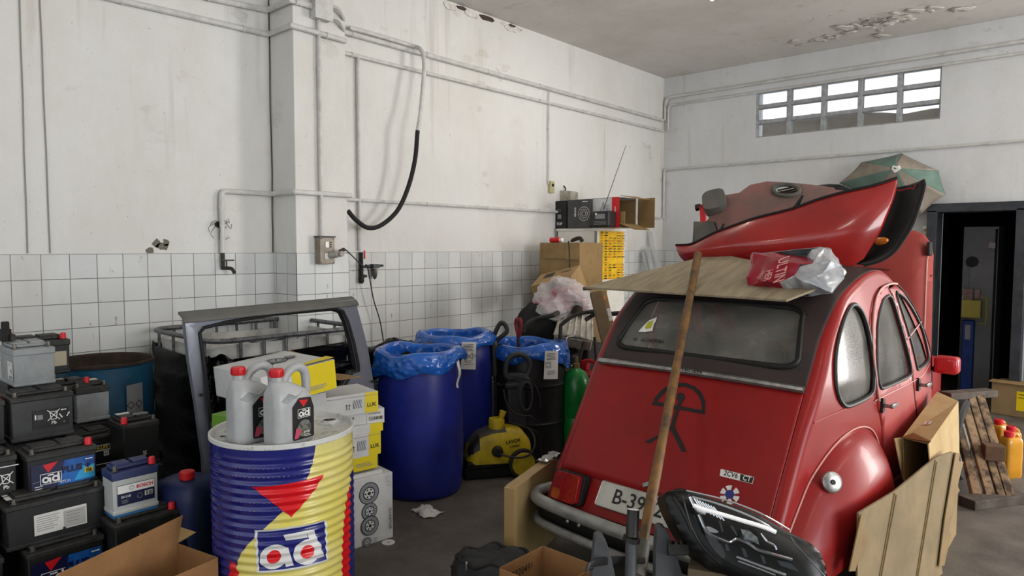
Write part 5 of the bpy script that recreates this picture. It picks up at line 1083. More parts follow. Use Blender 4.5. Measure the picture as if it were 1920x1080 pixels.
q = MB(); q.box((.02, -.155, zt_e*.85), (.2, .02, .05), 0, (0, R_(-40), 0)); q.box((-.04, -.16, zt_e*.7), (.22, .02, .035), 0, (0, R_(-30), 0)); q.build('alloy_bracket', M_cow, t)
rp = dep(972, 608, 5.55); t = thing('red_strap_handle', 'small dark red clamp sticking up behind the black drum liner', 'clamp', (rp.x, rp.y, .0))
zr_ = rp.z; q = MB(); q.tube(catmull([(0, 0, zr_-.1), (-.03, 0, zr_), (-.015, 0, zr_+.045), (.0, 0, zr_+.02), (.015, 0, zr_+.045), (.03, 0, zr_), (.01, 0, zr_-.1)], 4), .013, 8); q.build('clamp_arms', mat('dark_red', '7c1a20', .5), t)
q = MB(); q.tube([(0, 0, 0), (0, 0, zr_-.09)], .014, 8); q.build('clamp_shaft', M_iron, t)
# plank and long slim carton leaning near the car
def lean(name, label, cat, top_, bot, t0, t1, w, d, m):
    a = dep(top_[0], top_[1], t0); bdir = dep(bot[0], bot[1], t1); u = (bdir-a).normalized(); L = (CAM.z*0+a.z)/-u.z if u.z < 0 else 1
    L = a.z/-u.z; c = a+u*L/2; side_ = Vector((RT.x, RT.y, 0)).normalized(); n = u.cross(side_).normalized(); side_ = n.cross(u)
    M = Matrix((side_, -n, -u)).transposed().to_4x4(); M.translation = c
    t = thing(name, label, cat, c); t.matrix_world = M; t.rotation_euler = M.to_euler(); t.location = c; WORLD[t.name] = M
    MB().box((0, 0, 0), (w, d, L)).build('board' if 'plank' in name else 'carton', m, t, bevel=.003, smooth=0); return t, w, d, L
lean('wooden_plank', 'brown plank leaning beside the long slim carton at the car', 'plank', (1117, 548), (1143, 655), 5.3, 5.15, .09, .05, mat('plank_brown', '6d5a41', .8, c2='5a4934', ns=9))
t, w, d, L = lean('slim_carton', 'long slim brown carton with white paper stickers leaning behind the car', 'box', (1126, 548), (1150, 655), 5.5, 5.35, .085, .06, M_card)
lb = Label(frame((0, -d/2-.0006, L/2-.2), (1, 0, 0), (0, 0, 1))); lb.rect(0, .0, .08, .1, M_pap); lb.rect(0, -.13, .08, .05, M_pap); lb.lines(0, .03, .06, 4, .016, M_blkp, .005); lb.text('S', .06, .0, -.25, M_yelp, .02); lb.rect(-.01, .14, .07, .03, M_orp); lb.build('stickers', t)
bx_ = dep(1165, 590, 5.9); t = thing('black_lever', 'black lever grip poking up beside the cabinet foot', 'lever', (bx_.x, bx_.y, 0)); q = MB(); z_ = bx_.z; q.tube(catmull([(-.1, 0, z_), (.0, 0, z_+.01), (.05, 0, z_-.02), (.03, 0, z_-.1), (.02, 0, z_-.3), (.0, 0, 0)], 5), .02, 8); q.build('lever_tube', M_bk2, t)
# translucent strips leaning in the corner
M_strip = film('clear_strip', 'c3c5c6', .4, .3)
for k, (x0_, y0_, x1_, y1_, lb_) in enumerate(((1218, 434, 1229, 505, 'tallest clear plastic strip leaning on the tiles near the corner'), (1206, 472, 1216, 508, 'leftmost short clear plastic strip leaning on the tiles near the corner'), (1213, 463, 1222, 508, 'second short clear plastic strip leaning on the tiles near the corner'), (1224, 468, 1236, 506, 'rightmost clear plastic strip leaning on the tiles near the corner'))):
    a = onx(x0_, y0_, XW+.03+.022*k); yb_ = a.y+(x1_-x0_)*.0; b = onx(x1_, y1_, XW+.13+.03*k)
    u = (b-a).normalized(); bt = a+u*(a.z/-u.z); t = thing('plastic_strip', lb_, 'strip', (bt.x, bt.y, 0), 0, 'clear strips in the corner')
    q = MB(); q.add([Vector(p_)-Vector((bt.x, bt.y, 0)) for p_ in (a+Vector((0, -.05, 0)), a+Vector((0, .05, 0)), bt+Vector((0, .05, 0)), bt+Vector((0, -.05, 0)))], [(0, 1, 2, 3)]); q.build('strip', M_strip, t, smooth=0, solid=.008)
# ================================================================ THE RED CAR
CTH = R_(2.5); CO = Vector((-1.586, 3.40, 0))
CM = Matrix.Translation(CO) @ Matrix.Rotation(-CTH, 4, 'Z'); CI = CM.inverted()
def cray(x, y): return CI @ CAM, (CI.to_3x3() @ ray(x, y))
def ccx(x, y, X): o, d = cray(x, y); return o+d*((X-o.x)/d.x)
def ccz(x, y, Z): o, d = cray(x, y); return o+d*((Z-o.z)/d.z)
def cpl(x, y, p0, n): o, d = cray(x, y); n = Vector(n); return o+d*((Vector(p0)-o).dot(n)/d.dot(n))
car = thing('car', 'old red small car seen from behind with dark roof and black stick figure emblem', 'car', CO, -CTH)
M_red = mat('car_red', '8f1b1b', .36, c2='801b1b', ns=2.5, coat=.08, spec=.25); M_redd = mat('car_red_dusty', '7d2524', .5, c2='6f2120', ns=3, coat=0, spec=.15)
M_hood = mat('dark_vinyl_dusty', '3a2c2b', .6, c2='2c2322', ns=4, bump=.05, bs=150); M_chrome = mat('dull_chrome', 'a9a8a6', .28, metal=.85, c2='8b8987', ns=30); M_alu = mat('bumper_grey', '9a9a98', .42, metal=.35, c2='7d7c79', ns=14, bump=.05)
M_cblk = mat('car_black', '0d0d0d', .55); M_gut = mat('gutter_strip', 'c8958d', .4); M_gask = mat('window_rubber', '131313', .55)
M_cglass = dusty_glass('car_glass', '97948c', .34, 'd8dad6', 1.2, .12); M_rglass = dusty_glass('rear_glass', 'a5a29a', .3, 'c9ccc8', 1.35, .06)
SP = [Vector((0, y, z)) for y, z in ((-.70, .36), (-.62, .50), (-.45, .765), (-.28, 1.02), (-.215, 1.11), (-.125, 1.235), (.0, 1.345), (.128, 1.425), (.35, 1.495), (.5, 1.522), (.64, 1.53), (.77, 1.512), (.89, 1.46), (.98, 1.39), (1.38, .985), (1.48, .95), (2.3, .88), (2.95, .76), (3.05, .60))]
SPc = catmull(SP, 6)
def S_of(s):
    s = max(0, min(len(SPc)-1.001, s)); i = int(s); return SPc[i].lerp(SPc[i+1], s-i)
def s_at_z(z):
    for i in range(60):
        if SPc[i].z <= z <= SPc[i+1].z: return i+(z-SPc[i].z)/(SPc[i+1].z-SPc[i].z)
def s_at_y(y):
    for i in range(len(SPc)-1):
        if SPc[i].y <= y <= SPc[i+1].y: return i+(y-SPc[i].y)/(SPc[i+1].y-SPc[i].y)
def TW(s):   # half width of the top skin
    return interp(((0, .55), (18, .555), (24, .555), (40, .555), (80, .53), (88, .53), (94, .42), (108, .30)), s)
def top(x, s, lift=0):
    p = S_of(s); a, b = S_of(s-.6), S_of(s+.6); t = (b-a).normalized(); n = Vector((0, -t.z, t.y)); k = 1-(x/TW(s))**2
    cr = interp(((0, .012), (18, .02), (30, .035), (50, .045), (80, .03), (108, .05)), s)
    q = p+n*(cr*k+lift); return Vector((x, q.y, q.z))
def side_x(y, z):
    w = interp(((-.75, .598), (-.35, .605), (.0, .64), (.3, .655), (1.2, .655), (1.4, .64), (2.1, .52), (3.1, .34)), y)
    if z > .93: w -= .085*((z-.93)/.57)**1.6
    return w-.01*max(0, (.5-z))
def side(sg, lift=0):
    return lambda y, z: Vector((sg*(side_x(y, z)+lift), y, z))
def shoulder_low(s):   # where side skin begins below the outline
    p = S_of(s); a, b = S_of(s-.6), S_of(s+.6); t = (b-a).normalized(); n = Vector((0, -t.z, t.y)); return p-n*.045
def sm(pts): return pts
# measured outlines on the side skin (car y,z)
def ms(L, X=.645): return [(p.y, p.z) for p in (ccx(x, y, X) for x, y in L)]
Z6 = lambda x, y: (1540+x/3.6, 500+y/3.6)
qwin = ms([Z6(*p) for p in ((265, 258), (225, 300), (178, 390), (140, 500), (112, 620), (98, 760), (103, 860), (122, 918), (150, 938), (205, 915), (262, 880), (298, 840), (310, 760), (318, 640), (318, 480), (312, 370), (296, 290))], .625)
rwin = ms([Z6(*p) for p in ((500, 200), (460, 235), (415, 330), (388, 420), (365, 560), (353, 680), (352, 760), (362, 800), (382, 815), (480, 775), (560, 735), (574, 710), (570, 640), (548, 460), (525, 240), (515, 205))], .635)
fwin = ms([Z6(*p) for p in ((556, 190), (580, 188), (610, 225), (645, 310), (676, 420), (698, 540), (706, 610), (696, 640), (660, 668), (622, 690), (612, 670), (598, 560), (575, 380))], .635)
arch = ms([Z6(*p) for p in ((385, 1080), (352, 900), (340, 800), (337, 620), (350, 470), (380, 330), (420, 220), (470, 150), (535, 118), (575, 118), (615, 170), (660, 280), (705, 440), (740, 580), (775, 830))], .64)
Bs = ms([Z6(*p) for p in ((538, 150), (545, 175), (575, 420), (598, 690), (620, 900), (640, 1080))], .65)
belt = ms([Z6(*p) for p in ((362, 905), (480, 845), (600, 785), (680, 735), (745, 658))], .66)
SILL = .30
rd_low = [(Bs[-1][0]+.03, SILL), (arch[0][0]+.06, SILL), (arch[0][0]+.04, .5)]
rear_door = [p for p in arch[:9]]+[Bs[0]]+Bs[1:]+rd_low
fr_edge = arch[9:]; lastf = fr_edge[-1]
front_door = [Bs[0]]+[ (p[0], p[1]) for p in fr_edge]+[(lastf[0]+.02, .62), (lastf[0]+.0, SILL), (Bs[-1][0]+.05, SILL)]+Bs[:0:-1]
def off(poly, d):
    c = [Vector((p[0], p[1])) for p in poly]; n = len(c); ar = sum(c[i].x*c[(i+1) % n].y-c[(i+1) % n].x*c[i].y for i in range(n)); sg = 1 if ar > 0 else -1; out = []
    for i in range(n):
        t = (c[(i+1) % n]-c[i-1]).normalized(); out.append(tuple(c[i]+Vector((t.y, -t.x))*d*sg))
    return out
low = [shoulder_low(i) for i in range(0, 88)]
outline = [(p.y, p.z) for p in low]
cowl_y = outline[-1][0]
quarter_out = outline+[(cowl_y, SILL), (lastf[0]+.02, SILL)]
# body side = everything under the shoulder except doors (one opening for both doors) and quarter window
opening = off([p for p in arch]+[(lastf[0]+.02, .62), (lastf[0]+.0, SILL+.02), (arch[0][0]+.06, SILL+.02), (arch[0][0]+.04, .5)], .004)
body_poly = outline+[(cowl_y, SILL-.02), (.36, SILL-.02), (.36, .34), (.30, .50), (.12, .60), (-.12, .60), (-.30, .5), (-.36, SILL), (-.62, SILL), (outline[0][0]+.03, .33)]
B = MB()
for sg in (1, -1): B.sheet(body_poly, [opening, qwin], side(sg), .05, 0, flip=sg < 0)
# shoulders between side skin and top skin
for sg in (1, -1):
    def sh(u, v, sg=sg):
        s = u*104; p = S_of(s); a, b = S_of(s-.6), S_of(s+.6); t = (b-a).normalized(); n = Vector((0, -t.z, t.y)); lo = p-n*.045; xs = side_x(lo.y, lo.z); xt = TW(s)
        a_ = v*math.pi/2; x = xt+(xs-xt)*math.sin(a_); w = 1-math.cos(a_); q = p-n*.045*w; return Vector((sg*x, q.y, q.z))
    B.grid(sh, 150, 6, 0)
# tail panel under the lid, floor, bonnet, front
B.grid(lambda u, v: top(lerp(-.555, .555, u), lerp(0, 6.2, v), -.012), 16, 6)
B.grid(lambda u, v: Vector((lerp(-.6, .6, u), lerp(-.66, -.3, v), lerp(.36, .28, v))), 8, 4)
B.grid(lambda u, v: Vector((lerp(-.58, .58, u), lerp(-.4, 1.5, v), .30)), 4, 4)
B.grid(lambda u, v: top(lerp(-1, 1, u)*TW(lerp(84, 108, v)), lerp(84, 108, v)), 16, 16)
for sg in (1, -1): B.grid(lambda u, v, sg=sg: Vector((sg*interp(((1.4, .60), (2.2, .5), (3.05, .34)), lerp(1.42, 3.05, u)), lerp(1.42, 3.05, u), lerp(.3, S_of(s_at_y(lerp(1.42, 3.04, u))).z-.03, v))), 10, 6)
B.grid(lambda u, v: Vector((lerp(-.34, .34, u), 3.06, lerp(.3, .64, v))), 4, 4)
B.build('body', M_red, car, smooth=50)
def line_tube(pts, r, m, name, parent, lift=.004, sg=1, closed=False):
    q = MB(); q.tube([side(sg, lift)(y, z) for y, z in pts], r, 7, closed=closed); return q.build(name, m, parent)
for sg in (1, -1):
    g = MB(); g.sheet(qwin, [], side(sg, -.012), .06, 0, sg < 0); g.build('quarter_window', M_cglass, car)
    line_tube(catmull([(y, z, 0) for y, z in qwin], 3, True) and [(p.x, p.y) for p in catmull([(y, z, 0) for y, z in qwin], 3, True)], .011, M_gask, 'window_rubber', car, .002, sg, True)
    for nm, poly, wn, hd, lb_ in (('rear_door', rear_door, rwin, (1655, 760), 1), ('front_door', front_door, fwin, (1722, 721), 1)):
        q = MB(); q.sheet(off(poly, -.006), [wn], side(sg, .004), .05, 0, sg < 0); d = q.build(nm, M_redd, car, smooth=50, solid=.02)
        q = MB(); q.sheet(wn, [], side(sg, -.010), .06, 0, sg < 0); q.build('door_window', M_cglass, d)
        line_tube([(p.x, p.y) for p in catmull([(y, z, 0) for y, z in wn], 3, True)], .009, M_gask, 'window_rubber', d, .004, sg, True)
        h = ccx(hd[0], hd[1], .665); hy, hz = h.y, h.z
        q = MB(); xx = sg*(side_x(hy, hz)+.006); q.prism([(hy-.02, hz-.035), (hy+.016, hz-.03), (hy+.016, hz+.03), (hy-.02, hz+.04)], .012, Matrix(((0, 0, sg, xx), (1, 0, 0, 0), (0, 1, 0, 0), (0, 0, 0, 1))))
        q.build('handle_plate', M_cblk, d)
        q = MB(); q.box((xx+sg*.03, hy, hz), (.04, .016, .018)); q.box((xx+sg*.048, hy+.03, hz+.002), (.014, .085, .022)); q.build('door_handle', M_chrome, d, bevel=.004)
        if nm == 'front_door':
            a, b = (lerp(fwin[-2][0], fwin[-2][0], .5), 1.17), (fwin[4][0]+.02, 1.19); q = MB(); q.tube([side(sg, .006)(fwin[-1][0]-.005, fwin[-1][1]-.09), side(sg, .006)(fwin[4][0], fwin[4][1]+.04)], .004, 6); q.build('window_flap_rail', M_gut, d)
    line_tube([(p.x, p.y) for p in catmull([(y, z, 0) for y, z in arch[1:10]], 5)], .006, M_gut, 'gutter_strip', car, .012, sg); line_tube([(p.x, p.y) for p in catmull([(y, z, 0) for y, z in arch[8:]], 5)], .005, M_gask, 'door_seal', car, .004, sg)
    line_tube(Bs, .007, mat('seam_dark', '32090a', .6), 'door_seam', car, .001, sg)
    line_tube([(p.x, p.y) for p in catmull([(y, z, 0) for y, z in belt], 5)], .0025, M_gut, 'belt_line', car, .006, sg)
    cr = ms([Z6(*p) for p in ((332, 868), (245, 912), (150, 968), (60, 1022), (0, 1062))], .64)
    line_tube(cr, .004, M_redd, 'body_crease', car, .001, sg)
# roof, rear window panel, lid
s0, s1 = s_at_z(1.022), 84
wr_ = [(-.47, 1.105), (-.415, 1.325), (.43, 1.33), (.47, 1.105)]
sA, sB = s_at_z(1.095), s_at_z(1.34)
def rq(): # rounded rear window in (x, s)
    pts = []
    for cx, cs, a0, w in ((.36, sB-2.2, 0, .075), (-.35, sB-2.2, 90, .075), (-.40, sA+2.4, 180, .075), (.40, sA+2.4, 270, .075)):
        for i in range(6): a = R_(a0+18*i); pts.append((cx+.09*math.cos(a), cs+2.3*math.sin(a)))
    return pts
rw = rq()
q = MB(); q.sheet([(-.555, s0), (.555, s0), (.555, 40), (.555, 60), (.53, s1), (-.53, s1), (-.555, 60), (-.555, 40)], [rw], lambda x, s: top(x, s), (.06, 1.0)); q.build('fabric_roof', M_hood, car, smooth=60, solid=.006)
q = MB(); q.sheet(rw, [], lambda x, s: top(x, s, -.008), (.08, 1.5)); rg = q.build('rear_window', M_rglass, car, smooth=60)
q = MB(); q.tube([top(x, s, .003) for x, s in rw], .014, 8, closed=True); q.build('window_rubber', M_gask, car)
q = MB(); q.grid(lambda u, v: top(lerp(-1, 1, u)*.5, lerp(78.5, 84, v), .004), 12, 4); q.build('windscreen', M_cglass, car)
s2 = s_at_z(.505)
q = MB(); q.sheet([(-.548, s2), (.548, s2), (.552, s0-.15), (-.552, s0-.15)], [], lambda x, s: top(x, s, .004), (.06, 1)); lid = q.build('boot_lid', M_red, car, smooth=60, solid=.012)
q = MB(); q.tube([top(lerp(-.553, .553, i/24), s0-.1, .012) for i in range(25)], .017, 8); tm_ = q.build('chrome_trim', M_chrome, car)
def lidpt(px, py, lift=.006):
    o, d = cray(px, py); best = None
    p = cpl(px, py, (0, -.28, 1.02), (0, -.52, .34)); return p.x, s_at_z(max(.38, p.z-.018*(1-(p.x/.555)**2)*.55))
LM = lambda lift: (lambda x, s: top(x, s, lift))
def lidpoly(name, px, m, parent, lift=.0055, raw=None, step=(.05, .5)):
    q = MB(); pts = raw or [lidpt(*p) for p in px]; q.sheet(pts, [], LM(lift), step); return q.build(name, m, parent, smooth=60)
M_tape = mat('matt_black_tape', '18100f', .6)
# stick figure under an arch
zc = lambda x, y: (980+x/2.455, 640+y/2.455)
q = MB()
outer_ = [(607, 290), (628, 250), (662, 215), (710, 193), (760, 190), (806, 206), (838, 236), (855, 278), (853, 335)]; inner_ = [(838, 318), (838, 285), (822, 248), (796, 222), (758, 208), (714, 211), (676, 230), (646, 260), (632, 278)]
q.sheet([lidpt(*zc(*p)) for p in outer_+inner_], [], LM(.0055), (.05, .5))
q.sheet([lidpt(*zc(*p)) for p in ((607, 290), (632, 276), (840, 316), (853, 335))], [], LM(.0056), (.05, .5))
q.sheet([lidpt(*zc(742+20*math.cos(t), 256+20*math.sin(t))) for t in [i*.42 for i in range(15)]], [], LM(.0058), (.05, .5))
q.sheet([lidpt(*zc(*p)) for p in ((733, 270), (751, 272), (730, 330), (714, 392), (694, 395), (710, 340))], [], LM(.006), (.05, .5))
q.sheet([lidpt(*zc(*p)) for p in ((694, 392), (714, 396), (688, 412), (600, 466), (574, 460), (640, 428))], [], LM(.0062), (.05, .5))
q.sheet([lidpt(*zc(*p)) for p in ((692, 396), (714, 388), (770, 505), (746, 505))], [], LM(.0064), (.05, .5))
q.build('stick_figure_emblem', M_tape, lid, smooth=60)
def lidtext(t, size, px, py, m, name, parent, bold=.02, sx=1, lift=.007, slope=1):
    x0, sc_ = lidpt(px, py); ds = (s_at_z(.80)-s_at_z(.70))/.119
    q = MB(); q.text(t, size, None, 0, bold, sx, fn=lambda a, b: top(x0+a, sc_+b*ds, lift), step=0); return q.build(name, m, parent, smooth=0)
lidpoly('badge', [(1356, 878), (1417, 894), (1414, 907), (1354, 891)], M_wht, lid, .006)
lidpoly('badge_panel', [(1392, 888), (1416, 894.5), (1413, 906), (1391, 900)], M_blkp, lid, .0068)
lidtext('2CV6', .030, 1374.5, 889, M_blkp, 'badge_text', lid, .02, .92, .0066); lidtext('CT', .030, 1403.8, 897, M_wht, 'badge_text', lid, .02, .92, .0074)
def rsq(cx, cy, pts, r=1): return [(cx+x*r, cy+y*r) for x, y in pts]
q = MB(); qb = MB()
for a in (95, 150, 205, 30, 330, 268): 
    q.sheet([lidpt(1372+18*math.cos(R_(a+k)), 927-18*math.sin(R_(a+k))) if j else lidpt(1372+6*math.cos(R_(a+k)), 927-6*math.sin(R_(a+k))) for k, j in ((-18, 0), (-20, 1), (-8, 1), (8, 1), (20, 1), (18, 0))], [], LM(.006+.0001*(a % 7)), 0 or (.05, .5))
q.build('flower_sticker', M_wht, lid, smooth=0)
lidpoly('flower_centre', [(1372+8.5*math.cos(t), 926+8.5*math.sin(t)) for t in [i*.42 for i in range(15)]], mat('sticker_blue', '27307f', .5), lid, .0075)
lx, ls = lidpt(1235, 906); M = frame(top(lx, ls, .008), (1, 0, 0), top(lx, ls+1)-top(lx, ls))
MB(M).lathe([(.02, -.004), (.02, .008), (.016, .012), (0, .012)], 18).box((-.025, -.008, .012), (.065, .02, .008), 0, (0, 0, .5)).build('lid_lock', M_chrome, lid, bevel=.002)
q = MB(); x0, sc_ = 0.0, s0-.1; 
p0t = ccz(1298, 703, 1.02)
q.text('CITROEN', .028, None, 0, .01, 1.25, fn=lambda a, b: top(p0t.x+a, s0-.1+b*21, .0298), step=0); q.build('trim_lettering', M_blkp, tm_, smooth=0)
# number plate
pc_ = [lidpt(1135, 905), lidpt(1133, 950)]
pz = cpl(1135, 905, (0, -.28, 1.02), (0, -.52, .34)); pzb = cpl(1133, 950, (0, -.28, 1.02), (0, -.52, .34))
up_ = Vector((0, .34, .52)).normalized(); nrm_ = Vector((0, -.52, .34)).normalized()
Mp = frame(Vector((pz.x+.26, (pz.y+pzb.y)/2, (pz.z+pzb.z)/2))+nrm_*.012, (1, 0, 0), up_)
q = MB(Mp); q.prism(rrect(.53, .118, .008), .004); plate = q.build('number_plate', mat('plate_white', 'b9b8b0', .5, c2='a3a199', ns=10), car)
lb = Label(Mp @ Matrix.Translation((0, 0, .0045))); lb.text('B-3922', .098, -.045, 0, M_blkp, .012, .98); lb.build('plate_characters', plate)
q = MB(Mp); q.tube([(p[0], p[1], .003) for p in rrect(.534, .122, .01)], .003, 5, closed=True); q.build('plate_rim', M_chrome, plate)
# tail lamps
M_lampr = mat('lamp_red', '8e1016', .12, c2='6a0b10', ns=60, coat=.6); M_lampo = mat('lamp_orange', '8a3d16', .15, coat=.5)
for sg in (-1, 1):
    Mt = frame(Vector((sg*.435, -.652, .44))+nrm_*.0, (1, 0, 0), (0, .18, .6)); 
    q = MB(Mt); q.prism(rrect(.185, .15, .018), .05); tl_ = q.build('tail_lamp', M_cblk, car, bevel=.006)
    q = MB(Mt @ Matrix.Translation((-sg*.005, 0, .048))); q.prism(rrect(.15, .14, .02), .03); q.build('lamp_lens', M_lampr, tl_, bevel=.012, bseg=3)
    q = MB(Mt @ Matrix.Translation((sg*.045, -.04, .0792))); q.prism(rrect(.05, .05, .01), .002); q.build('indicator_lens', M_lampo, tl_)
    q = MB(Mt @ Matrix.Translation((sg*.045, .0, .0795)))
    for k in range(6): q.box((-.022+.009*k, .0, 0), (.002, .12, .003))
    q.build('lens_ribs', M_lampr, tl_)
# bumper: upper and lower bars with a black web
def bumper(z, r, dy=0, x=.665):
    P = [(-x, -.56, z), (-x-.012, -.64, z), (-x+.03, -.715, z), (-x+.12, -.75, z), (-.3, -.775, z), (0, -.785, z), (.3, -.775, z), (x-.12, -.75, z), (x-.03, -.715, z), (x+.012, -.64, z), (x, -.56, z)]
    return catmull([(a, b+dy, c) for a, b, c in P], 4)
q = MB(); P = bumper(.362, 0); q.tube(P, .031, 12); bu = q.build('bumper', M_alu, car)
q = MB(); q.tube(bumper(.25, 0, .0, .655), .021, 10); q.build('lower_bar', M_alu, bu)
q = MB(); P2 = bumper(.31, 0, .012, .655); q.grid(lambda u, v: P2[int(u*(len(P2)-1))]+Vector((0, 0, lerp(-.05, .05, v))), len(P2)-1, 2); q.build('bumper_web', M_cblk, bu, solid=.006)
for x_ in (-.38, -.31, .31, .38):
    q = MB(); q.lathe([(.011, 0), (.01, .006), (0, .01)], 12, frame((x_, -.763, .315), (1, 0, 0), (0, 0, 1))); q.build('bumper_bolt', M_chrome, bu)
q = MB(); q.box((0, -.5, .24), (1.1, .3, .1)); q.build('under_valance', M_cblk, car)
# rear wings, with fuel cap on the right one
WO = [(.455, .26), (.47, .42), (.445, .56), (.37, .68), (.26, .755), (.12, .785), (-.03, .775), (-.18, .725), (-.33, .64), (-.46, .53), (-.57, .42), (-.63, .32), (-.64, .26)]
WOC = [Vector((p.x, p.y)) for p in catmull([(a, b, 0) for a, b in WO], 4)]
def wdist(y, z):
    b = 9
    for i in range(len(WOC)-1):
        a_, b_ = WOC[i], WOC[i+1]; p = Vector((y, z)); t = max(0, min(1, (p-a_).dot(b_-a_)/(b_-a_).length_squared)); b = min(b, (p-a_-(b_-a_)*t).length)
    return b
def wing(sg, lift=0):
    def f(y, z):
        d = min(1, wdist(y, z)/.20); k = math.sin(d*math.pi/2)**.8; return Vector((sg*(min(.655, side_x(y, z))-.008+lift+.10*k+.035*k*(1-abs(z-.42))), y, z))
    return f
WCN = Vector((-.06, .30))
def wingp(sg, u, rho):
    i = u*(len(WOC)-1); k0 = min(int(i), len(WOC)-2); o = WOC[k0].lerp(WOC[k0+1], i-k0); p = WCN.lerp(o, rho); k = max(0, math.sin(max(0, min(1, (1-rho)/.5))*math.pi/2))**.62
    return Vector((sg*(min(.655, side_x(p.x, p.y))-.008+.125*k+.02*k*(1-abs(p.y-.42)/.4)), p.x, p.y))
def wing(sg, lift=0):
    def f(y, z):
        # nearest (u, rho) by angle from the wing centre
        v = Vector((y, z))-WCN; best = None
        for i in range(0, 121):
            u = i/120; w = wingp(sg, u, 1); o = Vector((w.y, w.z))-WCN; e = 1-o.normalized().dot(v.normalized()) if v.length > 1e-6 else 0
            if best is None or e < best[0]: best = (e, u, min(1, v.length/o.length))
        return wingp(sg, best[1], best[2])
    return f
for sg in (1, -1):
    q = MB(); q.grid(lambda u, v: wingp(sg, u, 1-(1-v)**1.0), 96, 28); wgo = q.build('rear_wing', M_red, car, smooth=70)
    q = MB(); q.tube([wingp(sg, .12+.76*i/60, 1.035)+Vector((sg*.012, 0, 0)) for i in range(61)], .004, 6); q.build('wing_bead', M_gut, wgo)
    if sg == 1:
        f = wing(1); best = None
        for i in range(45):
            for j in range(30):
                y, z = lerp(-.45, .1, i/44), lerp(.45, .72, j/29); pp = f(y, z); o = CM @ pp; d = o-CAM; k = d.dot(fw); sx_, sy_ = 960+FPX*d.dot(RT)/k, 540-FPX*d.dot(UP)/k; e = (sx_-1554)**2+(sy_-904)**2
                if best is None or e < best[0]: best = (e, y, z)
        _, y, z = best; c_ = f(y, z); n_ = Vector((.74, -.6, .28)).normalized()
        Mf = Matrix.Translation(c_) @ n_.to_track_quat('Z', 'Y').to_matrix().to_4x4()
        q = MB(Mf); q.lathe([(.026, -.01), (.026, .012), (.043, .014), (.046, .02), (.044, .03), (.036, .034), (0, .034)], 28); fc = q.build('fuel_cap', M_chrome, wgo)
        MB(Mf).lathe([(.012, .034), (.011, .038), (0, .038)], 14).box((0, 0, .039), (.018, .004, .003)).build('cap_lock', M_cblk, fc)
    # door mirror
    if sg == 1:
        mc = ccz(1776, 684, .945)
        q = MB(); q.box((mc.x, mc.y, mc.z), (.13, .10, .105)); q.build('door_mirror', mat('mirror_red', 'b3181e', .3, coat=.3), car, bevel=.025, bseg=4)
        q = MB(); q.tube([(mc.x-.04, mc.y, mc.z-.02), (.645, mc.y+.03, mc.z-.04)], .02, 10); q.build('mirror_arm', M_cblk, car)
for y_, sgx in ((0, 1), (0, -1), (2.4, 1), (2.4, -1)):
    M = Matrix.Translation((sgx*.60, y_, .285)) @ Matrix.Rotation(math.pi/2, 4, 'Y'); q = MB(M); q.lathe([(.19, -.055), (.27, -.06), (.285, -.04), (.285, .04), (.27, .06), (.19, .055)], 32); w = q.build('wheel', M_rub, car)
    q = MB(M); q.lathe([(0, .03), (.1, .035), (.12, .02), (.195, .05)], 24); q.lathe([(0, -.03), (.1, -.035), (.12, -.02), (.195, -.05)], 24); q.build('rim', M_alu, w)
# interior
M_seat = mat('seat_cloth', '4d4a44', .9, c2='3b3934', ns=9)
q = MB(); q.box((0, .12, .62), (1.08, .4, .2)); q.box((0, -.10, .82), (1.08, .12, .40), 0, (R_(-14), 0, 0)); q.build('rear_seat', M_seat, car, bevel=.04, bseg=3)
for sx in (-.3, .3):
    q = MB(); q.box((sx, .86, .55), (.44, .40, .14)); q.box((sx, .68, .84), (.44, .10, .50), 0, (R_(-12), 0, 0)); q.build('front_seat', M_seat, car, bevel=.04, bseg=3)
q = MB(); q.box((0, -.22, .93), (1.1, .22, .012)); q.build('parcel_shelf', mat('shelf_dark', '292724', .85), car)
q = MB(); q.box((0, 1.3, .86), (1.1, .12, .16)); q.tube([(-.3+.17*math.cos(t), 1.14, .90+.17*math.sin(t)) for t in [i*.4 for i in range(16)]], .012, 6, closed=True); q.build('dashboard', M_cblk, car, bevel=.01)
q = MB(); q.grid(lambda u, v: top(lerp(-.5, .5, u), lerp(40, 76, v), -.03), 6, 16); q.build('headlining', mat('headlining_grey', '55524d', .9), car)
for o_, l_, c_, loc, d_, m_ in (('cardboard_box', 'dark red carton behind the rear window glass of the red car', 'box', (.16, -.19, .939), (.3, .12, .06), mat('dark_red_card', '5c1d1c', .7)),):
    p = CM @ Vector(loc); cbox(l_, p, d_, -CTH, m_, name=o_)
p = CM @ Vector((-.16, -.2, .94)); 
t = thing('plastic_bag', 'crumpled white paper and bag seen through the left part of the rear window', 'bag', p); q = MB(); rn = random.Random(4)
bm_ = bmesh.new(); bmesh.ops.create_icosphere(bm_, subdivisions=3, radius=.09)
for v_ in bm_.verts: v_.co *= 1+rn.uniform(-.18, .18); v_.co.z = max(0, v_.co.z*1.3+.02)
q.add([v_.co.copy() for v_ in bm_.verts], [tuple(w_.index for w_ in f_.verts) for f_ in bm_.faces]); bm_.free(); q.build('bag_skin', M_pap, t, smooth=25)
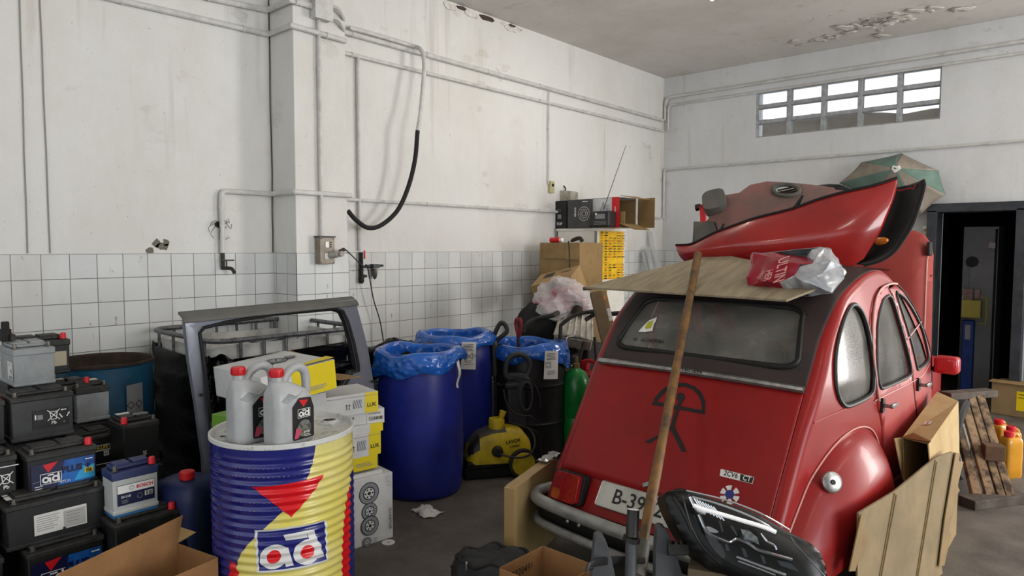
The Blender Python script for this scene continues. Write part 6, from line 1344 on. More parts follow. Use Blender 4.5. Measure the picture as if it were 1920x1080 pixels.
# stickers on the rear glass (outside)
def glass_pt(px, py): p = cpl(px, py, (0, -.28, 1.02), (0, -(1.42-1.02), .30)); return p.x, s_at_z(p.z-.012)
def gpoly(name, px, m, lift=.001): q = MB(); q.sheet([glass_pt(*p) for p in px], [], LM(lift), (.05, .5)); return q.build(name, m, rg, smooth=60)
z1 = lambda x, y: (1100+x/4.364, 540+y/4.364)
gpoly('window_sticker', [z1(*p) for p in ((450, 350), (500, 300), (540, 265), (600, 245), (595, 275), (580, 300), (570, 350), (500, 355))], M_wht)
gpoly('window_sticker', [z1(*p) for p in ((505, 320), (530, 280), (575, 268), (560, 325), (515, 335))], mat('sticker_yellow', 'b9b42e', .5), .0016)
q = MB()
for tx, px, py, sz in (('YO', 415, 411, .026), ('LA CARRETERA', 566, 428, .026)):
    x0, ss = glass_pt(*z1(px, py)); dsg = (s_at_z(1.25)-s_at_z(1.15))/.12
    q.text(tx, sz, None, 0, .02, .8, fn=lambda a, b: top(x0+a, ss+b*dsg, .001), step=0)
q.build('window_lettering', M_blkp, rg, smooth=0)
gpoly('window_sticker', [z1(*p) for p in ((430, 505), (470, 495), (480, 515), (520, 505), (610, 500), (605, 530), (520, 525), (440, 515))], M_blkp)
gpoly('window_sticker', [z1(*p) for p in ((385, 486), (406, 488), (404, 496), (390, 494), (390, 502), (400, 503), (384, 506))], M_blkp)
# ================================================================ ON THE CAR ROOF AND BEHIND
M_ply = mat('old_plywood', 'a3967c', .8, c2='7d7059', ns=3.5, stretch=(6, 1, 1), nlo=.35, nhi=.7); M_plye = mat('ply_edge', '6e6453', .85)
PN = Vector((0, -.19, .65)); PP0 = Vector((0, -.05, 1.435))
def pl(px, py, up=0): p = cpl(px, py, PP0, PN); return p+PN.normalized()*up
c1_, c2_, c3_, c4_ = pl(1095, 541), pl(1475, 566), pl(1572, 529), pl(1272, 496)
fwd_ = Vector((0, .65, .19)).normalized()
c3_ = c2_+(c3_-c2_)*1.0; far_l = c4_+(c4_-c1_).normalized()*.25; far_r = c3_+fwd_*.16+Vector((-.28, 0, 0))
pb = thing('plywood_board', 'weathered plywood sheet lying on the car roof and sticking out over the rear window', 'board', CO, -CTH); 
Mp_ = frame(PP0, (1, 0, 0), fwd_); Mi = Mp_.inverted(); poly = [tuple((Mi @ p)[:2]) for p in (c1_, c2_, c3_, far_r, far_l)]
q = MB(); q.prism(poly, .010, Mp_); q.build('sheet', M_ply, pb, smooth=0)
q = MB(); q.prism([poly[0], (poly[0][0]+.34, poly[0][1]+.18), (poly[0][0]+.36, poly[0][1]+.25), (poly[0][0]+.02, poly[0][1]+.035)], .02, Mp_ @ Matrix.Translation((-.004, -.006, -.011))); q.build('dark_split_corner', mat('dark_weathered', '4a4438', .9, c2='2e2a24', ns=9), pb, smooth=0)
# --- big red wing panel lying across the board
M_fred = mat('wing_red', 'a02320', .25, c2='8a1d1c', ns=2.2, coat=.5); M_dusty = mat('dusty_red_panel', '8c605a', .8, c2='6f5a54', ns=3, bump=.05, bs=60); M_dgrey = mat('dusty_grey_panel', '54534f', .85, c2='66635c', ns=5)
z7 = lambda x, y: (1250+x/3.6, 280+y/3.6)
FP0 = Vector((0, .62, 1.6)); FN = Vector((.22, -1, .18)).normalized()
def fp(x, y): return cpl(*z7(x, y), FP0, FN)
rp_ = [(62, 650), (180, 645), (330, 580), (470, 530), (620, 478), (850, 420), (1050, 350), (1250, 295), (1400, 258), (1555, 200)]
bt_ = [(1558, 240), (1540, 330), (1500, 440), (1455, 550), (1400, 640), (1330, 740), (1210, 810), (1000, 850), (800, 848), (560, 838), (380, 820), (220, 798), (120, 755), (75, 700)]
Mf_ = frame(fp(62, 650), fp(1555, 200)-fp(62, 650), FN.cross(fp(1555, 200)-fp(62, 650))); 
if (Mf_.to_3x3() @ Vector((0, 0, 1))).dot(FN) < 0: Mf_ = frame(fp(62, 650), fp(1555, 200)-fp(62, 650), -(FN.cross(fp(1555, 200)-fp(62, 650))))
Fi = Mf_.inverted(); f2 = lambda P: [tuple((Fi @ fp(*p))[:2]) for p in P]
R2, B2 = f2(rp_), f2(bt_); FOUT = [(p.x, p.y) for p in catmull([(a, b, 0) for a, b in R2+B2], 3, True)]
yb_at = lambda x: min((p for p in B2), key=lambda p: abs(p[0]-x))[1]
def seg_d(P, x, y):
    b = 9
    for i in range(len(P)-1):
        a_, b_ = Vector(P[i]), Vector(P[i+1]); p = Vector((x, y)); l2 = (b_-a_).length_squared; t = max(0, min(1, (p-a_).dot(b_-a_)/l2)) if l2 else 0; b = min(b, (p-a_-(b_-a_)*t).length)
    return b
def fmap(x, y):
    d = seg_d(B2+[R2[0]], x, y); e = seg_d(R2, x, y); k = math.sin(min(1, d/.24)*math.pi/2); j = .25+.75*min(1, e/.25)
    return Mf_ @ Vector((x, y, .14*k*j))
fe = thing('car_wing', 'large glossy red car wing panel lying across the plywood on the roof', 'car body part', CO, -CTH)
kE = 6
topc = catmull([(a, b, 0) for a, b in R2], 8); botc = catmull([(a, b, 0) for a, b in [R2[0]]+B2[::-1][:len(B2)-kE+1]], 8); rgt = catmull([(a, b, 0) for a, b in B2[:kE][::-1]+[R2[-1]]], 8)
def along(C, u):
    L = [0]
    for a, b in zip(C, C[1:]): L.append(L[-1]+(b-a).length)
    d = u*L[-1]
    for i in range(len(C)-1):
        if L[i+1] >= d: return C[i].lerp(C[i+1], (d-L[i])/max(1e-9, L[i+1]-L[i]))
    return C[-1]
def wsk(u, v):
    p = along(botc, u).lerp(along(topc, u), v)+(along(rgt, v)-along(botc, 1).lerp(along(topc, 1), v))*u
    k = math.sin(min(1, (v+.02)/.55)*math.pi/2)*(1-.62*max(0, (v-.45)/.55)**1.6)*math.sin(min(1, u/.3)*math.pi/2)*(1-.75*max(0, (u-.72)/.28)**2)
    return Mf_ @ Vector((p.x, p.y, .15*k))
def fmap(x, y): return Mf_ @ Vector((x, y, .012))
q = MB(); q.grid(wsk, 80, 30); q.build('wing_skin', M_fred, fe, smooth=60, solid=.004)
q = MB(); q.tube([wsk(i/40, 1)+Vector((0, 0, .003)) for i in range(41)], .008, 6); q.build('folded_edge', M_cblk, fe)
li = cpl(*z7(1440, 620), FP0, FN); q = MB(); q.lathe([(.018, -.02), (.022, 0), (.018, .03), (.008, .05), (0, .052)], 18, Matrix.Translation(li) @ FN.to_track_quat('Z', 'Y').to_matrix().to_4x4() @ Matrix.Rotation(R_(50), 4, 'Y')); q.build('side_indicator', mat('indicator_amber', 'c06a1c', .25), fe)
q = MB(); a = cpl(*z7(860, 420), FP0, FN); q.tube([a, a+Vector((.05, 0, .09))], [.02, .008], 6); a = cpl(*z7(362, 560), FP0, FN); q.tube(catmull([a+Vector((-.03, -.01, .06)), a+Vector((0, -.02, 0)), a+Vector((.03, -.01, .05))], 4), .008, 6); q.build('bracket', M_cblk, fe)
# --- dusty inner panel with an oval opening, behind the wing
BP0 = FP0+Vector((0, .26, 0)); BN = Vector((.15, -1, .75)).normalized()
def bp_(x, y): return cpl(*z7(x, y), BP0, BN)
top7 = [(180, 640), (188, 500), (262, 500), (285, 480), (345, 335), (395, 330), (500, 320), (575, 270), (690, 250), (800, 255), (980, 262), (1180, 275), (1300, 290)]
lowr = [(1270, 330), (1050, 400), (850, 470), (620, 530), (420, 600), (330, 640)]
Mb_ = frame(bp_(200, 640), bp_(1300, 400)-bp_(200, 640), bp_(690, 250)-bp_(690, 500)); Bi = Mb_.inverted(); b2f = lambda P: [tuple((Bi @ bp_(*p))[:2]) for p in P]
ov = b2f([(820+88*math.cos(t), 312+38*math.sin(t)) for t in [2*math.pi*i/20 for i in range(20)]])
PO = b2f(top7[2:]+lowr)
bpn = thing('inner_wing_panel', 'dusty dull red panel with an oval opening lying behind the glossy red wing', 'car body part', CO, -CTH)
q = MB(); q.sheet(PO, [ov], lambda x, y: Mb_ @ Vector((x, y, .05*math.sin(max(0, min(1, x/1.0))*math.pi))), .05); q.build('panel_skin', M_dusty, bpn, smooth=60, solid=.006)
bm3 = lambda x, y, l=0: Mb_ @ Vector((x, y, l+.05*math.sin(max(0, min(1, x/1.0))*math.pi)))
q = MB(); q.tube([bm3(x, y, .006) for x, y in ov], .014, 8, closed=True); q.build('opening_rim', M_dgrey, bpn)
q = MB(); q.sheet(ov, [], lambda x, y: bm3(x, y, -.05), .05); q.build('opening_inside', M_rust, bpn)
q = MB()
for k in range(5): a = Vector(ov[5]).lerp(Vector(ov[15]), .1+.2*k); q.tube([bm3(a.x-.06, a.y, -.02), bm3(a.x+.06, a.y, -.02)], .006, 6)
q.build('opening_ribs', mat('rib_brown', '3a3226', .9), bpn)
g3 = b2f([(180, 640), (188, 500), (262, 500), (385, 500), (330, 600)]); q = MB(); q.sheet(g3, [], lambda x, y: Mb_ @ Vector((x, y, .02)), .06); q.build('grey_flange', M_dgrey, bpn, solid=.006)
cc_ = b2f([(338, 390)])[0]; q = MB(Mb_ @ Matrix.Translation((cc_[0], cc_[1], 0))); q.prism(rrect(.15, .17, .05, 4), .09); q.build('grey_housing', M_dgrey, bpn, bevel=.025, bseg=3)
cc_ = b2f([(245, 440)])[0]; q = MB(Mb_ @ Matrix.Translation((cc_[0], cc_[1], 0))); q.box((0, 0, .0), (.035, .16, .03)); q.box((.02, .06, .0), (.08, .03, .03)); q.build('red_bracket', M_redp, bpn); q = MB(Mb_ @ Matrix.Translation((cc_[0], cc_[1], 0))); q.box((-.03, .075, 0), (.04, .04, .03)); q.build('black_clip', M_cblk, bpn, bevel=.005)
t7 = [(760, 232), (800, 262), (1000, 268), (1060, 285), (1290, 285), (1180, 250), (1000, 245)]; T2 = b2f(t7); q = MB(); q.sheet(T2, [], lambda x, y: Mb_ @ Vector((x, y, -.03+.05*math.sin(x*9))), .05); bsk = thing('black_trim_strip', 'bent black strip lying behind the dusty panel on the roof', 'strip', CO, -CTH); q.build('strip', M_cblk, bsk, solid=.012)
t8 = b2f([(500, 312), (515, 280), (545, 272), (570, 285), (540, 318)]); q = MB(); q.sheet(t8, [], lambda x, y: Mb_ @ Vector((x, y, -.03)), .05); q.build('strip_end', M_cblk, bsk, solid=.012)
# --- black wheel-arch liner curving behind the wing
LP0 = FP0+Vector((0, .10, 0)); LN = Vector((.1, -1, .1)).normalized()
def lp(x, y, o=0): return cpl(*z7(x, y), LP0+Vector((0, o, 0)), LN)
Lo = [(1735, 205), (1740, 260), (1700, 400), (1660, 510), (1600, 610), (1540, 690), (1450, 750), (1330, 785)]
Li_ = [(1555, 270), (1550, 330), (1520, 430), (1480, 530), (1430, 620), (1380, 690), (1320, 740), (1270, 770)]
al = thing('wheel_arch_liner', 'matt black curved wheel arch liner behind the right end of the red wing', 'car body part', CO, -CTH)
Lo_c = catmull([lp(*p) for p in Lo], 4); Li_c = catmull([lp(x_-75, y_, .10) for x_, y_ in Li_], 4)
q = MB(); n_ = len(Lo_c)-1; q.grid(lambda u, v: Lo_c[round(u*n_)].lerp(Li_c[round(u*n_)], v)+Vector((0, .06*math.sin(v*math.pi), 0)), n_, 8); q.build('liner_skin', M_cblk, al, smooth=60, solid=.008)
q = MB(); q.tube(Lo_c, .008, 6); q.build('liner_lip', M_rub, al)
q = MB(); a = lp(1735, 200); q.tube([a, lp(1740, 250), lp(1735, 300)], .005, 6); q.build('red_edge', M_fred, al)
te = [lp(*p, .05) for p in ((1555, 280), (1600, 275), (1640, 262), (1665, 268), (1690, 230), (1735, 205))]; q = MB(); q.tube(te, .004, 6); q.build('torn_edge', M_fred, al)
# --- red and white carrier bag
M_bagr = mat('bag_red', '9c0f2a', .25, c2='850d22', ns=7, bump=.35, bs=20, coat=.3); M_bagw = mat('bag_silver', 'b9bbbf', .22, metal=.2, c2='97999e', ns=12, bump=.15, bs=22, coat=.2)
bgc = pl(1495, 540, .0)+Vector((0, .05, .0)); bagt = thing('carrier_bag', 'crumpled red and silver plastic bag at the right rear corner of the roof', 'bag', CM @ bgc, -CTH)
z3_ = lambda x, y: (1380+x/7.7125, 440+y/7.7125)
BPl = bgc+Vector((0, -.06, .0)); bn_ = Vector((.05, -1, .25)).normalized()
def bagp(x, y, o=0): return cpl(*z3_(x, y), BPl+Vector((0, o, 0)), bn_)-bgc
# facetted front: hand-placed folds, closed by a back sheet
V = [(255, 250, .10), (560, 245, .12), (1060, 305, .10), (185, 600, .0), (600, 350, .0), (930, 420, -.03), (180, 740, .0), (640, 690, -.06), (420, 860, .03), (720, 850, .0), (900, 560, -.05),      # 0-10
     (1140, 190, .08), (1250, 165, .1), (1390, 200, .12), (1130, 400, .0), (1380, 380, .0), (1540, 430, .06), (1570, 620, .04), (940, 440, -.02), (1000, 660, -.07), (1300, 530, -.02), (1430, 820, .0), (1100, 875, .02), (960, 820, .0), (1620, 545, .09), (460, 640, -.05)]
VB = [bagp(x, y, o) for x, y, o in V]
ring_ = [3, 6, 8, 22, 21, 17, 16, 12, 1, 0]; k_ = len(ring_)
cen_ = sum((VB[i] for i in ring_), Vector())/k_
VB += [VB[i].lerp(cen_, .25)+Vector((0, .14, 0)) for i in ring_]+[cen_+Vector((0, .17, 0))]
bk_f = [(ring_[i], ring_[(i+1) % k_], 26+(i+1) % k_, 26+i) for i in range(k_)]+[(26+i, 26+(i+1) % k_, 36) for i in range(k_)]
red_f = [(0, 3, 4), (0, 4, 1), (1, 4, 5), (1, 5, 2), (3, 25, 4), (4, 25, 7), (4, 7, 5), (5, 7, 10), (3, 6, 25), (6, 8, 25), (25, 8, 9), (25, 9, 7), (2, 5, 14)]
wht_f = [(10, 7, 23), (7, 9, 23), (10, 23, 19), (19, 23, 22), (19, 22, 21), (19, 21, 20), (10, 19, 18), (18, 19, 20), (18, 20, 14), (14, 20, 15), (20, 17, 16), (20, 16, 15), (20, 21, 17), (2, 14, 11), (11, 14, 12), (12, 14, 15), (12, 15, 13), (13, 15, 16), (16, 17, 24)]
def crumple(faces, name, m):
    b = bmesh.new(); bv = [b.verts.new(v) for v in VB]
    for f in faces: b.faces.new([bv[i] for i in f])
    bmesh.ops.delete(b, geom=[v for v in b.verts if not v.link_faces], context='VERTS')
    bmesh.ops.subdivide_edges(b, edges=b.edges[:], cuts=9, use_grid_fill=True)
    rn = random.Random(3); from mathutils import noise
    for v in b.verts: v.co += Vector((.006, .02, .007))*(-abs(noise.noise(v.co*9))*1.7-.5*abs(noise.noise(v.co*21)))
    b.verts.index_update(); q = MB(); q.add([v.co.copy() for v in b.verts], [tuple(w.index for w in f.verts) for f in b.faces]); b.free(); return q.build(name, m, bagt, smooth=22, solid=.002)
crumple(red_f, 'red_side', M_bagr); crumple(wht_f, 'silver_side', M_bagw); crumple(bk_f, 'bag_back', M_bagw)
o_ = (VB[4]+VB[25]+VB[7]+VB[5])/4+Vector((0, -.075, 0)); ux_ = (VB[4]-VB[25]).normalized()*-1
lb = Label(frame(o_+Vector((.0, .0, .01)), VB[8]-VB[1], VB[7]-VB[4]) if False else frame(o_, VB[25]-VB[1], VB[5]-VB[3])); lb.text('ULTIN', .075, 0, .03, mat('pale_pink_print', 'd79a92', .5), .01); lb.text('HER', .05, .02, -.03, MATS['pale_pink_print'], .01); lb.build('bag_lettering', bagt)
# --- umbrella open against the back wall
uc = ony(1680, 316, YB-.42); um = thing('umbrella', 'open faded green and beige umbrella hanging by the back wall behind the car', 'umbrella', uc)
M_ug = mat('umbrella_green', '6c857a', .75, c2='5a7267', ns=5); M_ub = mat('umbrella_beige', '9a9184', .75, c2='84796e', ns=5)
rim7 = [(1582, 28), (1835, 145), (1885, 305), (1712, 440), (1545, 440), (1340, 330), (1165, 228), (1315, 88)]
tip = Vector((0, 0, 0)); rimp = [ony(*z7(*p), YB-.42+.22)-uc for p in rim7]
ucx = (1 if True else 0)
for k in range(8):
    a, b = rimp[k], rimp[(k+1) % 8]
    def gore(u, v, a=a, b=b):
        e = a.lerp(b, v); p = e*u; sag = .045*math.sin(v*math.pi)*u*u; p = p*(1-.03*math.sin(v*math.pi)*u); p.y = e.y*u**1.8+sag*.3; return p
    q = MB(); q.grid(gore, 10, 8); q.build('canopy_panel', M_ug if k % 2 else M_ub, um, smooth=60, solid=.002)
    q = MB(); q.tube([gore(i/8, 0)+Vector((0, .004, 0)) for i in range(9)], .0035, 5); q.build('rib', M_dkst, um)
q = MB(); q.tube([(0, -.07, .0), (0, .4, -.02)], .006, 8); q.build('shaft', M_dkst, um)
q = MB(); q.grid(lambda u, v: Vector((.045*u*math.cos(v*6.283), -.004, .035*u*math.sin(v*6.283)*(1+.3*math.sin(v*20)))), 3, 24); q.build('tip_cover', M_wht, um, smooth=60, solid=.002)
# --- tall red panel standing behind the car
rpn = thing('red_van_panel', 'tall pinkish red vehicle body panel standing between the car and the dark door', 'car body part', CO, -CTH)
RPY = 3.35
pr = ccz(1742, 690, .85); e_ = lambda x, y: cpl(x, y, (0, RPY, 0), (0, -1, 0))
rx1 = e_(1738, 560).x; zt9 = e_(1690, 432).z
M_rp = mat('faded_red', '97403a', .5, c2='8a3a35', ns=2.5, spec=.2)
rx0 = rx1-1.05
RP = [(rx0, .0), (rx1+.015, .0), (rx1, zt9-.22), (rx1-.02, zt9-.12), (rx1-.07, zt9-.04), (rx1-.15, zt9), (rx1-.45, zt9+.01), (rx0+.1, zt9-.02), (rx0, zt9-.15)]
def rpm(x, z): d = max(0, .14-(rx1-x))/.14; return Vector((x, RPY+.10*d*d+.05*((x-rx0-.5)/.5)**2+.12*max(0, (z-zt9+.3)/.3)**2, z))
q = MB(); q.sheet(RP, [], rpm, .05); q.build('panel_skin', M_rp, rpn, smooth=60, solid=.01)
s0_, s1_ = e_(1660, 505), e_(1739, 518); q = MB(); q.tube([rpm(s0_.x-.3, s0_.z+.02)+Vector((0, -.006, 0)), rpm(s0_.x, s0_.z)+Vector((0, -.006, 0)), rpm(s1_.x, s1_.z)+Vector((0, -.006, 0))], .007, 6); q.build('panel_seam', mat('seam_brown', '5d2320', .7), rpn)
q = MB(); q.tube([rpm(rx1-.035, z/10*(zt9-.1))+Vector((0, -.006, 0)) for z in range(0, 11)], .007, 6); q.build('edge_highlight', M_gut, rpn)  # pale strip put in for the highlight along the right edge
q = MB(); a = e_(1738, 440); q.box((a.x+.0, RPY+.1, a.z-.12), (.03, .08, .12)); q.build('dark_end_cap', M_cblk, rpn, bevel=.01)
jp = ony(1737, 440, YB-.1); t = thing('spice_jar', 'small brown and white jar on the ledge above the red panel', 'jar', (jp.x, YB-.10, ony(1736, 452, YB-.1).z-.02))
MB().lathe([(0, 0), (.045, 0), (.045, .12), (.03, .14), (.03, .15)], 18).build('jar_body', mat('brown_jar', '7a5a44', .4, c2='c2b6a5', ns=20, stretch=(1, 1, 3)), t); MB().lathe([(.034, .148), (.034, .175), (0, .177)], 16).build('lid', M_pap, t)
MB().box((0, .03, -.012), (.16, .13, .02)).build('wall_ledge', M_dkst, t)
# ================================================================ RIGHT SIDE: CARTONS, PALLET, JUGS, PASSAGE
# flattened carton leaning on the car
fl = thing('flat_cardboard', 'large flattened brown carton leaning against the right side of the car', 'cardboard', CO, -CTH)
zz8 = lambda x, y: (1500+x/1.862, 500+y/1.862)
FX0 = .92
sp0 = Vector((.86, .2, .55)); sn = Vector((1, -.12, .28)).normalized()
def sp(x, y): return cpl(*zz8(x, y), sp0, sn)
ms_ = frame(sp(205, 860), Vector((0, 1, 0))-sn*sn.y, Vector((0, 0, 1))); Mi8 = ms_.inverted()
f8 = lambda P: [tuple((Mi8 @ sp(*p))[:2]) for p in P]
FO8 = f8([(205, 860), (330, 785), (455, 672), (475, 660), (525, 645), (548, 650), (552, 678), (572, 682), (575, 770), (590, 790), (585, 800), (590, 940), (605, 960), (612, 1080)])
zlow = (Mi8 @ Vector((.9, 0, 0)))[1]
def floor_at(x): # y in-plane where z=0
    p0_ = ms_ @ Vector((x, 0, 0)); d_ = (ms_ @ Vector((x, 1, 0)))-p0_; return -p0_.z/d_.z
FO8 = FO8+[(FO8[-1][0]+.02, floor_at(FO8[-1][0]+.02)), (.0, floor_at(0)), (0, FO8[0][1]-.3)]
q = MB(); q.sheet(FO8, [], lambda x, y: ms_ @ Vector((x, y, 0)), 0 or (0, 0)); q.build('sheet', M_cardo, fl, smooth=0, solid=.008)
q = MB()
for xa, xb in ((330, 355), (462, 510)):
    a, b = f8([(xa, 790 if xa < 400 else 672), (xb, 1075)]); d_ = ((b[0]-a[0]), (b[1]-a[1])); q.tube([ms_ @ Vector((a[0], a[1], .002)), ms_ @ Vector((a[0]+d_[0]*1.2, a[1]+d_[1]*1.2, .002))], .004, 5)
    q.tube([ms_ @ Vector((a[0]+.02, a[1]-.015, .002)), ms_ @ Vector((a[0]+.02+d_[0]*1.2, a[1]+d_[1]*1.2, .002))], .003, 5)
q.build('fold_line', mat('cardboard_fold', '83714f', .9), fl)
for fpx in ([(205, 862), (228, 880), (232, 925), (255, 935), (258, 1040), (240, 1050), (238, 1079), (214, 1079)], [(530, 648), (548, 650), (552, 678), (572, 682), (575, 770), (590, 790), (585, 800), (590, 940), (605, 960), (612, 1078), (590, 1079), (560, 900)]):
    q = MB(); q.sheet(f8(fpx), [], lambda x, y: ms_ @ Vector((x, y, .012)), (0, 0)); q.build('folded_flap', M_cardd, fl, smooth=0, solid=.005)
# open carton wedged between car and flat cardboard
cn = thing('cardboard_box', 'tan open-ended carton wedged upright between the car doors and the flattened carton', 'box', (0, 0, 0))
N_ = [dep(1692, 820, 3.55), dep(1741, 832, 3.38), dep(1748, 905, 3.38), dep(1695, 905, 3.55)]; Fq = [dep(1757, 734, 4.15), dep(1797, 752, 3.98), dep(1799, 850, 3.98), dep(1757, 850, 4.15)]
o_ = Vector((N_[3].x, N_[3].y, 0)); cn.location = o_; WORLD[cn.name] = Matrix.Translation(o_)
q = MB(); q.add(N_+Fq, [(0, 4, 5, 1), (1, 5, 6, 2), (2, 6, 7, 3), (3, 7, 4, 0), (4, 7, 6, 5)]); q.build('carton', M_cardp, cn, smooth=0, solid=.006, world=True, off=1)
q = MB(); q.add([N_[0], dep(1678, 822, 3.45), dep(1690, 880, 3.47), N_[3]], [(0, 1, 2, 3)]); q.add([N_[0], N_[1], dep(1745, 828, 3.28), dep(1712, 812, 3.44)], [(0, 1, 2, 3)]); q.build('end_flap', M_cardp, cn, smooth=0, solid=.005, world=True)
g_ = [Vector((p.x, p.y, 0)) for p in (N_[3], N_[2], Fq[2], Fq[3])]
# it stands on a second carton underneath
t = thing('cardboard_box', 'brown carton underneath the tan open-ended one beside the car', 'box', o_); q = MB(); top4 = [N_[3], N_[2], Fq[2], Fq[3]]; q.hexa(g_, [p-Vector((0, 0, .008)) for p in top4]); q.build('carton', M_cardd, t, smooth=0, world=True)
lb = Label(frame((N_[0]+N_[1]+Fq[0]+Fq[1])/4+Vector((0, 0, .004))-o_, Fq[0]-N_[0], N_[0]-N_[1])); lb.rect(-.12, .0, .05, .035, M_pap); lb.rect(-.12, .0, .03, .008, M_redp); lb.build('shipping_label', cn)
# dirty wooden pallet leaning back
M_pw = mat('dirty_pallet', '8b7256', .85, c2='3a2e24', ns=9, nlo=.45, nhi=.62, bump=.3, bs=30); M_pwd = mat('dark_board', '3f372f', .85, c2='5a5048', ns=8, bump=.3, bs=30)
pa = thing('wooden_pallet', 'dirty broken wooden pallet leaning back on its edge near the dark doorway', 'pallet', onz(1850, 948, 0))
po = Vector(pa.location); 
def plank(a0, a1, b0, b1, t0, t1, th, nm, m):
    """a: top left/right pixels, b: bottom left/right pixels"""
    A, B, C_, D_ = dep(*a0, t0), dep(*a1, t0), dep(*b1, t1), dep(*b0, t1); n = (B-A).cross(D_-A).normalized()
    n = n if n.dot(CAM-A) < 0 else -n
    q = MB(); q.hexa([A, B, C_, D_], [p+n*th for p in (A, B, C_, D_)]); return q.build(nm, m, pa, smooth=0, bevel=.004, world=True)
tb, tt = 4.46, 5.0
plank((1798, 742), (1813, 742), (1852, 936), (1869, 934), tt, tb, .03, 'plank', M_pw); plank((1815, 742), (1829, 741), (1873, 934), (1886, 931), tt, tb, .03, 'plank', M_pw); plank((1831, 741), (1846, 740), (1888, 931), (1903, 928), tt, tb, .03, 'plank', M_pw); plank((1793, 790), (1805, 795), (1828, 942), (1845, 938), tt-.1, tb, .03, 'plank', M_pw)
A_, B_ = onz(1828, 958, 0), onz(1930, 945, 0)
q = MB(); d_ = (B_-A_); n_ = Vector((-d_.y, d_.x, 0)).normalized(); q.hexa([Vector((A_.x, A_.y, 0)), Vector((B_.x, B_.y, 0)), Vector((B_.x, B_.y, 0))+n_*.12, Vector((A_.x, A_.y, 0))+n_*.12], [Vector((A_.x, A_.y, .06)), Vector((B_.x, B_.y, .06)), Vector((B_.x, B_.y, .06))+n_*.12, Vector((A_.x, A_.y, .06))+n_*.12]); q.build('foot_board', M_pwd, pa, smooth=0, bevel=.004, world=True)
A_, B_ = dep(1784, 738, tt-.08), dep(1872, 732, tt+.06); d_ = (B_-A_); n_ = Vector((-d_.y, d_.x, 0)).normalized()
q = MB(); q.hexa([A_-Vector((0, 0, .05)), B_-Vector((0, 0, .05)), B_+n_*.10-Vector((0, 0, .05)), A_+n_*.10-Vector((0, 0, .05))], [A_, B_, B_+n_*.10, A_+n_*.10]); q.build('head_board', M_pwd, pa, smooth=0, bevel=.004, world=True)
c_ = dep(1862, 847, 4.66); q = MB(); q.box(c_, (.12, .10, .10), 0, (0, 0, YAW-.3)); q.build('block', mat('block_brown', '4f3a28', .85, c2='6a5038', ns=8), pa, smooth=0, bevel=.006, world=True)
q = MB(); a_ = dep(1800, 760, tt+.06); q.tube([a_, Vector((a_.x+.1, a_.y+.28, 0.01))], .025, 6); q.build('back_strut', M_pwd, pa, world=True)
# amber oil jugs on the floor
M_amb = mat('amber_plastic', 'c58a1f', .3, c2='b57a18', ns=5, coat=.2)
def amber(label, px, py, hpx, rz):
    p = onz(px, py, 0); k = (p-CAM).dot(fw); h = hpx/FPX*k; t = canister(label, p, rz, h*.40, h*.30, h*.88, cap=(-h*.06, 0), capm=M_jred, m=M_amb, handle=False, group='amber jugs by the pallet', name='amber_jug')
    MB().tube(catmull([(h*.0, 0, h*.86), (h*.07, 0, h*.93), (h*.15, 0, h*.9), (h*.19, 0, h*.75)], 5), h*.04, 8).build('handle', M_amb, t); return t
amber('nearest amber jug with red cap on the floor right of the pallet', 1893, 893, 86, R_(50))
amber('amber jug with red cap just behind the nearest one by the pallet', 1873, 852, 66, R_(60))
amber('amber jug with red cap farthest right behind the nearest one', 1897, 862, 62, R_(40))
# brown carton on the floor by the doorway
a, b = onz(1860, 770, 0), onz(1935, 782, 0); d_ = (b-a); L_ = d_.length; rz = math.atan2(d_.y, d_.x); hh = ony(1862, 712, a.y).z
n_ = Vector((-d_.y, d_.x, 0)).normalized(); 
t = thing('cardboard_box', 'brown carton with yellow label on the floor by the dark doorway', 'box', ((a+b)/2+n_*.16-Vector((0, .12, 0))), rz); MB().box((0, 0, hh/2), (L_, .3, hh)).build('carton', M_cardd, t, smooth=0, bevel=.004)
MB().box((-.02, -.12, hh+.008), (L_, .12, .005), 0, (R_(5), 0, 0)).build('flap', M_card, t, smooth=0); lb = Label(frame((L_*.25, -.1506, hh*.5), (1, 0, 0), (0, 0, 1))); lb.rect(.02, 0, .12, hh*.6, M_yelp); lb.lines(.02, hh*.2, .09, 2, .03, M_blkp, .008); lb.build('yellow_label', t)
# passage: grey locker, blue column with yellow valve
M_lock = mat('locker_grey', '9b9ea1', .5, c2='8b8e92', ns=3)
Yl = YB+.75; a, b = ony(1808, 420, Yl), ony(1874, 420, Yl); zt = ony(1840, 425, Yl).z; w = b.x-a.x
lk = thing('grey_locker', 'tall grey metal locker with round hole in the dark doorway', 'locker', ((a.x+b.x)/2, Yl+.25, 0)); MB().box((0, 0, zt/2), (w, .5, zt)).build('body', M_lock, lk, smooth=0, bevel=.004)
q = MB(); q.box((.02, -.256, zt/2-.14), (w-.1, .012, zt-.4)); q.build('door', M_lock, lk, smooth=0, bevel=.003)
hp_ = ony(1823, 491, Yl-.01); q = MB(); q.tube([(hp_.x-lk.location.x, -.263, hp_.z), (hp_.x-lk.location.x, -.266, hp_.z)], .065, 8); q.build('round_hole', M_blkp, lk)
hp_ = ony(1861, 460, Yl-.02); q = MB(); q.box((hp_.x-lk.location.x, -.264, hp_.z), (.07, .004, .06), 0, (0, R_(10), 0)); q.build('paper_scrap', M_pap, lk)
q = MB(); q.tube([(w/2-.02, -.258, .02), (w/2-.02, -.258, zt-.03)], .012, 6); q.build('edge_bar', MATS['passage_paint'], lk)
Ym = YB+.45; bc_ = ony(1815, 640, Ym); cl = thing('blue_pump_column', 'slim blue column with yellow valve box in front of the grey locker', 'column', (bc_.x, Ym, 0)); zc1 = ony(1815, 600, Ym).z
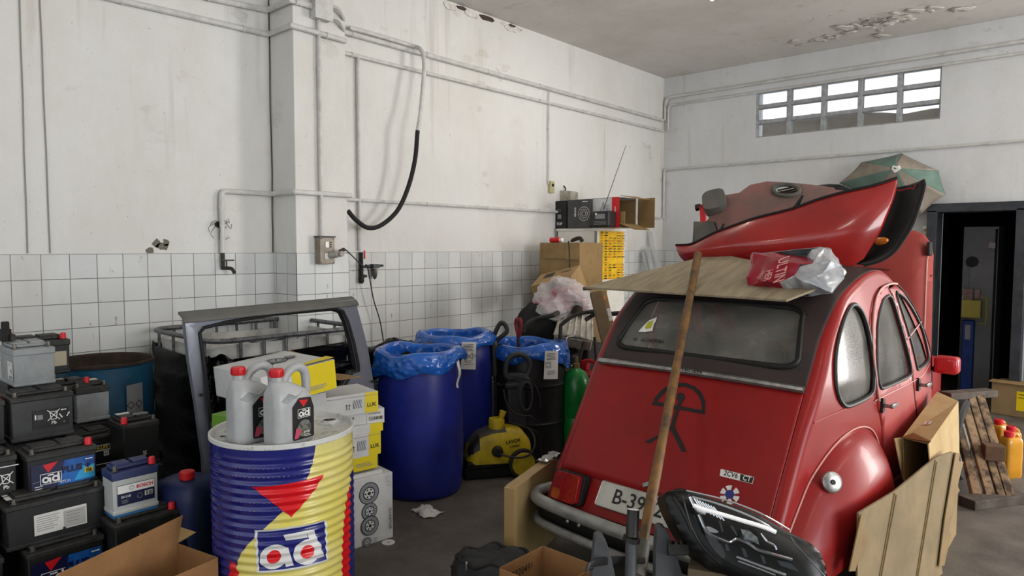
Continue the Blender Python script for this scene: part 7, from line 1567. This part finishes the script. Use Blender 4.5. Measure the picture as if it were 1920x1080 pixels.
q = MB(); q.box((0, 0, zc1/2), (.11, .09, zc1)); q.build('column', mat('column_blue', '1f3f8a', .5, c2='16306c', ns=8), cl, bevel=.01)
zc2, zc3 = ony(1825, 595, Ym).z, ony(1825, 562, Ym).z
q = MB(); q.box((.03, -.06, (zc2+zc3)/2), (.18, .12, zc3-zc2)); q.build('valve_box', mat('valve_yellow', '9a9240', .5), cl, bevel=.01)
q = MB(); q.tube([(.1, -.03, zc2-.06), (.16, -.03, zc2-.06), (.16, -.03, zc3+.03), (.1, -.03, zc3+.03)], .012, 6); q.build('valve_guard', MATS['valve_yellow'], cl)
q = MB(); q.box((-.02, 0, zc3+.06), (.10, .09, .12)); q.box((.07, 0, zc3+.06), (.05, .05, .1)); q.tube([(-.06, -.04, zc2), (-.06, -.04, zc3+.13)], .01, 8); q.build('chrome_head', M_chrome, cl, bevel=.004)
q = MB(); q.box((0, -.048, zc1*.85), (.05, .004, .16)); q.build('name_plate', M_gryp, cl)
# painted bands beside the door on the back wall
p0_, p1_ = ony(1916, 512, YB-.01), ony(1990, 512, YB-.01); z_r, z_b = ony(1917, 572, YB-.01).z, ony(1917, 602, YB-.01).z
for nm, za, zb2, m_ in (('trim_6', p0_.z, z_r, mat('wall_white_band', 'c8cacb', .6)), ('trim_7', z_r, z_b, mat('wall_red_band', 'a0242c', .6)), ('trim_8', z_b, .3, mat('wall_blue_band', '23469a', .6))):
    q = MB(); q.box((dx1+.71, YB-.012, (za+zb2)/2), (1.2, .006, abs(za-zb2))); structure(q.build(nm, m_, smooth=0))
# ================================================================ FOREGROUND
# open small carton
zr = .36; a, b, c = onz(941, 1062, zr), onz(1018, 1023, zr), onz(1096, 1052, zr)
t = thing('cardboard_box', 'small open empty carton with printed number in front of the car bumper', 'box', (b.x, b.y, 0)); u1 = a-b; u2 = c-b; u1n, u2n = u1.normalized(), u2.normalized(); L1, L2 = max(u1.length, .28), max(u2.length, .28); bo = Vector((0, 0, 0))
def wallq(q, p, d, L, nrm, h): q.hexa([p, p+d*L, p+d*L+nrm*.004, p+nrm*.004], [v+Vector((0, 0, h)) for v in (p, p+d*L, p+d*L+nrm*.004, p+nrm*.004)])
q = MB(); wallq(q, bo, u1n, L1, u2n, zr); wallq(q, bo, u2n, L2, u1n, zr); wallq(q, bo+u2n*L2, u1n, L1, -u2n, zr); wallq(q, bo+u1n*L1, u2n, L2, -u1n, zr)
q.hexa([bo, bo+u1n*L1, bo+u1n*L1+u2n*L2, bo+u2n*L2], [v+Vector((0, 0, .004)) for v in (bo, bo+u1n*L1, bo+u1n*L1+u2n*L2, bo+u2n*L2)]); q.build('carton', M_cardf, t, smooth=0)
lb = Label(frame(u1n*L1*.5+u2n*.0046+Vector((0, 0, zr-.06)), -u1n, Vector((0, 0, 1)))); lb.text('3020491', .045, 0, 0, M_rust, .005, .9); lb.build('printed_number', t)
# flat carton standing by the car's left rear corner
a, b = dep(958, 902, 3.45), dep(1036, 866, 3.95); d_ = Vector((b.x-a.x, b.y-a.y, 0)); L_ = d_.length; z_ = (a.z+b.z)/2
t = thing('flat_carton', 'flat brown carton with foil taped edge standing at the left end of the bumper', 'box', ((a.x+b.x)/2, (a.y+b.y)/2, 0), math.atan2(d_.y, d_.x)); MB().box((0, .0, z_/2), (L_, .055, z_)).build('carton', mat('carton_olive', '8f7a50', .85, c2='7d6a45', ns=5), t, smooth=0, bevel=.004)
q = MB(); q.box((-L_/2+.0, 0, z_/2), (.035, .06, z_+.002)); q.box((0, 0, z_), (L_, .06, .008)); q.build('taped_edge', mat('tan_tape', '9c8155', .5), t, smooth=0, bevel=.003)
q = MB(); rn = random.Random(5); q.grid(lambda u, v: (L_*.5-.16+.2*u, lerp(-.034, .034, v), z_+.008+rn.uniform(0, .014)), 14, 4); q.build('foil', M_chrome, t, smooth=20)
# black folded bag on the floor
c_ = onz(925, 1070, .12); t = thing('black_bag', 'black padded bag lying on the floor left of the small open carton', 'bag', (c_.x, c_.y, 0), YAW)
def bagf(u, v): a = 2*math.pi*u; r = math.sin(min(1, v*1.25)*math.pi/2) if v < .8 else 1; k = 1+.05*math.sin(9*a)+.03*math.sin(17*a+1); return (.19*r*k*math.cos(a), .13*r*k*math.sin(a), .20*(1-max(0, (v-.35)/.65)**2.2)+.012*math.sin(6*a+9*v)*(v > .2))
q = MB(); q.grid(bagf, 72, 20); q.build('bag_body', mat('bag_fabric', '26282a', .7, c2='1c1d1f', ns=14, bump=.2, bs=70), t, smooth=60)
q = MB(); q.tube([Vector(bagf(i/72, .55))+Vector((0, 0, .006)) for i in range(72)], .008, 6, closed=True); q.tube([Vector(bagf(i/72, .75))+Vector((0, 0, .004)) for i in range(72)], .006, 6, closed=True); q.build('piping', M_rub, t)
q = MB(); p_ = Vector(bagf(.62, .6)); q.box(p_+Vector((0, 0, .01)), (.012, .02, .04)); q.build('zip_pull', M_chrome, t, bevel=.003)
# wooden pole leaning on the board
A = dep(1309, 476, 3.78); B = dep(1193, 1080, 2.42); u = (B-A).normalized(); F_ = A+u*(A.z/-u.z)
t = thing('broom_pole', 'worn brown wooden pole leaning against the plywood edge in front of the car', 'pole', F_)
q = MB(); q.tube([A.lerp(B, i/20) for i in range(21)]+[F_], [.0205+.0015*math.sin(i*1.3) for i in range(22)], 14); q.build('pole', mat('worn_pole', '7a5628', .6, c2='463424', ns=16, nlo=.35, nhi=.65, bump=.15, bs=60), t, world=True)
q = MB(); k0 = A.lerp(B, .93); q.tube([k0, k0+u*.14], [.028, .034], 14); q.build('ferrule', mat('grey_ferrule', '55534d', .6, c2='6b6860', ns=40, stretch=(6, 6, 1)), t, world=True)
# grey stand with two tapered plates and a black grip
M_gpl = mat('stand_grey', '4a4d50', .55, c2='414346', ns=12, bump=.06, bs=90)
z5 = lambda x, y: (1060+x/6, 900+y/6)
st = thing('floor_stand', 'grey metal stand with two tapered upright plates between pole and carton', 'stand', (dep(1185, 1080, 2.35).x, dep(1185, 1080, 2.35).y, 0))
def platep(pts, t0, th, nm):
    P = [dep(*z5(*p), t0) for p in pts]; n = (P[1]-P[0]).cross(P[2]-P[0]).normalized(); n = n if n.dot(CAM-P[0]) < 0 else -n
    low = [Vector((p.x, p.y, 0)) for p in P if p.z < P[0].z-.15]
    M = frame(P[0], RT, UP); Mi_ = M.inverted(); q = MB(); poly_ = [tuple((Mi_ @ p)[:2]) for p in P]; q.prism(poly_, .05, M @ Matrix.Translation((0, 0, -.05))); return q.build(nm, M_gpl, st, smooth=0, bevel=.006, world=True)
platep([(335, 650), (350, 633), (385, 628), (425, 640), (470, 720), (520, 880), (560, 1080), (620, 1700), (260, 1700), (295, 1080), (315, 850)], 2.38, .04, 'upright_plate')
platep([(1035, 560), (1055, 535), (1090, 532), (1125, 545), (1180, 640), (1240, 800), (1325, 1080), (1420, 1700), (960, 1700), (1015, 1080), (1018, 800)], 2.38, .04, 'upright_plate')
def zf(p): return Vector((p.x, p.y, 0))
a_, b_ = dep(*z5(430, 1080), 2.45), dep(*z5(1170, 1080), 2.45); q = MB(); q.box((a_+b_)/2*1+Vector((0, 0, -.12)), (.42, .05, .08), 0, (0, 0, YAW)); q.box(Vector(((a_.x+b_.x)/2, (a_.y+b_.y)/2, .15)), (.5, .3, .3), 0, (0, 0, YAW)); q.build('base', M_gpl, st, bevel=.01, world=True)
h0, h1, h2, h3_ = dep(*z5(765, 335), 2.44), dep(*z5(750, 640), 2.42), dep(*z5(740, 690), 2.42), dep(*z5(720, 1700), 2.35)
q = MB(); q.tube([h0, h1], [.0215, .0225], 18); q.tube([h1, h2], .030, 18); q.build('black_grip', M_blk, st, world=True)
d_ = (h1-h0).normalized(); e1_ = d_.cross(Vector((1, 0, 0))).normalized(); e2_ = d_.cross(e1_)
q = MB(); q.tube([h0-d_*.001+(e1_*math.cos(t)+e2_*math.sin(t))*.0195 for t in [i*math.pi/12 for i in range(24)]], .0022, 6, closed=True); q.build('grip_rim', M_wht, st, world=True)
q = MB(); q.tube([h0-d_*.0012, h0-d_*.0004], .0185, 18); q.build('grip_bore', M_blkp, st, world=True)
q = MB(); q.tube([h2, h3_], .020, 14); q.build('handle_tube', M_gpl, st, world=True)
q = MB()
for k in range(5): q.tube(catmull([dep(*z5(230+20*k, 1040-10*k), 2.3), dep(*z5(300, 920+12*k), 2.32), dep(*z5(600, 870+14*k), 2.42), dep(*z5(900, 890+10*k), 2.42)], 5), .005, 6)
q.build('wire', M_blk, st, world=True)
# grey-brown board under the headlamp
pbd = dep(1360, 1095, 2.35); t = thing('support_box', 'worn brown wooden crate under the black headlamp', 'crate', (pbd.x, pbd.y, 0), YAW-.35); q = MB(); zt_ = dep(1350, 1064, 2.35).z; q.box((.05, .05, zt_/2), (.34, .2, zt_)); q.build('crate', mat('crate_wood', '6b5d49', .8, c2='574a39', ns=5, stretch=(1, 6, 1)), t, smooth=0, bevel=.004)
# ---- modern headlamp
M_hb = mat('lamp_black', '060607', .3, c2='0c0d0e', ns=8, spec=.35); M_hs = mat('lamp_silver', 'd9dde2', .12, metal=.9); M_hd = mat('lamp_bezel', '08090a', .4, spec=.3); M_hl = mat('lamp_satin', '585d63', .35, metal=.7)
z4 = lambda x, y: (1220+x/4.3636, 880+y/4.3636)
HT = 2.3
HP0 = dep(1400, 1000, HT); HN = (fw*-1+Vector((0, 0, .42))+RT*.10).normalized()
def hp3(x, y): return onpl(*z4(x, y), HP0, HN)
Mh = frame(HP0, RT, HN.cross(RT)); Hi = Mh.inverted(); h2d = lambda P: [tuple((Hi @ hp3(*p))[:2]) for p in P]
hl = thing('headlamp', 'large black modern car headlamp unit lying in front of the red car', 'headlamp', HP0)
OUT = [(150, 185), (200, 155), (260, 140), (330, 150), (420, 185), (560, 235), (720, 290), (880, 350), (1020, 430), (1150, 505), (1290, 580), (1380, 650), (1430, 740), (1460, 850), (1470, 980), (1400, 1050), (1200, 1060), (1000, 1010), (800, 930), (640, 860), (540, 830), (440, 720), (360, 620), (290, 530), (220, 400), (165, 280)]
O2 = h2d(OUT); O2c = [(p.x, p.y) for p in catmull([(a, b, 0) for a, b in O2], 3, True)]
def hm(x, y, l=0, bulge=.035):
    d = seg_d(O2+[O2[0]], x, y); return Mh @ Vector((x, y, l+bulge*math.sqrt(max(0, 1-(1-min(1, d/.10))**2))))
q = MB(); q.sheet(O2c, [], lambda x, y: hm(x, y, -.045, .03), .02); n0 = len(q.v)
q.build('lamp_tray', M_hb, hl, smooth=60, world=True)
q = MB(); q.prism(O2c, .13, Mh @ Matrix.Translation((0, 0, -.176))); q.build('housing', M_hb, hl, smooth=40, bevel=.01, world=True)
def hpoly(nm, P, m, lift, par=hl, bulge=.03, th=0, smooth_=True):
    p2 = h2d(P)
    if smooth_: p2 = [(p.x, p.y) for p in catmull([(a, b, 0) for a, b in p2], 3, True)]
    q = MB(); q.sheet(p2, [], lambda x, y: hm(x, y, lift, bulge), .02); return q.build(nm, m, par, smooth=50, solid=th, world=True)
def hline(nm, P, r, m, lift, par=hl, n=4):
    pts = [p for p in catmull([(a, b, 0) for a, b in h2d(P)], n)]; q = MB(); q.tube([hm(p.x, p.y, lift, .03) for p in pts], r, 8); return q.build(nm, m, par, world=True)
hpoly('lower_bezel', [(420, 380), (450, 500), (560, 700), (700, 790), (900, 880), (1150, 960), (1300, 960), (1200, 800), (1120, 700), (900, 640), (700, 560), (520, 420)], M_hd, -.030)
hline('daylight_strip', [(335, 300), (420, 335), (560, 375), (720, 425), (880, 475), (985, 520)], .0075, mat('light_guide', 'ffffff', .25), .012)  # pure white in place of the ceiling tubes reflected in the guide
hline('daylight_strip', [(310, 230), (340, 300), (370, 345), (430, 370)], .005, M_hs, .011)
hline('chrome_line', [(330, 230), (480, 270), (640, 325), (800, 395), (930, 470), (990, 520)], .0035, M_hs, .010)
hline('chrome_line', [(385, 370), (430, 470), (480, 535), (560, 575), (630, 600), (680, 575), (740, 590), (800, 625), (850, 660), (950, 690), (1120, 740)], .0055, M_hs, -.002)
hline('chrome_line', [(690, 715), (820, 765), (960, 820), (1080, 865)], .0045, M_hs, -.010); hline('chrome_line', [(705, 750), (850, 805), (1000, 865)], .003, M_hs, -.010)
hline('chrome_line', [(885, 525), (930, 590), (990, 625), (1005, 660)], .004, M_hs, -.010)
q = MB()
for k in range(8): a, b = h2d([(345+22*k, 240+10*k), (400+26*k, 335+13*k)]); q.tube([hm(*a, .008, .03), hm(*b, .008, .03)], .0026, 6)
q.build('light_guide_fins', M_hs, hl, world=True)
def lens(cx, cy, r, nm, m):
    (x, y), = h2d([(cx, cy)]); M = Mh @ Matrix.Translation((x, y, -.02)); q = MB(M @ Matrix.Translation((0, 0, .0))); q.lathe([(r*1.25, .01), (r*1.15, .018), (r, .004)], 24); rim_ = q.build('lens_ring', M_hd, hl, world=True)
    q = MB(M); q.lathe([(r, .003), (r*.8, .012), (r*.4, .018), (0, .019)], 24); q.build(nm, m, rim_, world=True)
M_proj = mat('projector_glass', '9aa4ad', .05, metal=.6, c2='50585f', ns=30)
lens(495, 480, .022, 'projector_lens', M_hl); lens(800, 555, .027, 'projector_lens', M_proj)
hpoly('reflector', [(720, 490), (790, 510), (850, 560), (865, 620), (790, 580), (735, 540)], mat('reflector_bright', 'cfd6dc', .08, metal=.95, c2='8d969e', ns=60), -.004, smooth_=False)
hpoly('reflector', [(440, 480), (470, 470), (530, 500), (540, 520), (480, 515)], M_hs, -.004)
hpoly('led_tile', [(1010, 745), (1120, 770), (1190, 840), (1100, 810), (1040, 790)], M_hl, -.012, smooth_=False)
for P in ([(600, 610), (625, 615), (640, 670), (615, 665)], [(730, 640), (760, 650), (785, 720), (755, 715)], [(880, 700), (910, 710), (930, 775), (905, 770)]): hpoly('led_tile', P, M_hl, -.014, smooth_=False)
hpoly('bezel_fin', [(550, 420), (570, 425), (590, 510), (575, 515)], M_hl, -.014, smooth_=False); hpoly('bezel_fin', [(640, 460), (665, 465), (705, 545), (690, 540)], M_hl, -.014, smooth_=False)
M_hg = bpy.data.materials.new('headlamp_cover'); M_hg.use_nodes = True; nt = M_hg.node_tree; [nt.nodes.remove(n) for n in list(nt.nodes)]
o_ = nt.nodes.new('ShaderNodeOutputMaterial'); tr_ = nt.nodes.new('ShaderNodeBsdfTransparent'); tr_.inputs[0].default_value = (.9, .92, .93, 1); gl = nt.nodes.new('ShaderNodeBsdfGlossy'); gl.inputs['Roughness'].default_value = .03; fr_ = nt.nodes.new('ShaderNodeFresnel'); fr_.inputs[0].default_value = 1.45; mx_ = nt.nodes.new('ShaderNodeMixShader')
nt.links.new(fr_.outputs[0], mx_.inputs[0]); nt.links.new(tr_.outputs[0], mx_.inputs[1]); nt.links.new(gl.outputs[0], mx_.inputs[2]); nt.links.new(mx_.outputs[0], o_.inputs[0])
GL = [(300, 195), (420, 220), (600, 265), (800, 340), (960, 430), (1100, 530), (1180, 640), (1240, 760), (1300, 870), (1290, 960), (1150, 960), (900, 880), (700, 800), (560, 720), (470, 610), (400, 460), (330, 310)]
hpoly('clear_cover', GL, M_hg, .008)
hline('cover_seam', [(290, 175), (420, 205), (600, 248), (800, 322), (970, 410), (1110, 500)], .003, M_hs, .004)
hline('cover_seam', [(1110, 560), (1140, 620), (1230, 720), (1330, 830), (1400, 900)], .002, M_hl, .006)
hline('side_rib', [(190, 230), (250, 330), (300, 430), (330, 500)], .006, M_hb, .004); hline('side_rib', [(205, 190), (260, 260), (280, 330), (330, 480), (420, 640), (560, 780)], .004, M_hb, .006)
(x_, y_), = h2d([(285, 650)]); q = MB(Mh @ Matrix.Translation((x_, y_, -.1))); q.box((0, 0, 0), (.07, .035, .05))
for k in range(4): q.box((-.03+.02*k, .02, 0), (.006, .02, .05))
q.build('plug_socket', M_blk, hl, world=True, bevel=.002)
# ================================================================ LIGHT
w = bpy.data.worlds.new('sky'); sc.world = w; w.use_nodes = True; nt = w.node_tree; bg = nt.nodes['Background']
bg.inputs[0].default_value = (.93, .97, 1, 1); bg.inputs[1].default_value = 1.0
def area(name, loc, target, sx, sy, power, col=(1, 1, 1)):
    l = bpy.data.lights.new(name, 'AREA'); l.shape = 'RECTANGLE'; l.size = sx; l.size_y = sy; l.energy = power; l.color = col
    o = bpy.data.objects.new(name, l); COL.objects.link(o); o.location = loc; o.rotation_euler = (Vector(target)-Vector(loc)).to_track_quat('-Z', 'Y').to_euler(); return o
area('gateway_daylight', (2.75, 8.95, 1.75), (-3.2, 4.6, 1.3), 2.1, 2.9, 300, (1, .965, .915))       # open gate in the back wall, right of the picture
area('side_fill_daylight', (5.95, 3.2, 1.8), (-2.5, 6.0, 1.9), 3.2, 3.0, 230, (.97, .98, 1))      # unseen side opening, added to brighten the back wall
# fluorescent fittings on the ceiling
M_tube = mat('lamp_tube', 'ffffff', .4, emit='fff6ea', es=26)
fx_ = onz(1337, -2, ZC-.06)
for k, (x, y, lab) in enumerate(((fx_.x+.05, fx_.y-.75, 'white fluorescent fitting at the top edge of the picture'), (.5, 1.2, 'white fluorescent fitting above the foreground out of the picture'), (.6, 6.6, 'white fluorescent fitting above the floor in front of the back wall, out of the picture'), (2.8, 5.6, 'white fluorescent fitting by the open gate out of the picture'), (3.0, 3.0, 'white fluorescent fitting towards the right-hand wall out of the picture'), (-1.8, -.8, 'white fluorescent fitting behind the viewer'))):
    t = thing('ceiling_lamp', lab, 'ceiling lamp', (x, y, ZC)); q = MB(); q.box((0, 0, -.03), (.16, 1.5, .06)); q.build('housing', M_wht, t, bevel=.006, smooth=0)
    for s in (-.04, .04): q = MB(); q.cyl((s, -.72, -.075), (s, .72, -.075), .013, 10); q.build('tube', M_tube, t)
sc.view_settings.view_transform = 'Standard'; sc.view_settings.look = 'None'; sc.view_settings.gamma = 1; sc.view_settings.use_curve_mapping = False
sc.view_settings.exposure = .4
sc.cycles.max_bounces = 8; sc.cycles.use_denoising = True
